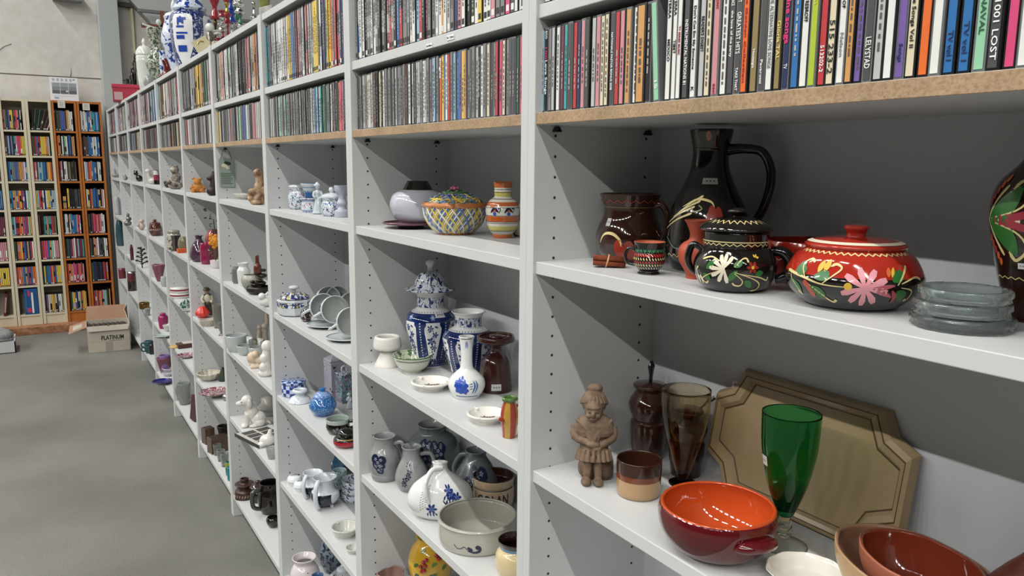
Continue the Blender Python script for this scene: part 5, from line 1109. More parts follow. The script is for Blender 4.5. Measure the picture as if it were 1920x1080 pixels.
P = vessel('hand_painted_mug', 'black mug with white blossoms and grey rim on tiny feet', 'mug', 634, 815, 766, Z3, [(12, 0), (19, .16), (22, .45), (21, .72), (21, .75, glz('#a9b2ac')), (22, 1)], m_blk, inner=glz('#8d9a92'), solo=False, H=.043,
    deco=lambda mb, sf, s, H: [flower(mb, sf, a, z*H, .0045, 4, pc('#9aa2a4'), None) for a, z in ((-.012, .42), (-.002, .5), (.008, .44), (-.008, .3), (.004, .3), (.013, .33))])
h = P.H/P.s; handle(P, 1.2, [(20, h*.85), (34, h*.9), (36, h*.55), (22, h*.35)], 3.5, m_blk)
mb = MB()
for k in range(3): mb.ball((12*P.s*math.cos(k*2.1+.3), 12*P.s*math.sin(k*2.1+.3), 2*P.s), 4*P.s, glz('#b9c0c0'), 8, 6)
mb.build('feet', parent=P.root)
P = vessel('red_black_pot', 'small lidded pot, red below and black and gold above, at the upright', 'pot', 650, 841, 800, Z3, [(17, 0), (24, .25), (24, .55, m_blk), (21, .72), (14, .86), (13, 1)], glz('#96182a'), open_=False, solo=False, H=.036,
    deco=lambda mb, sf, s, H: [dot(mb, sf, -.026+.0035*i, .70*H, .0014, pc('#9a8450')) for i in range(15)])
h = P.H/P.s; lid(P, [(15, h-1), (15, h+3), (8, h+8), (0, h+10)], m_blk)
lady(655, 769, 32, 'small white figurine squeezed beside the floral canister', m_fig, Z3)
# ---- fourth shelf
for (u, v, lb_) in ((553, 914, 'left one of two tiny white fluted pots with moulded lids'), (565, 925, 'right one of two tiny white fluted pots with moulded lids')):
    P = vessel('fluted_pot', lb_, 'pot', u, v, v-22, .45, [(9, 0), (11, .3), (12, .9), (12, 1)], glz('#cdd4d8'), open_=False, solo=False, seg=40, bumpf=lambda t, i: 1+.04*math.sin(t*18), H=.020, group='tiny fluted pots')
    h = P.H/P.s; lid(P, [(14, h), (14, h+2), (11, h+8), (0, h+11)], glz('#dde2e6'))
    mb = MB(); mb.tube([(0, -6*P.s, (h+10)*P.s), (2*P.s, -1*P.s, (h+13)*P.s), (0, 5*P.s, (h+10)*P.s)], 1.6*P.s, glz('#9aa0a6'), 6); mb.ball((0, 7*P.s, (h+9)*P.s), 2.5*P.s, flat('#3d4048'), 8, 5); mb.build('moulded_ornament', parent=P.root)
def milk_jug(u, vb, k, lbl, ang):
    P = vessel('milk_jug', lbl, 'jug', u, vb, vb-72, .45, [(8*k, .08), (18*k, .18), (24*k, .34), (24*k, .50), (22*k, .54, m_chb), (18*k, .60), (15*k, .75), (17*k, .92), (20*k, 1)], m_cobk, inner=m_chb, H=.095*k, solo=False, wall=1.6, bumpf=lambda t, i: 1+(.10*max(0, math.cos(t-1.3)) if i > 40 else 0))
    h = P.H/P.s; handle(P, ang, [(16*k, h*.90), (20*k, h*.98), (28*k, h*.80), (30*k, h*.50), (26*k, h*.22), (22*k, h*.14)], 3.4*k, m_chb, flat=1.3)
    mb = MB()
    for a in (-.9, .9, 2.8): mb.tube([(12*k*P.s*math.cos(a), 12*k*P.s*math.sin(a), h*.16*P.s), (17*k*P.s*math.cos(a), 17*k*P.s*math.sin(a), 0)], [3.5*k*P.s, 2.6*k*P.s], m_chb, 8, sn=1)
    mb.build('feet', parent=P.root); return P
m_cobk = glz('#15172c', .08); m_chb = glz('#cbd0d8', .1)
milk_jug(588, 934, .9, 'white milk jug with dark blue belly, behind its twin', -.7); milk_jug(610, 954, 1.08, 'white milk jug with dark blue belly on three feet, in front', -.55)
pl = vessel('teal_plate', 'teal and dark blue plate standing upright behind the milk jugs', 'plate', 612, 905, 860, .45, [(14, 0), (18, .2), (30, .75), (33, 1)], glz('#2f6a74'), inner=glz('#27506a'), H=.018, wall=2, solo=True)
pl.root.location = (.215, pl.loc.y+.02, .45+.062); pl.root.rotation_euler = (0, -PI/2+.22, 0)
pat_m = pat('mug_flor', '#b4bec6', ['#33556a', '#7a8f8a'], scale=110, thr=.56)
P = vessel('floral_mug', 'floral china mug with black dot, lower of two stacked by the upright', 'mug', 638, 934, 896, .45, [(10, 0), (11, .1), (12, .9), (12, 1)], pat_m, H=.046, deco=lambda mb, sf, s, H: dot(mb, sf, 0, .55*H, .006, nv))
P2 = vessel('floral_beaker', 'green sprigged china beaker standing on the floral mug', 'mug', 638, 890, 862, .45+.047, [(10, 0), (12, .5), (13, 1)], pat('beaker_flor', '#a9c0c6', ['#2f6a60'], scale=130, thr=.58), H=.044, place=None); P2.root.location.x, P2.root.location.y = P.root.location.x, P.root.location.y
for i in range(3):
    P = vessel('delft_bowl', ['lowest', 'middle', 'topmost'][i]+' of three blue and white bowls stacked at the right upright', 'bowl', 667, 947, 925, .45+i*.0215, [(15, 0), (17, .05), (24, .5), (26, 1)], pat('bowl_delft', '#c3c9d2', ['#28386e'], scale=80, thr=.58), H=.036, group='stacked delft bowls')
    if i == 0: b0 = P.root.location.copy()
    else: P.root.location.x, P.root.location.y = b0.x, b0.y
ashtray(648, 1014, 27, 'blue printed china ashtray on the fourth shelf of the third bay', z=.45, ht=.032, col=glz('#bfc0b8'), dd='blue'); ashtray(664, 1042, 16, 'small pale china dish half behind the upright', z=.45, ht=.018, col=glz('#bfc2bc'), dd='blue')
# ---- bottom shelf
P = vessel('dotted_vase', 'pale pink white vase with dark dots on the bottom shelf', 'vase', 573, 1118, 1025, Z5, [(18, 0), (26, .3), (27, .55), (22, .75), (17, .86), (22, 1)], glz('#cfc6c8'), H=.125, deco=lambda mb, sf, s, H: [dot(mb, sf, a, z*H, .002, nv) for a, z in ((-.015, .6), (.004, .55), (.012, .7), (-.024, .5))])
P = vessel('light_blue_pot', 'small light blue ceramic pot in front of the dotted vase', 'pot', 597, 1128, 1058, Z5, [(16, 0), (22, .35), (20, .6), (10, .76), (9, .9), (11, 1)], glz('#7fa6c6'), inner=glz('#3a5a80'), H=.08)
P = vessel('round_teapot', 'round white teapot with black sprigs on the bottom shelf', 'teapot', 644, 1112, 1048, Z5, [(16, 0), (26, .3), (28, .55), (20, .85), (10, 1)], pat('tea_sprig', '#b9bcc0', ['#2a2d38'], scale=60, thr=.60), open_=False, solo=False, H=.07); h = P.H/P.s
lid(P, [(12, h-1), (10, h+4), (0, h+6)], m_chw, knob=[(3, h+5), (4, h+9), (0, h+11)]); handle(P, 1.4, [(25, h*.7), (40, h*.8), (40, h*.35), (24, h*.25)], 3, m_chw); handle(P, -1.4, [(24, h*.3), (36, h*.5), (44, h*.85)], [5, 3.5, 2.5], m_chw, name='spout')
P = vessel('scrolled_vase', 'grey and blue scrolled vase behind the round teapot', 'vase', 622, 1075, 1015, Z5, [(14, 0), (22, .35), (18, .7), (10, .85), (14, 1)], pat('scroll_g', '#8d97a4', ['#2e3c55'], scale=50, thr=.52), H=.15)
# ================================================================== fourth bay
m_brown = mat('resin_brown', '#6a4430', .5, mottle='#c9a57c', mscale=60, bump=.4); m_dk = glz('#17120f', .12)
def blobfig(name, lbl, cat, u, vb, z, blobs, m, vox=.0022, extra=None, rot=0):
    """blobs in px units: local x to viewer, y right, z up"""
    p = Place(u, vb, z, 6); s = p.s; out = []
    p.fit(max([abs(b[1][1])+(b[2][1] if isinstance(b[2], tuple) else b[2]) for b in blobs if b[0] == 'b']+[4])*s)
    for b in blobs:
        if b[0] == 'b': out.append(('b', tuple(c*s for c in b[1]), tuple(r*s for r in b[2]) if isinstance(b[2], tuple) else b[2]*s))
        else: out.append(('t', [tuple(c*s for c in q_) for q_ in b[1]], [r*s for r in b[2]]))
    o = tag(sculpt(name, out, vox, m, loc=p.loc, rot=p.rot+rot), lbl, cat); p.root = o; return p
# hanging glass plaque
p = at(425, 322, y=1.60+.8-PW-.006); t = thing('hanging_plaque', 'glass plaque with painted flowers hanging by a cord from the raw shelf', 'plaque', (p.x, p.y, p.z), 0); k = 3.52/F_PX*1.0
mb = MB(); mb.box(-.030, .030, -.002, .002, -.062, .052, mat('plaque_glass', '#8f9c92', .1, coat=.5)); mb.build('glass_plate', parent=t)
mb = MB()
for a, z_, r in ((-.008, .025, .012), (.006, .018, .011), (-.002, .036, .009), (.010, .034, .008)): mb.ball((a, -.0025, z_), (r, .0006, r*.8), flat('#c9c6b0') if r > .01 else flat('#2f4230'), 10, 5)
for j in range(7): mb.box(-.024, .024-.004*(j % 3), -.0026, -.002, -.008-.007*j, -.0055-.007*j, flat('#4f5a50'))
mb.build('painted_print', parent=t); MB().tube([(-.022, 0, .052), (-.012, 0, .085), (0, 0, 1.616-p.z-.001), (.012, 0, .085), (.022, 0, .052)], .001, flat('#3a342c'), 6, sn=1).build('cord', parent=t)
blobfig('driftwood_ornament', 'brown and cream ornament with flowers and green base at the right upright', 'ornament', 483, 384, Z1, [('b', (0, 0, 5), (14, 14, 6)), ('t', [(0, 2, 4), (0, 6, 30), (0, 4, 60)], [10, 9, 6]), ('b', (0, 4, 58), (8, 10, 9)), ('b', (4, -8, 22), (7, 9, 9)), ('b', (4, 2, 34), (6, 7, 8)), ('b', (2, -10, 12), (8, 8, 7)), ('b', (4, 12, 26), (6, 6, 10)), ('b', (4, 0, 12), (8, 8, 7))], mat('driftwood', '#4a2c20', .5, mottle='#c6a682', mscale=38, bump=.3))
MB_ = vessel('leaf_dish', 'small white leaf-shaped dish standing at the left of the brown ornament', 'dish', 462, 374, 357, Z1, [(8, 0), (16, .5), (22, 1)], glz('#c9c4ba'), H=.022, bumpf=lambda t, i: 1+.2*math.cos(t*3))
# second shelf
vessel('glass_jar', 'small dark patterned glass jar at the left end', 'jar', 444, 532, 500, Z2, [(6, 0), (8, .2), (8, .8), (6, 1)], mat('smoked_glass', '#8a8f8c', .1, trans=.5))
vessel('milk_glass_jar', 'white milk glass jar with wide neck', 'jar', 458, 537, 492, Z2, [(9, 0), (11, .2), (12, .65), (9, .80), (8, .86), (10, 1)], glz('#cdd0cb'))
vessel('frosted_bowl', 'frosted glass bowl between the milk glass jar and the fountain', 'bowl', 474, 549, 513, Z2, [(9, 0), (17, .35), (20, .75), (16, 1)], mat('frost_glass', '#b4b4a8', .3, trans=.3))
P = vessel('table_fountain', 'black stone table fountain with tiers, holding a brown bottle', 'fountain', 485, 553, 520, Z2, [(14, 0), (20, .35), (22, .8), (21, 1)], mat('black_stone', '#1c1714', .35, mottle='#2d231e', mscale=60, bump=.5), solo=False, H=.028)
s = P.s; mb = MB()
for x_, y_, z_, r in ((2, -6, 18, 8), (0, 6, 20, 9), (4, 2, 26, 7), (0, 8, 34, 9), (-2, 0, 38, 8), (0, 10, 44, 6), (3, -10, 24, 5)): mb.ball((x_*s, y_*s, z_*s), (r*s, r*s, r*.5*s), mat('black_stone', '#1c1714'), 10, 6)
mb.build('stone_tiers', parent=P.root)
bt = MB(); bt.lathe(smooth([(0, 40*s), (7*s, 40*s), (7*s, 52*s), (4*s, 58*s), (3.2*s, 72*s), (0, 72*s)], 4), glz('#5a2a22'), 16, M=Matrix.Translation((0, 0, 0))); bt.build('bottle', parent=P.root)
blobfig('white_rabbit', 'white porcelain animal at the right upright, second shelf of the fourth bay', 'figurine', 498, 576, Z2, [('b', (0, 0, 9), (9, 11, 9)), ('b', (2, -6, 20), (7, 7, 7)), ('t', [(0, 2, 22), (0, 6, 28)], [3, 2])], glz('#d9d9d6'))
# third shelf
def bath(u, vb, r, hp, lbl, bk=True):
    P = vessel('ceramic_cradle', lbl, 'planter', u, vb, vb-hp, Z3, [(r*.7, .05), (r*.9, .4), (r, .9), (r, 1)], glz('#aeb3b0', .15), inner=glz('#8f9490', .2), H=hp*.0024*.8, solo=False)
    h = P.H/P.s; s = P.s; mb = MB()
    for a in (.6, -.6, 2.5, -2.5): mb.ball((r*.6*s*math.cos(a), r*.6*s*math.sin(a), 2*s), (3*s, 3*s, 4*s), glz('#aeb3b0', .15), 8, 6)
    mb.build('feet', parent=P.root)
    mb = MB(); mb.lathe([(r*.98*s, h*s*.9), (r*1.02*s, h*s+8*s), (r*.98*s, h*s+14*s), (r*.86*s, h*s+14*s), (r*.9*s, h*s*.9)], glz('#aeb3b0', .15), 14, a0=.6, a1=2.9); mb.build('hood', parent=P.root); return P
P = vessel('oval_planter', 'smooth pale blue-white oval planter at the left end', 'planter', 444, 661, 624, Z3, [(13, 0), (17, .3), (20, .85), (20.5, 1)], glz('#b8c0c0', .15), inner=glz('#a5adad'))
bath(460, 667, 15, 20, 'white china cradle with hood beside the oval planter'); bath(482, 672, 15, 22, 'white china cradle with hood behind the beige figure')
m_bis = mat('bisque', '#c9b7a0', .45); m_wht = glz('#d8d6d0', .15)
blobfig('monkey_figurine', 'beige porcelain crawling baby figure in front of the cradles', 'figurine', 478, 690, Z3, [('b', (0, -4, 18), (10, 10, 12)), ('b', (4, 10, 14), (9, 10, 9)), ('b', (6, 2, 26), (7, 7, 7)), ('t', [(2, -6, 8), (8, 0, 4), (10, 14, 3)], [5, 4, 3]), ('t', [(2, 12, 8), (8, 6, 3), (10, -8, 2)], [5, 4, 3])], m_bis)
blobfig('bride_figurine', 'white porcelain figure of a veiled lady at the right upright', 'figurine', 499, 706, Z3, [('b', (0, 0, 6), (13, 15, 8)), ('t', [(0, 0, 6), (0, 1, 30), (0, 3, 48)], [13, 9, 8]), ('b', (0, 4, 56), (10, 11, 12)), ('b', (3, -2, 34), (8, 9, 10)), ('b', (6, -4, 18), (7, 8, 9))], m_wht)
blobfig('couple_figurine', 'pale bisque figurine group standing at the back', 'figurine', 495, 662, Z3, [('b', (0, 0, 4), (9, 12, 5)), ('t', [(0, -5, 4), (0, -7, 30), (0, -6, 44)], [6, 5, 3.5]), ('b', (0, -6, 48), 5), ('t', [(0, 5, 4), (0, 4, 30), (0, 4, 44)], [6, 5, 4]), ('b', (1, 4, 50), 6), ('t', [(0, 6, 40), (0, 8, 60), (0, 7, 74)], [3, 3.5, 3])], mat('bisque_d', '#b3a898', .5))
blobfig('moss_ornament', 'small grey textured ornament at the back behind the cradle', 'ornament', 477, 646, Z3, [('b', (0, 0, 6), (8, 9, 6)), ('b', (0, -4, 14), (5, 5, 6)), ('b', (0, 4, 16), (6, 5, 6))], mat('grey_rough', '#8f8b7e', .7, bump=.5))
# fourth shelf : white dog, picture tray
p = blobfig('dog_figurine', 'white porcelain sitting dog looking left', 'figurine', 476, 800, .461, [('b', (0, 8, 14), (14, 15, 14)), ('b', (0, -2, 26), (12, 12, 15)), ('t', [(0, -4, 34), (2, -8, 44)], [10, 9]), ('b', (2, -10, 50), (11, 11, 11)), ('b', (4, -22, 46), (6, 8, 5.5)), ('b', (4, -28, 47), (2.5, 2.5, 2.5)),
    ('b', (11, -6, 46), (3.5, 5, 9)), ('b', (-8, -6, 46), (3.5, 5, 9)), ('t', [(5, -10, 26), (5, -12, 10), (7, -14, 2)], [6, 5, 4]), ('t', [(-5, -10, 26), (-5, -12, 10), (-3, -14, 2)], [6, 5, 4]), ('b', (7, -17, 2.5), (5, 6, 3)), ('b', (-3, -17, 2.5), (5, 6, 3)), ('b', (8, 10, 8), (8, 11, 8)), ('b', (10, 0, 3), (5, 9, 3)), ('t', [(-4, 20, 6), (-2, 28, 4), (4, 30, 3)], [4, 3, 2])], glz('#d6d3cd', .12), vox=.0018)
s = p.s; mb = MB(); mb.ball((15*s*.55+1*s, -20*s, 50*s), 1.1*s, m_dk, 6, 4); mb.build('eye', parent=p.root)
p_ = Place(478, 826, .461, 0); s = p_.s; t = thing('photo_frame', 'flat photo frame with eight small pictures lying under the white dog', 'photo frame', (.085, 2.06, .4615), .25)
MB().box(-.10, .085, -.12, .075, 0, .012, glz('#bfc0bb', .3)).build('frame', parent=t, bevel=.002); mb = MB()
for i in range(4):
    for j in range(2): mb.box(-.082+.062*j, -.030+.062*j, -.105+.044*i, -.070+.044*i, .0121, .0128, flat('#45423f'))
mb.build('pictures', parent=t); MB().box(-.1035, -.100, -.12, .075, 0, .013, m_dk).build('dark_edge', parent=t)
blobfig('pig_figurine', 'white glossy bird-shaped figurine on the right end of the photo frame', 'figurine', 502, 838, .461, [('b', (0, 0, 12), (11, 15, 11)), ('b', (4, -10, 6), (8, 8, 5)), ('t', [(0, 4, 20), (0, 6, 32)], [6, 3])], glz('#dbd8d2', .1))
P = vessel('cut_glass_tumbler', 'cut glass tumbler at the right upright below the picture frame', 'glass', 511, 862, 836, .461, [(8, 0), (10, .5), (11, 1)], mat('cutglass', '#c9cfcc', .08, trans=.7, coat=.5))
P = Place(496, 782, .461, 10); s = P.s; t = thing('cottage_box', 'pale ceramic star-roofed box behind the dog', 'ceramic box', P.loc+Vector((.02, 0, 0)), P.rot); t.location.x = min(t.location.x, .2)
MB().box(-12*s, 12*s, -18*s, 18*s, 0, 16*s, glz('#a9a8a2', .3)).build('base', parent=t, bevel=.003); mb = MB(); mb.lathe([(0, 15*s), (26*s, 15*s), (14*s, 26*s), (15*s, 34*s), (0, 36*s)], glz('#b4b3ac', .3), 5); mb.build('roof', parent=t)
# bottom shelf
m_rb = mat('redbrown_pot', '#3b2420', .35, coat=.3)
P = vessel('oil_warmer', 'brown stacked candle warmer with cut slots at the left end of the bottom shelf', 'candle holder', 460, 939, 905, Z5, [(18, 0), (18, .35), (13, .5), (11, .55), (16, .68), (17, .76), (8, .80), (8, 1)], m_rb, H=.085, deco=lambda mb, sf, s, H: [stroke(mb, sf, [(-.05+.012*i, .12*H), (-.045+.012*i, .28*H)], .006, flat('#8f7d70')) for i in range(9)])
P = vessel('glazed_sugar_bowl', 'dark glazed lidded sugar bowl behind the black mug', 'pot', 485, 944, 915, Z5, [(12, 0), (15, .3), (16, .6), (12, .9)], m_dk, open_=False, solo=False, H=.065); h = P.H/P.s
lid(P, [(14, h), (15, h+2), (6, h+7), (0, h+8)], glz('#3a2f2a'), knob=[(3, h+6), (5, h+11), (0, h+13)])
P = vessel('black_tankard', 'big glossy black tankard with clear handle at the right upright', 'mug', 508, 966, 893, Z5, [(16, 0), (22, .25), (22, .6), (18, .85), (19, 1)], m_dk, solo=False, H=.13); h = P.H/P.s
handle(P, -1.1, [(20, h*.85), (34, h*.8), (34, h*.35), (20, h*.2)], 4, glz('#3d423f'))
vessel('black_ash_bowl', 'small glossy black bowl on the bottom shelf in front of the tankard', 'bowl', 513, 990, 964, Z5, [(7, 0), (12, .4), (13, .8), (11, 1)], m_dk, H=.04)
# ================================================================== fifth bay
blobfig('teddy_bear', 'small orange-brown teddy bear sitting', 'teddy bear', 371, 360, Z1, [('b', (0, 2, 8), (10, 11, 9)), ('b', (2, 0, 19), (7, 7, 7)), ('b', (7, 0, 18), (3, 3, 2.5)), ('b', (0, -6, 25), 2.6), ('b', (0, 6, 25), 2.6), ('t', [(2, -7, 11), (5, -12, 6)], [3.5, 3]), ('t', [(2, 8, 12), (6, 12, 6)], [3.5, 3]), ('t', [(4, -5, 4), (12, -9, 3)], [4, 3.5]), ('t', [(4, 6, 4), (12, 8, 3)], [4, 3.5])], mat('plush_orange', '#a5672c', .9, mottle='#c08a4a', mscale=60, bump=.6), vox=.002)
blobfig('dark_figurine', 'dark brown carved figure half behind the upright, right of the teddy bear', 'figurine', 398, 367, Z1, [('b', (0, 0, 8), (9, 10, 9)), ('t', [(0, 2, 8), (0, 4, 30), (0, 6, 46)], [8, 6, 4]), ('b', (0, -2, 32), (6, 7, 5)), ('b', (0, 2, 36), (5, 5, 5))], mat('carved_dark', '#2a1d1c', .5, bump=.3))
P = vessel('gourd_vase', 'dark purple gourd-shaped glass vase', 'vase', 373, 491, 441, Z2, [(11, 0), (16, .15), (17, .35), (13, .62), (6, .85), (6, .95), (8, 1)], mat('plum_glass', '#4a3446', .08, coat=.6, trans=.15))
vessel('ribbed_vase', 'magenta ribbed glass vase in front of the gourd vase', 'vase', 387, 496, 455, Z2, [(8, 0), (10, .2), (10, .8), (9, 1)], mat('magenta_glass', '#8a2048', .1, coat=.5, trans=.1), seg=48, bumpf=lambda t, i: 1+.04*math.sin(t*12)+.05*math.sin(i*1.4))
vessel('coral_vase', 'round dull red glass vase behind the yellow rose', 'vase', 402, 492, 430, Z2, [(7, 0), (8, .3), (13, .6), (14, .75), (9, .95), (8, 1)], mat('coral_glass', '#8a4448', .15, coat=.5))
P = Place(405, 504, Z2, 8); s = P.s; t = thing('potted_rose', 'artificial orange rose with green leaves in a small white pot', 'potted plant', P.loc, P.rot)
MB().lathe(smooth([(0, 0), (8*s, 0), (10*s, 14*s), (9*s, 15*s), (0, 12*s)], 3), glz('#cfc6c6'), 20).build('pot', parent=t); mb = MB(); rr = random.Random(3)
mb.tube([(0, 0, 12*s), (0, 2*s, 50*s), (0, 0, 92*s)], .9*s, flat('#2f4a2c'), 6)
for k in range(34):
    z_ = rr.choice([rr.uniform(16, 36), rr.uniform(70, 112)])*s; a = rr.uniform(0, 6.28); R_ = rr.uniform(4, 12)*s; c = Vector((R_*math.cos(a)*.6, R_*math.sin(a), z_)); d_ = Vector((math.cos(a), math.sin(a), rr.uniform(-.4, .8))).normalized(); n_ = d_.orthogonal().normalized()
    L_, w_ = 7*s, 2.6*s; mb.add([c, c+d_*L_*.5+n_*w_, c+d_*L_, c+d_*L_*.5-n_*w_, c+d_*L_*.5+d_.cross(n_)*s], [(0, 1, 4), (1, 2, 4), (2, 3, 4), (3, 0, 4)], flat(('#3f5f33', '#2b4528', '#5c7a48')[k % 3]))
mb.build('foliage', parent=t); mb = MB()
for k in range(16):
    a = k*2.4; R_ = (1.5+k*.62)*s; mb.ball((6*s+(.3*R_)*math.cos(a)-k*.25*s, R_*math.cos(a), 52*s+R_*math.sin(a)*1.1), (2.2*s, 4*s, 4*s), mat('rose_petal', '#c98424', .6), 8, 5)
mb.build('rose_bloom', parent=t)
# third shelf: boy, red lamp, dish, glasses
P = Place(391, 594, Z3, 4); s = P.s; q = lambda x, y, z_: (x*s, y*s, z_*s); t = thing('boy_figurine', 'figurine of a boy with cap, white shirt and dark waistcoat', 'figurine', P.loc, P.rot)
sculpt('body', [('t', [q(0, -3, 2), q(0, -3, 12), q(0, -2, 22)], [3*s, 3*s, 4*s]), ('t', [q(0, 4, 2), q(0, 4, 12), q(0, 2, 22)], [3*s, 3*s, 4*s]), ('b', q(0, 0, 24), (5*s, 6.5*s, 6*s))], .0018, mat('trousers', '#3d352c', .5), parent=t)
sculpt('shirt', [('b', q(0, 0, 34), (5*s, 7*s, 9*s)), ('t', [q(0, -7, 40), q(3, -10, 32), q(6, -6, 27)], [3*s, 2.6*s, 2.2*s]), ('t', [q(0, 7, 40), q(3, 9, 32), q(6, 5, 27)], [3*s, 2.6*s, 2.2*s])], .0018, mat('shirt_w', '#b9b6a2', .5), parent=t)
MB().lathe(smooth([(5.4*s, 27*s), (7*s, 33*s), (6.4*s, 41*s), (4*s, 43*s)], 3), mat('waistcoat', '#26211e', .5), 12, a0=1.2, a1=5.1).build('waistcoat', parent=t)
sculpt('head', [('b', q(0, -1, 48), (4.6*s, 4.6*s, 5.2*s)), ('b', q(4, -2, 47), (1.5*s, 1.2*s, 1.5*s))], .0014, mat('skin_p', '#a98a72', .4), parent=t); MB().lathe([(0, 56*s), (4*s, 55*s), (6.6*s, 51*s), (6.8*s, 50*s), (0, 49.5*s)], mat('cap', '#4a463c', .6), 16, M=Matrix.Translation((1*s, -1*s, 0))).build('cap', parent=t)
P = vessel('red_lantern', 'bright red translucent shell lantern behind the dish', 'lantern', 380, 597, 574, Z3, [(6, 0), (12, .35), (11, .6), (5, 1)], mat('red_plastic', '#c8332a', .3, coat=.4), open_=False, bumpf=lambda t, i: 1+.08*math.sin(t*9))
vessel('oval_dish', 'cream shallow dish at the boy figurine’s feet', 'dish', 390, 613, 591, Z3, [(10, 0), (13, .4), (16, 1)], glz('#b5ada0'), H=.030, sx=.7)
vessel('pressed_beaker', 'tall clear pressed glass beaker at the upright', 'glass', 410, 616, 570, Z3, [(8, 0), (9, .5), (10, 1)], mat('beaker_glass', '#a9aaa2', .08, trans=.75, ior=1.2, coat=.5))
vessel('liqueur_glass', 'small clear liqueur glass in front of the pressed beaker', 'glass', 416, 630, 604, Z3, [(7, 0), (3, .2), (5, .5), (6, 1)], mat('beaker_glass', '#a9aaa2'))
# fourth shelf: lace bowl, plates
P = vessel('lace_bowl', 'cream bowl with pierced lace edge behind the plate stack', 'bowl', 392, 714, 688, .44, [(10, 0), (16, .3), (21, .8), (22, 1)], glz('#b9b4a6'), H=.038, bumpf=lambda t, i: 1+.05*math.sin(t*14), seg=56)
for i in range(2):
    P = vessel('transferware_plate', ['lower', 'upper'][i]+' of two plates with dark rose transfer print and white rim', 'plate', 404, 745-i*1, 730, .44+.009*i, [(16, 0), (20, .4), (27, .9), (29, 1)], glz('#b9b3ae'), inner=pat('transfer', '#c0b4b2', ['#7a3a4c'], scale=70, thr=.46, detail=4), H=.016, depth=.5, wall=2, group='rose transferware plates')
vessel('pine_ornament', 'dark green and brown rough ornament behind the plates at the upright', 'ornament', 419, 716, 688, .44, [(8, 0), (7, .4), (4, .8), (1, 1)], mat('pine_dark', '#2f3a2c', .8, bump=.8), open_=False)
vessel('silver_ball', 'small silver ball ornament on the shelf edge below the plates', 'ornament', 424, 752, 738, .44, [(4, 0), (7, .4), (6, .8), (2, 1)], m_steel, open_=False)
# bottom shelf
vessel('brass_pan', 'dark metal pan behind the brown glass blocks', 'pan', 421, 836, 800, Z5, [(8, 0), (9, .6), (12, 1)], mat('dark_metal', '#2b2826', .3, metal=.6), H=.10)
for i, (u, v, w_) in enumerate(((391, 832, 9), (403, 850, 10), (417, 846, 9))):
    P = Place(u, v, Z5, w_*.6); s = P.s; MBx = MB().box(-w_*s, w_*s, -w_*s, w_*s, 0, 30*s, mat('smoked_brown', '#5c4436', .12, coat=.5, trans=.15)); MBx.box(-w_*.85*s, w_*.85*s, -w_*.85*s, w_*.85*s, 29.6*s, 30.4*s, flat('#2e211a'))
    tag(MBx.build('tea_light_box', loc=P.loc, rot=P.rot+.4, bevel=.002), ['leftmost and farthest', 'front', 'right-hand'][i]+' smoked brown glass block on the bottom shelf of the fifth bay', 'candle holder', 'smoked glass blocks')
for i, (u, v, hp) in enumerate(((408, 855, 24), (415, 866, 24), (422, 876, 28))):
    vessel('water_glass', ['left', 'middle', 'right'][i]+' plain water glass of the diagonal row of three', 'glass', u, v, v-hp, Z5, [(6, 0), (7, .5), (8, 1)], mat('water_glass', '#b5bab6', .08, trans=.8, ior=1.2, coat=.4), group='plain water glasses')
for i, (u, v, c1, c2) in enumerate(((428, 892, '#1f5f5c', '#8a9a2c'), (431, 902, '#2a7a80', '#2a7a80'))):
    vessel('shot_glass', ['teal shot glass with lime rim', 'plain teal shot glass'][i]+' at the upright on the bottom shelf', 'glass', u, v, v-27, Z5, [(4, 0), (4.6, .6, glz(c2)), (5, 1)], glz(c1))
# ================================================================== sixth bay
blobfig('owl_figurine', 'brown and white stacked owl and cat figurine', 'figurine', 327, 355, Z1, [('b', (0, 2, 7), (9, 13, 8)), ('b', (0, 4, 22), (8, 9, 10)), ('b', (2, 2, 36), (8, 8, 7)), ('b', (0, -3, 42), 2.5), ('b', (0, 6, 42), 2.5), ('b', (4, -9, 14), (5, 5, 4))], mat('owl', '#463830', .5, mottle='#b3aa9c', mscale=50, bump=.3))
blobfig('bird_figurine', 'small dark bird figurine left of the owl', 'figurine', 315, 349, Z1, [('b', (0, 0, 5), (5, 6, 5)), ('b', (0, -4, 9), (3, 3, 3))], mat('dkbird', '#33302e', .5))
P = vessel('painted_canister', 'cream lidded canister with red flowers', 'canister', 327, 469, 436, Z2, [(12, 0), (13, .2), (13, .8), (10, 1)], pat('canflow', '#b0ada2', ['#7a3038', '#2a2a26'], scale=60, thr=.60), open_=False, solo=False); h = P.H/P.s
lid(P, [(11, h), (11, h+4), (8, h+6), (0, h+7)], glz('#8a897c'))
t = thing('black_lantern', 'small black framed tea light lantern in front of the cream canister', 'lantern', Place(331, 471, Z2, 5).loc, .4); k_ = Place(331, 471, Z2, 5).s
MB().box(-6*k_, 6*k_, -6*k_, 6*k_, 0, 3*k_, m_dk).build('base', parent=t); MB().box(-5*k_, 5*k_, -5*k_, 5*k_, 3*k_, 26*k_, mat('dk_glass', '#3a302c', .1)).build('glass_box', parent=t); MB().box(-6*k_, 6*k_, -6*k_, 6*k_, 26*k_, 29*k_, m_dk).build('cap', parent=t)
vessel('olive_pot', 'olive brown round pot behind the black lantern', 'pot', 345, 473, 444, Z2, [(7, 0), (10, .4), (9, .8), (6, 1)], glz('#6f6a58'))
P = Place(341, 474, Z2, 0); k_ = P.s; tag(MB().box(-5*k_, 5*k_, -8*k_, 8*k_, 0, 8*k_, flat('#c2552c')).build('orange_box', loc=P.loc, rot=P.rot+.3, bevel=.001), 'small orange-red box on the shelf edge before the olive pot', 'box')
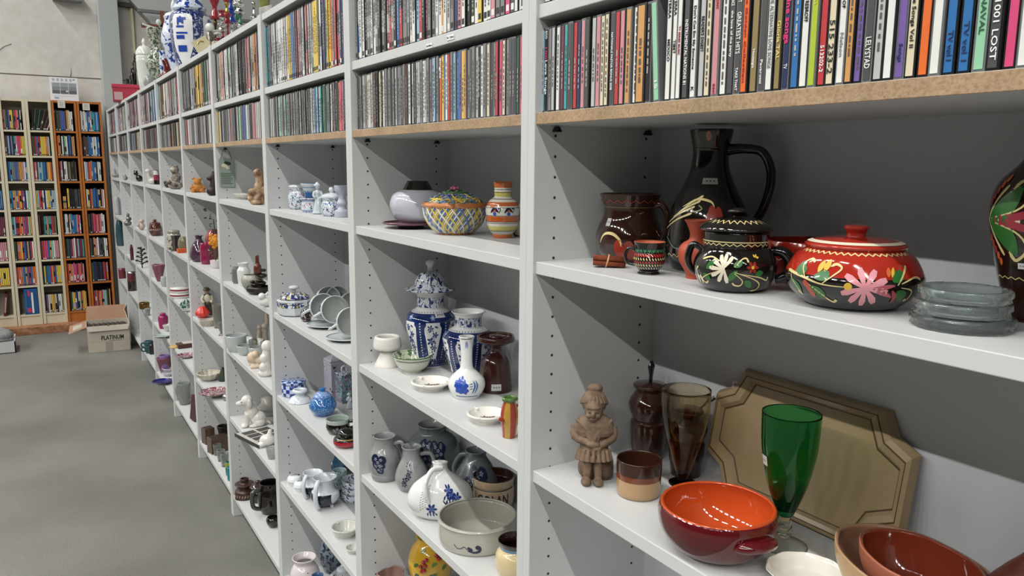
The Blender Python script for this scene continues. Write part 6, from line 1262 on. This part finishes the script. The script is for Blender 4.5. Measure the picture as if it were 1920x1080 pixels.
for i in range(2):
    P = vessel('striped_box', ['lower', 'upper'][i]+' round white box with dark red stripes', 'box', 338, 560, 548, Z3+.031*i, [(17, 0), (18, .1), (18, .4, glz('#7a2036')), (18, .7, glz('#cfcac8')), (18, 1)], glz('#cfcac8'), open_=False, H=.030, n=1, group='round striped boxes')
    if i: P.root.location.x, P.root.location.y = b0.x, b0.y
    b0 = P.root.location.copy()
vessel('leaf_ornament', 'green and white leafy ornament below the striped boxes', 'ornament', 349, 578, 560, Z3, [(10, 0), (8, .5), (2, 1)], pat('leafy', '#9aa49c', ['#2c5a50'], scale=50, thr=.52), open_=False, bumpf=lambda t, i: 1+.2*math.sin(t*7))
vessel('small_saucers', 'pair of pale saucers at the upright under the leafy ornament', 'saucer', 353, 585, 579, Z3, [(8, 0), (11, 1)], glz('#a5a8a4'), H=.008)
t = Place(347, 652, Z4, 6); k_ = t.s; o = thing('wooden_tray_box', 'dark red-brown wooden tray with cards inside', 'tray', t.loc, t.rot+.2); MB().box(-10*k_, 12*k_, -14*k_, 16*k_, 0, 8*k_, mat('mahog', '#4a2a22', .4)).build('tray_body', parent=o, bevel=.001); MB().box(-8*k_, 10*k_, -4*k_, 14*k_, 8*k_, 9*k_, flat('#c2beb6')).build('cards', parent=o)
P = vessel('patterned_plate', 'red patterned plate on the fourth shelf, before the wooden tray', 'plate', 349, 672, 656, Z4, [(9, 0), (14, .5), (17, 1)], glz('#b3aaaa'), inner=pat('transfer2', '#b5a6a8', ['#7a2c44'], scale=60, thr=.47), H=.014, depth=.5)
tag(MB().lathe(smooth([(0, 0), (.034, 0), (.03, .01), (.012, .014), (0, .014)], 3), flat('#b59a5a'), 14).build('folded_cloth', loc=Place(329, 652, Z4, 4).loc), 'mustard yellow cloth pouch at the left end of the fourth shelf', 'pouch')
P = vessel('crystal_vase', 'tall cut crystal vase on the bottom shelf of the sixth bay', 'vase', 347, 760, 708, Z5, [(9, 0), (10, .5), (12, 1)], mat('crystal', '#b9bebc', .1, trans=.7, ior=1.2, coat=.6), seg=40, bumpf=lambda t, i: 1+.04*math.sin(t*12), H=.13)
blobfig('glass_swan', 'clear glass swan standing left of the crystal vase', 'figurine', 342, 741, Z5, [('b', (0, 0, 8), (8, 10, 7)), ('t', [(0, -6, 12), (0, -9, 24), (0, -5, 34)], [4, 3, 3])], mat('crystal', '#b9bebc'))
o = Place(361, 790, Z5, 2); tag(MB().box(-.012, .012, -.03, .03, 0, .15, mat('box_maroon', '#4a2c30', .5), Matrix.Rotation(.25, 4, 'X')).build('maroon_box', loc=o.loc+Vector((.01, 0, .004)), rot=.3), 'narrow maroon box leaning at the upright, bottom shelf of the sixth bay', 'box')
# ================================================================== seventh to tenth bays
blobfig('goose_figurine', 'white goose with red ribbon', 'figurine', 285, 343, Z1, [('b', (0, 2, 6), (7, 8, 6)), ('t', [(0, -2, 8), (0, -5, 16), (0, -4, 22)], [4, 3, 3]), ('b', (0, -5, 23), (4, 5, 4))], glz('#c9c6c2'))
vessel('red_ribbon_pot', 'small dark pot with red middle right of the goose', 'pot', 294, 346, 320, Z1, [(5, 0), (5, .3, glz('#8a3a44')), (5, .7, glz('#cac6c2')), (4, 1)], m_dk)
P = vessel('brown_tureen', 'brown lidded jar with white zigzag band', 'jar', 292, 441, 418, Z2, [(7, 0), (11, .4), (11, .7), (9, 1)], glz('#4f2622'), open_=False, solo=False, deco=lambda mb, sf, s, H: stroke(mb, sf, [(-.04+.006*i, .55*H+(.006 if i % 2 else -.006)) for i in range(14)], .003, cw, prof='line', n=1)); h = P.H/P.s; lid(P, [(9, h), (9, h+2), (0, h+6)], glz('#4f2622'), knob=[(2, h+4), (3, h+8), (0, h+9)])
vessel('pink_glass_vase', 'wide mauve pink glass vase tapering to its foot', 'vase', 299, 528, 495, Z3, [(4, 0), (6, .2), (12, 1)], mat('mauve_glass', '#7a4458', .12, coat=.5)); vessel('white_cup_s', 'small white cup in front of the mauve vase', 'cup', 308, 538, 518, Z3, [(4, 0), (6, .5), (5, 1)], glz('#a9aca8'))
bpy.data.objects['white_cup_s'].name = 'white_cup'
P = vessel('magenta_jar', 'magenta stoppered jar on the fourth shelf', 'jar', 307, 617, 590, Z4, [(7, 0), (8, .3), (9, .8), (7, 1)], mat('magenta_p', '#8f1f58', .2, coat=.5), open_=False, solo=False); h = P.H/P.s; lid(P, [(5, h), (5, h+4), (0, h+5)], mat('magenta_p', '#8f1f58'))
vessel('white_bowl', 'small white bowl right of the magenta jar', 'bowl', 314, 622, 608, Z4, [(4, 0), (8, 1)], glz('#b9bdb9'))
P = vessel('green_edge_plate', 'white plate with dark green edge jutting over the shelf edge', 'plate', 311, 634, 622, Z4, [(8, 0), (12, .4), (16, 1)], glz('#23443c'), inner=glz('#a9b5ad'), H=.014, depth=.5); P.root.location.x -= .02
vessel('mauve_planter', 'dusky mauve conical planter on the bottom shelf', 'planter', 300, 666, 636, Z5, [(7, 0), (13, 1)], glz('#6a3a48')); vessel('lilac_planter', 'lilac conical planter in front of the dusky mauve one', 'planter', 310, 701, 664, Z5, [(6, 0), (8, .3), (10, 1)], glz('#7a5c8f'))
for i in range(2): vessel('stacked_bowl', ['lower', 'upper'][i]+' of two white bowls at the upright on the bottom shelf', 'bowl', 316, 706-i*8, 690, Z5+.018*i, [(6, 0), (11, 1)], glz('#b5b5ba'), H=.022, group='stacked white bowls')
P = vessel('cobalt_plate', 'cobalt blue plate jutting out over the bottom shelf edge', 'plate', 306, 722, 700, Z5, [(11, 0), (14, .4), (19, 1)], m_dk, inner=glz('#1c1f62', .1), H=.018, depth=.5); P.root.location.x = -.004
blobfig('cat_figurine', 'black cat figurine sitting on the first shelf', 'figurine', 259, 340, Z1, [('b', (0, 2, 6), (5, 6, 6)), ('b', (0, -3, 15), (4, 4, 4)), ('b', (0, -5, 19), 1.5), ('b', (0, -1, 19), 1.5)], m_dk)
blobfig('pink_figurine', 'pink and white porcelain figurine', 'figurine', 266, 432, Z2, [('b', (0, 0, 7), (5, 6, 7)), ('b', (0, 1, 17), (4, 4, 4)), ('b', (2, -5, 10), (3, 3, 3))], mat('pinkish', '#a88a80', .4, mottle='#c2bdb8', mscale=30))
P = Place(267, 503, Z3, 4); s = P.s; t = thing('tree_ornament', 'dark metal tree ornament', 'ornament', P.loc, P.rot); mb = MB(); mb.tube([(0, 0, 0), (0, 0, 40*s)], 1.2*s, m_dk, 6, sn=1)
for k in range(12):
    z_ = (6+k*2.6)*s; a = k*2.1; r_ = (11-k*.6)*s; mb.tube([(0, 0, z_), (r_*math.cos(a)*.6, r_*math.sin(a), z_+3*s)], 1.1*s, m_dk, 6, sn=1); mb.ball((r_*math.cos(a)*.6, r_*math.sin(a), z_+3*s), (1.5*s, 3*s, 2*s), flat('#2c2522'), 7, 5)
mb.build('branches', parent=t)
vessel('gilt_box', 'low gold patterned box', 'box', 271, 580, 566, Z4, [(8, 0), (9, .3), (9, 1)], mat('gilt', '#8a6a2c', .3, metal=.6, mottle='#3a2c1c', mscale=60)); vessel('glass_votive', 'small clear glass votive right of the gold box', 'candle holder', 277, 592, 578, Z4, [(4, 0), (5, 1)], mat('votive', '#aab0ae', .1, trans=.6, ior=1.2))
for i, (v, hp) in enumerate(((642, 17), (663, 16))):
    P = vessel('teal_cup', ['teal coffee cup, farther one on the bottom shelf', 'teal coffee cup, nearer one on the bottom shelf'][i], 'cup', 279+i, v, v-hp, Z5, [(5, 0), (8, .6), (8, 1)], glz('#1f4a50'), solo=False, group='teal coffee cups'); h = P.H/P.s; handle(P, -1.5, [(7, h*.8), (12, h*.8), (12, h*.4), (6, h*.3)], 1.3, glz('#1f4a50'))
vessel('black_bottle', 'small black bottle right of the teal cups', 'bottle', 285, 665, 640, Z5, [(4, 0), (4, .6), (2, .8), (2, 1)], m_dk)
blobfig('silver_tree', 'small silver beaded tree figurine', 'figurine', 240, 424, Z2, [('b', (0, 0, 5), (5, 7, 5)), ('b', (0, 2, 13), (4, 5, 4)), ('b', (0, 1, 20), (3, 3, 4))], mat('silver_b', '#8a8a8a', .3, metal=.5, mottle='#3a3a3a', mscale=80))
blobfig('panda_figurine', 'tiny black and white animal figurine on the first shelf of the ninth bay', 'figurine', 235, 338, Z1, [('b', (0, 0, 4), (4, 5, 4)), ('b', (0, -1, 9), (3, 3, 3))], mat('bw', '#2a2a2a', .4, mottle='#c9c9c9', mscale=60))
vessel('maroon_bottle', 'slim maroon bottle standing at the upright', 'bottle', 248, 488, 459, Z3, [(3, 0), (3, .7), (1.5, 1)], glz('#4f2430'))
P = vessel('pillar_candle', 'dark red pillar candle in a glass with silver rim', 'candle', 248, 546, 508, Z4, [(7, 0), (7, .5, glz('#5c1f28')), (7, .9, m_steel), (7, 1)], glz('#1c1012'), open_=False, n=1)
blobfig('ship_ornament', 'tiny pale ship-like ornament on the first shelf of the last bay', 'ornament', 216, 325, Z1, [('b', (0, 0, 4), (3, 6, 3)), ('t', [(0, 0, 4), (0, 0, 16)], [2, 1])], flat('#8f8a84'))
vessel('blue_bottle', 'blue green glass bottle next to the yellow books', 'bottle', 226, 528, 483, Z3, [(6, 0), (7, .4), (6, .8), (4, 1)], glz('#2f4c55'))
for i, c in enumerate(('#c2b03a', '#3a4a52', '#b8a838')): tag(MB().box(0, .12, -.014, .014, 0, .20, flat(c)).build('book', loc=(.03, 6.52-.032*i, Z3), bevel=.001), ['yellow book beside the blue bottle', 'dark blue-grey book between two yellow books', 'yellow book nearest the upright'][i]+', last bay', 'book')
vessel('red_tin', 'dark red tin on the fourth shelf of the last bay', 'tin', 228, 577, 558, Z4, [(5, 0), (5, 1)], glz('#6a1f2c'), open_=False); vessel('black_helmet', 'black rounded object right of the red tin', 'ornament', 236, 571, 552, Z4, [(3, 0), (4, .5), (2, 1)], m_dk, open_=False)
bpy.data.objects['black_helmet'].name = 'black_jar'
vessel('wire_vase', 'pale wire-look vase in the last bay, second shelf', 'vase', 220, 397, 366, Z2, [(4, 0), (4, 1)], flat('#a9b0b4'))
# ================================================================== on top of the bookcases
ZT = TOP+.001
m_bwj = pat('blue_white_jar', '#c9d2e0', ['#1e3a8c'], scale=26, thr=.54, detail=3); m_bw = glz('#cdd3dc', .08)
def topP(u, x=.12, rb=0): P = Place(u, foot_v(u, x, ZT), ZT, 0); P.vb = foot_v(u, x, ZT); return P
def topv(name, label, cat, u, vb, vt, z, prof, m, x=.12, **k):
    P = topP(u, x)
    k.setdefault('H', P.height(P.vb, vt, 0, prof[-1][0]*.6)); return vessel(name, label, cat, u, P.vb, vt, z, prof, m, xmax=9, place=P, **k)
P = topP(231, .03); s = P.s; t = thing('red_storage_box', 'red lidded box with a pale photo on its side', 'box', P.loc, -.1)
MB().box(-.07, .12, -.10, .10, 0, .105, flat('#a52a40')).build('box_body', parent=t, bevel=.002); MB().box(-.075, .125, -.105, .105, .105, .13, flat('#b5304a')).build('lid', parent=t, bevel=.002); mb = MB(); mb.box(-.0715, -.0705, .0, .09, .01, .07, flat('#c2a0a2')); mb.box(-.06, .0, -.1015, -.1005, .01, .07, flat('#b59a9c')); mb.build('picture', parent=t)
P = topP(247, .14); s = P.s*1.75; t = thing('letter_rack', 'black wire rack with rings and dark folders', 'rack', P.loc, -.3); mb = MB()
for k in range(5):
    x = k*8*s*1.4; hgt = (22+k*9)*s
    mb.tube([(0, -10*s+x*.9, 0), (0, -10*s+x*.9, hgt), (0, 0*s+x*.9, hgt+2*s), (0, 2*s+x*.9, hgt-10*s)], 1.0*s, m_dk, 6, sn=1)
mb.build('wire_loops', parent=t); mb = MB()
for k in range(3): mb.box(-8*s+k*3*s, -6.5*s+k*3*s, -6*s+k*10*s, 14*s+k*10*s, 2*s, (20+9*k)*s, mat('black_folder', '#1d1a1d', .5))
mb.build('folders', parent=t)
# tall white lidded jar
P = topP(276, .10); s = P.s; t = thing('white_stove_jar', 'tall white ribbed lidded jar with flame finial', 'jar', P.loc, P.rot); P.root = t
MB().lathe([(0, 0), (11*s, 0), (14*s, 25*s), (15.5*s, 60*s), (16*s, 62*s), (15*s, 64*s), (16*s, 67*s), (15*s, 70*s), (0, 70*s)], glz('#d3d5d3'), 32).build('body', parent=t)
MB().lathe(smooth([(0, 70*s), (15*s, 70*s), (14*s, 80*s), (9*s, 87*s), (3*s, 89*s), (4*s, 95*s), (2*s, 101*s), (0, 102*s)], 4), glz('#d3d5d3'), 32).build('lid', parent=t)
topv('glass_candy_dish', 'small cut glass and wire ornament at the foot of the green vase', 'ornament', 280, 161, 142, ZT, [(6, 0), (10, .4), (9, .7), (4, 1)], mat('cutglass', '#c9cfcc'), x=.05)
m_gv = pat('green_scroll', '#a9aea0', ['#3f4f40'], scale=55, thr=.50, detail=3)
topv('green_scroll_vase', 'tall green and white scrolled vase with wide neck', 'vase', 299, 152, 58, ZT, [(7, 0), (9, .05), (17, .30), (21, .42), (20, .50), (13, .64), (13, .80), (17, .94), (18, 1)], m_gv)
blobfig('leather_boot', 'reddish brown curved horn-like boot', 'ornament', 309, foot_v(309, .04, ZT), ZT, [('t', [(0, -10, 3), (0, 0, 5), (0, 6, 20), (0, 0, 36)], [4, 7, 7, 5])], glz('#5c1f18'), vox=.004)
# crucifix
P = topP(310, .20); s = P.s; t = thing('crucifix', 'wooden cross with white carved figure', 'crucifix', P.loc, P.rot)
mb = MB(); mb.box(-3*s, 0, -1*s, 6*s, 0, 150*s, mat('cross_wood', '#6a3422', .45)); mb.box(-9*s, 3*s, -8*s, 12*s, 0, 4*s, mat('cross_wood', '#6a3422')); mb.box(-3*s, 0, -34*s, 40*s, 118*s, 125*s, mat('cross_wood', '#6a3422')); mb.build('cross', parent=t)
q = lambda x, y, z_: (x*s, y*s, z_*s)
sculpt('carved_figure', [('t', [q(3, -2, 52), q(6, -6, 70), q(3, -4, 84), q(3, -4, 92)], [2.5*s, 4*s, 4.5*s, 6*s]), ('t', [q(3, -1, 52), q(5, -2, 70), q(3, -2, 84)], [2.5*s, 3.5*s, 4*s]), ('b', q(3, -3, 92), (5.5*s, 7.5*s, 5*s)), ('b', q(3, -2, 108), (6*s, 8*s, 13*s)), ('b', q(5, -4, 128), (5*s, 5*s, 6*s)), ('t', [q(3, -8, 116), q(2, -20, 120), q(2, -32, 124)], [3*s, 2.4*s, 2*s]), ('t', [q(3, 5, 116), q(2, 20, 120), q(2, 36, 124)], [3*s, 2.4*s, 2*s])], .004, mat('plaster', '#c4cac4', .4), parent=t)
# porcelain jug and big lidded jar
P = topv('spouted_jug', 'white jug with blue flowers, silver rim and looped handle', 'jug', 333, 132, 36, ZT, [(10, 0), (9, .06), (18, .35), (25, .62), (21, .82), (17, .93), (19, 1)], m_bwj, solo=False, x=.09); h = P.H/P.s
handle(P, 1.2, [(17, h*.94), (30, h*.98), (36, h*.78), (26, h*.55)], 2.5, m_bw); lid(P, [(17, h), (15, h+5), (5, h+10), (2, h+12)], m_bw, knob=[(3, h+11), (5, h+20), (1, h+33), (0, h+34)], km=m_bw)
topv('porcelain_foot_vase', 'small white foot vase with blue sprigs in front of the spouted jug', 'vase', 309, 128, 98, ZT, [(5, 0), (8, .5), (7, .8), (8, 1)], m_bwj, x=.05)
def d_temple(mb, sf, s, H):
    R = max(p[0] for p in sf.p)
    for c in (-.045, .12, -.22):
        vs = []
        for j in range(17):
            z = (.12+.78*j/16)*H; hf = .055*(min(1, .45+1.0*j/10) if j < 16 else .8)
            for q_ in range(7): vs.append(sf.at((c+hf*(q_/3-1))/R, z, .001))
        mb.add(vs, [(7*a+b, 7*a+b+1, 7*a+b+8, 7*a+b+7) for a in range(16) for b in range(6)], wh)
        for (a, z, w_, l) in ((-.004, .30, .05, .10), (-.010, .50, .045, .06), (-.002, .58, .060, .03), (-.008, .68, .040, .03), (-.006, .76, .012, .10), (.006, .74, .010, .10), (-.018, .72, .010, .12), (.014, .80, .02, .04)): stroke(mb, sf, [(c+a, z*H), (c+a, (z+l)*H)], w_, pc('#24479e'), prof='line', off=.003)
P = topv('temple_jar', 'large blue and white temple jar with lid and white medallion', 'jar', 362, 116, 24, ZT, [(20, 0), (26, .06), (33, .35), (36, .70), (34, .90), (27, .97), (26, 1)], pat('temple', '#b4bfd2', ['#1c2c66'], scale=60, thr=.42, detail=3), open_=False, solo=False, deco=d_temple); h = P.H/P.s
lid(P, [(27, h-2), (29, h+1), (29, h+4), (24, h+14), (20, h+24), (12, h+34), (4, h+38)], m_bwj, knob=[(4, h+37), (4, h+42), (8, h+48), (5, h+54), (0, h+56)], km=m_bw)
# trophies and trinkets above the fifth bay
trd = [.04, .07, .10, .13, .07, .17, .09, .19]
def trophy(u, vb, hp, lbl, base, cols, r=8, ns='trophy', z=ZT):
    P = topP(u, trd.pop(0) if trd else .1); s = P.s; vt_ = vb-hp; hp = P.height(P.vb, vt_, 0, 0)/s; r = r*1.5; t = thing(ns, lbl, 'trophy', P.loc, P.rot+.2)
    MB().box(-r*s, r*s, -r*s, r*s, 0, 9*s, base).build('base', parent=t, bevel=.001)
    n_ = len(cols); mb = MB(); z0 = 9*s
    for i, m in enumerate(cols):
        z1 = z0+(hp-9)*s/n_; k = (.55, .3, .8, .4, .7)[i % 5]*r*s
        mb.lathe(smooth([(0, z0), (k, z0), (k*.5, (z0+z1)/2), (k*1.1, z1-(z1-z0)*.15), (0, z1)], 3), m, 16); z0 = z1
    mb.build('column', parent=t); return t
m_marb = mat('marble', '#8f8c8a', .25, mottle='#a9a6a2', mscale=30); m_chr = mat('chrome', '#c9c9c6', .1, metal=1); m_gold = mat('gold', '#b89a4c', .2, metal=1); m_rd = mat('metal_red', '#8a1626', .2, coat=.6); m_blue = mat('metal_blue', '#1c3a9c', .2, coat=.5)
o = topP(386, .05); t = thing('tilted_plaque', 'gilt edged cream plaque leaning at an angle', 'plaque', o.loc+Vector((0, 0, .022)), o.rot); s = o.s
b_ = MB().box(-1*s, 2*s, -14*s, 14*s, 0, 24*s, mat('plaque_cream', '#c9c3a0', .3, coat=.4)).build('plate', parent=t); b2 = MB().tube([(2.5*s, -6*s, 16*s), (2.5*s, 0, 19*s), (2.5*s, 6*s, 15*s)], 1*s, m_gold, 6).build('gilt_scroll', parent=t); t.rotation_euler.x = .55
P = topP(397, .16); s = P.s*1.25; t = thing('clown_doll', 'white-headed figure with dark hat brim and beaded skirt', 'figurine', P.loc, P.rot); MB().ball((0, 0, 58*s), 6.5*s, glz('#cdd0cc')).build('head', parent=t); MB().lathe([(0, 0), (12*s, 0), (10*s, 24*s), (5*s, 50*s), (0, 54*s)], mat('beaded', '#8a8478', .25, metal=.5, mottle='#4a463e', mscale=120), 20).build('gown', parent=t)
trophy(410, 92, 34, 'small red and silver bulb trophy on a pale base', mat('alab', '#b8a89c', .4), [m_rd, m_chr, glz('#c9c9c2')], 7)
trophy(419, 84, 62, 'red cup on spiral silver stem over a marble block', m_marb, [glz('#2f2a2a'), m_rd, m_chr, m_chr, m_rd], 7); trophy(429, 78, 90, 'tall deep red column trophy with black base', m_dk, [m_rd, m_rd, m_rd, m_gold, m_rd], 6)
trophy(437, 76, 100, 'tall trophy with blue panels and chrome foot', m_dk, [m_chr, m_chr, m_blue, m_blue, m_chr], 8); trophy(452, 66, 76, 'silver trophy with green ribbon column on marble base', m_marb, [m_chr, mat('metal_green', '#2f6a50', .2, coat=.5), m_chr, m_chr], 9)
trophy(446, 70, 84, 'slender silver trophy behind the green ribboned one', m_marb, [m_chr, m_chr, mat('metal_green', '#2f6a50', .2), m_chr], 6); trophy(478, 46, 40, 'low silver star trophy on a marble block', m_marb, [m_chr, m_chr], 9)
trophy(408, 60, 60, 'dark brass trophy behind the white-headed figure', m_dk, [m_gold, mat('brass_d', '#5a4a30', .3, metal=1), m_rd], 7)
topv('green_crackle_pot', 'olive green crackled pot', 'pot', 498, 34, 2, ZT, [(7, 0), (9, .4), (10, .9), (11, 1)], mat('olive_cr', '#7d8048', .25, mottle='#4f5434', mscale=40, coat=.4)); P = topP(513, .08); tag(MB().box(-.03, .03, -.04, .04, 0, .05, m_marb).build('marble_block', loc=P.loc, rot=.3, bevel=.002), 'grey marble block right of the olive pot, cut by the photo top', 'trophy base')
# ================================================================== calendar and notes on the towers
p1 = Vector((-.435, 7.235, TZ+2.022)); t = thing('desk_calendar', 'white calendar with black and white road photos leaning on the brown towers', 'calendar', p1, 0)
mb = MB(); mb.box(0, .222, 0, .006, 0, .205, flat('#dcdde0')); mb.build('sheet', parent=t); mb = MB()
for i in range(3):
    for j, c in enumerate(('#54595e', '#7a8086', '#8f959b')): mb.box(.018+i*.065, .079+i*.065, -.0012, 0, .060+j*.033, .091+j*.033, pat('road%d' % j, c, ['#c9cccf'], scale=9, thr=.56, rough=.5, coat=0))
mb.build('road_photos', parent=t); mb = MB()
for i in range(5): mb.box(.022+i*.034, .040+i*.034, -.0012, 0, .172, .195, flat('#a9adb2'))
mb.box(.185, .2, -.0012, 0, .184, .191, flat('#55585c')); mb.box(.03, .065, -.0012, 0, .015, .03, flat('#7fa3b8')); mb.box(.03, .19, -.0012, 0, .040, .042, flat('#b5b8bd')); mb.build('print', parent=t); t.rotation_euler.x = -.05
for i, x in enumerate((-.385, -.19)):
    mb = MB(); mb.box(0, .058, -.002, -.0005, 0, .062, flat('#cfcbc4'))
    for j in range(4): mb.box(.012, .046-.006*(j % 2), -.0026, -.002, .014+.011*j, .018+.011*j, flat('#8d8a86'))
    tag(mb.build('paper_note', loc=(x, 7.2, TZ+1.955-.012*i)), ['white paper note taped on the left brown film tower', 'white paper note taped on the right brown film tower'][i], 'note')
# ================================================================== floor: cardboard box, crate with shoe
m_card = mat('cardboard_in', '#a5826a', .8, mottle='#9a7860', mscale=4); m_cardo = mat('cardboard_out', '#b9b2a4', .75, mottle='#aaa294', mscale=5)
bx = thing('cardboard_box', 'open cardboard box lettered PLATINUM full of dark cases', 'box', (-.350, 6.05, 0), -.05)
w_, dd, hh = .315, .30, .222; th = .004
mb = MB(); mb.box(0, w_, 0, th, 0, hh, m_cardo); mb.box(0, w_, dd-th, dd, 0, hh, m_cardo); mb.box(0, th, 0, dd, 0, hh, m_cardo); mb.box(w_-th, w_, 0, dd, 0, hh, m_cardo); mb.box(0, w_, 0, dd, 0, th, m_cardo); mb.build('box_walls', parent=bx)
def flap(pts, name, m_card=m_card):
    mb = MB(); a, b, c, d_ = [Vector(p) for p in pts]; n_ = (b-a).cross(d_-a).normalized()*.004
    mb.add([a, b, c, d_, a+n_, b+n_, c+n_, d_+n_], [(0, 1, 2, 3)], m_card, False); mb.add([a, b, c, d_, a+n_, b+n_, c+n_, d_+n_], [(7, 6, 5, 4), (0, 4, 5, 1), (1, 5, 6, 2), (2, 6, 7, 3), (3, 7, 4, 0)], m_cardo, False); return mb.build(name, parent=bx)
flap([(.0, -.001, hh), (w_, -.001, hh), (w_-.012, -.018, hh-.040), (.012, -.018, hh-.040)], 'front_flap', m_cardo); flap([(w_, dd, hh), (0, dd, hh), (.01, dd+.06, hh+.11), (w_-.01, dd+.06, hh+.11)], 'back_flap')
flap([(0, dd, hh), (0, 0, hh), (-.13, .02, hh-.05), (-.12, dd-.02, hh-.03)], 'side_flap'); flap([(w_, 0, hh), (w_, dd, hh), (w_+.0, dd-.02, hh+.12), (w_-.03, .1, hh+.11)], 'side_flap')
mb = MB()
for k in range(24): mb.box(.012+k*.012, .022+k*.012, .012, dd-.012, .01, hh-.025-.004*(k % 3), flat('#2c2a22') if k % 3 else flat('#47433a'))
mb.build('packed_cases', parent=bx)
text_mesh('PLATINUM', .05, flat('#1a1815'), 'box_lettering', bx, Matrix.Translation((.185, -.0012, .118)) @ Matrix.Rotation(PI/2, 4, 'X'), bold=.0012, width=.165)
mb = MB(); mb.box(.16, .255, -.0008, 0, .092, .094, flat('#3a3630')); mb.box(.13, .185, -.0008, 0, .0, .085, mat('tape', '#9a9284', .35)); mb.box(0, w_, -.0006, 0, .088, .0895, flat('#8f8779')); mb.box(.15, .17, -.003, 0, hh-.012, hh-.001, m_dk); mb.build('tape_and_print', parent=bx)
cr = thing('white_crate', 'low white box on the floor at the left edge, holding a grey shoe', 'box', (-1.22, 6.38, 0), 0)
mb = MB(); m_cr = mat('crate_white', '#b9bcbc', .6); mb.box(0, .37, 0, .008, 0, .095, m_cr); mb.box(.362, .37, 0, .28, 0, .105, m_cr); mb.box(0, .37, .272, .28, 0, .105, m_cr); mb.box(0, .008, 0, .28, 0, .105, m_cr); mb.box(0, .37, 0, .28, 0, .006, m_cr); mb.build('box_walls', parent=cr)
sh = sculpt('grey_shoe', [('b', (.0, 0, .065), (.14, .07, .06)), ('b', (-.09, 0, .11), (.09, .06, .09)), ('b', (.07, 0, .055), (.075, .068, .05)), ('b', (.0, 0, .022), (.155, .075, .022))], .005, mat('grey_canvas', '#77787a', .8, mottle='#8f9092', mscale=70, bump=.5), loc=(-1.0, 6.52, .075), rot=-.25)
tag(sh, 'grey woven shoe lying in the low white box', 'shoe'); 
bag = sculpt('black_bag', [('b', (0, 0, .07), (.09, .05, .14)), ('b', (-.03, 0, .22), (.06, .04, .10))], .006, mat('black_cloth', '#141416', .9), loc=(-1.10, 6.80, .07), rot=0); tag(bag, 'black cloth bag behind the grey shoe at the left edge', 'bag')
MB().tube([(.0, 0, .17), (.035, .02, .26), (-.03, .02, .33), (-.07, 0, .17)], .006, mat('strap', '#33261f', .7), 8).build('strap', parent=bag)
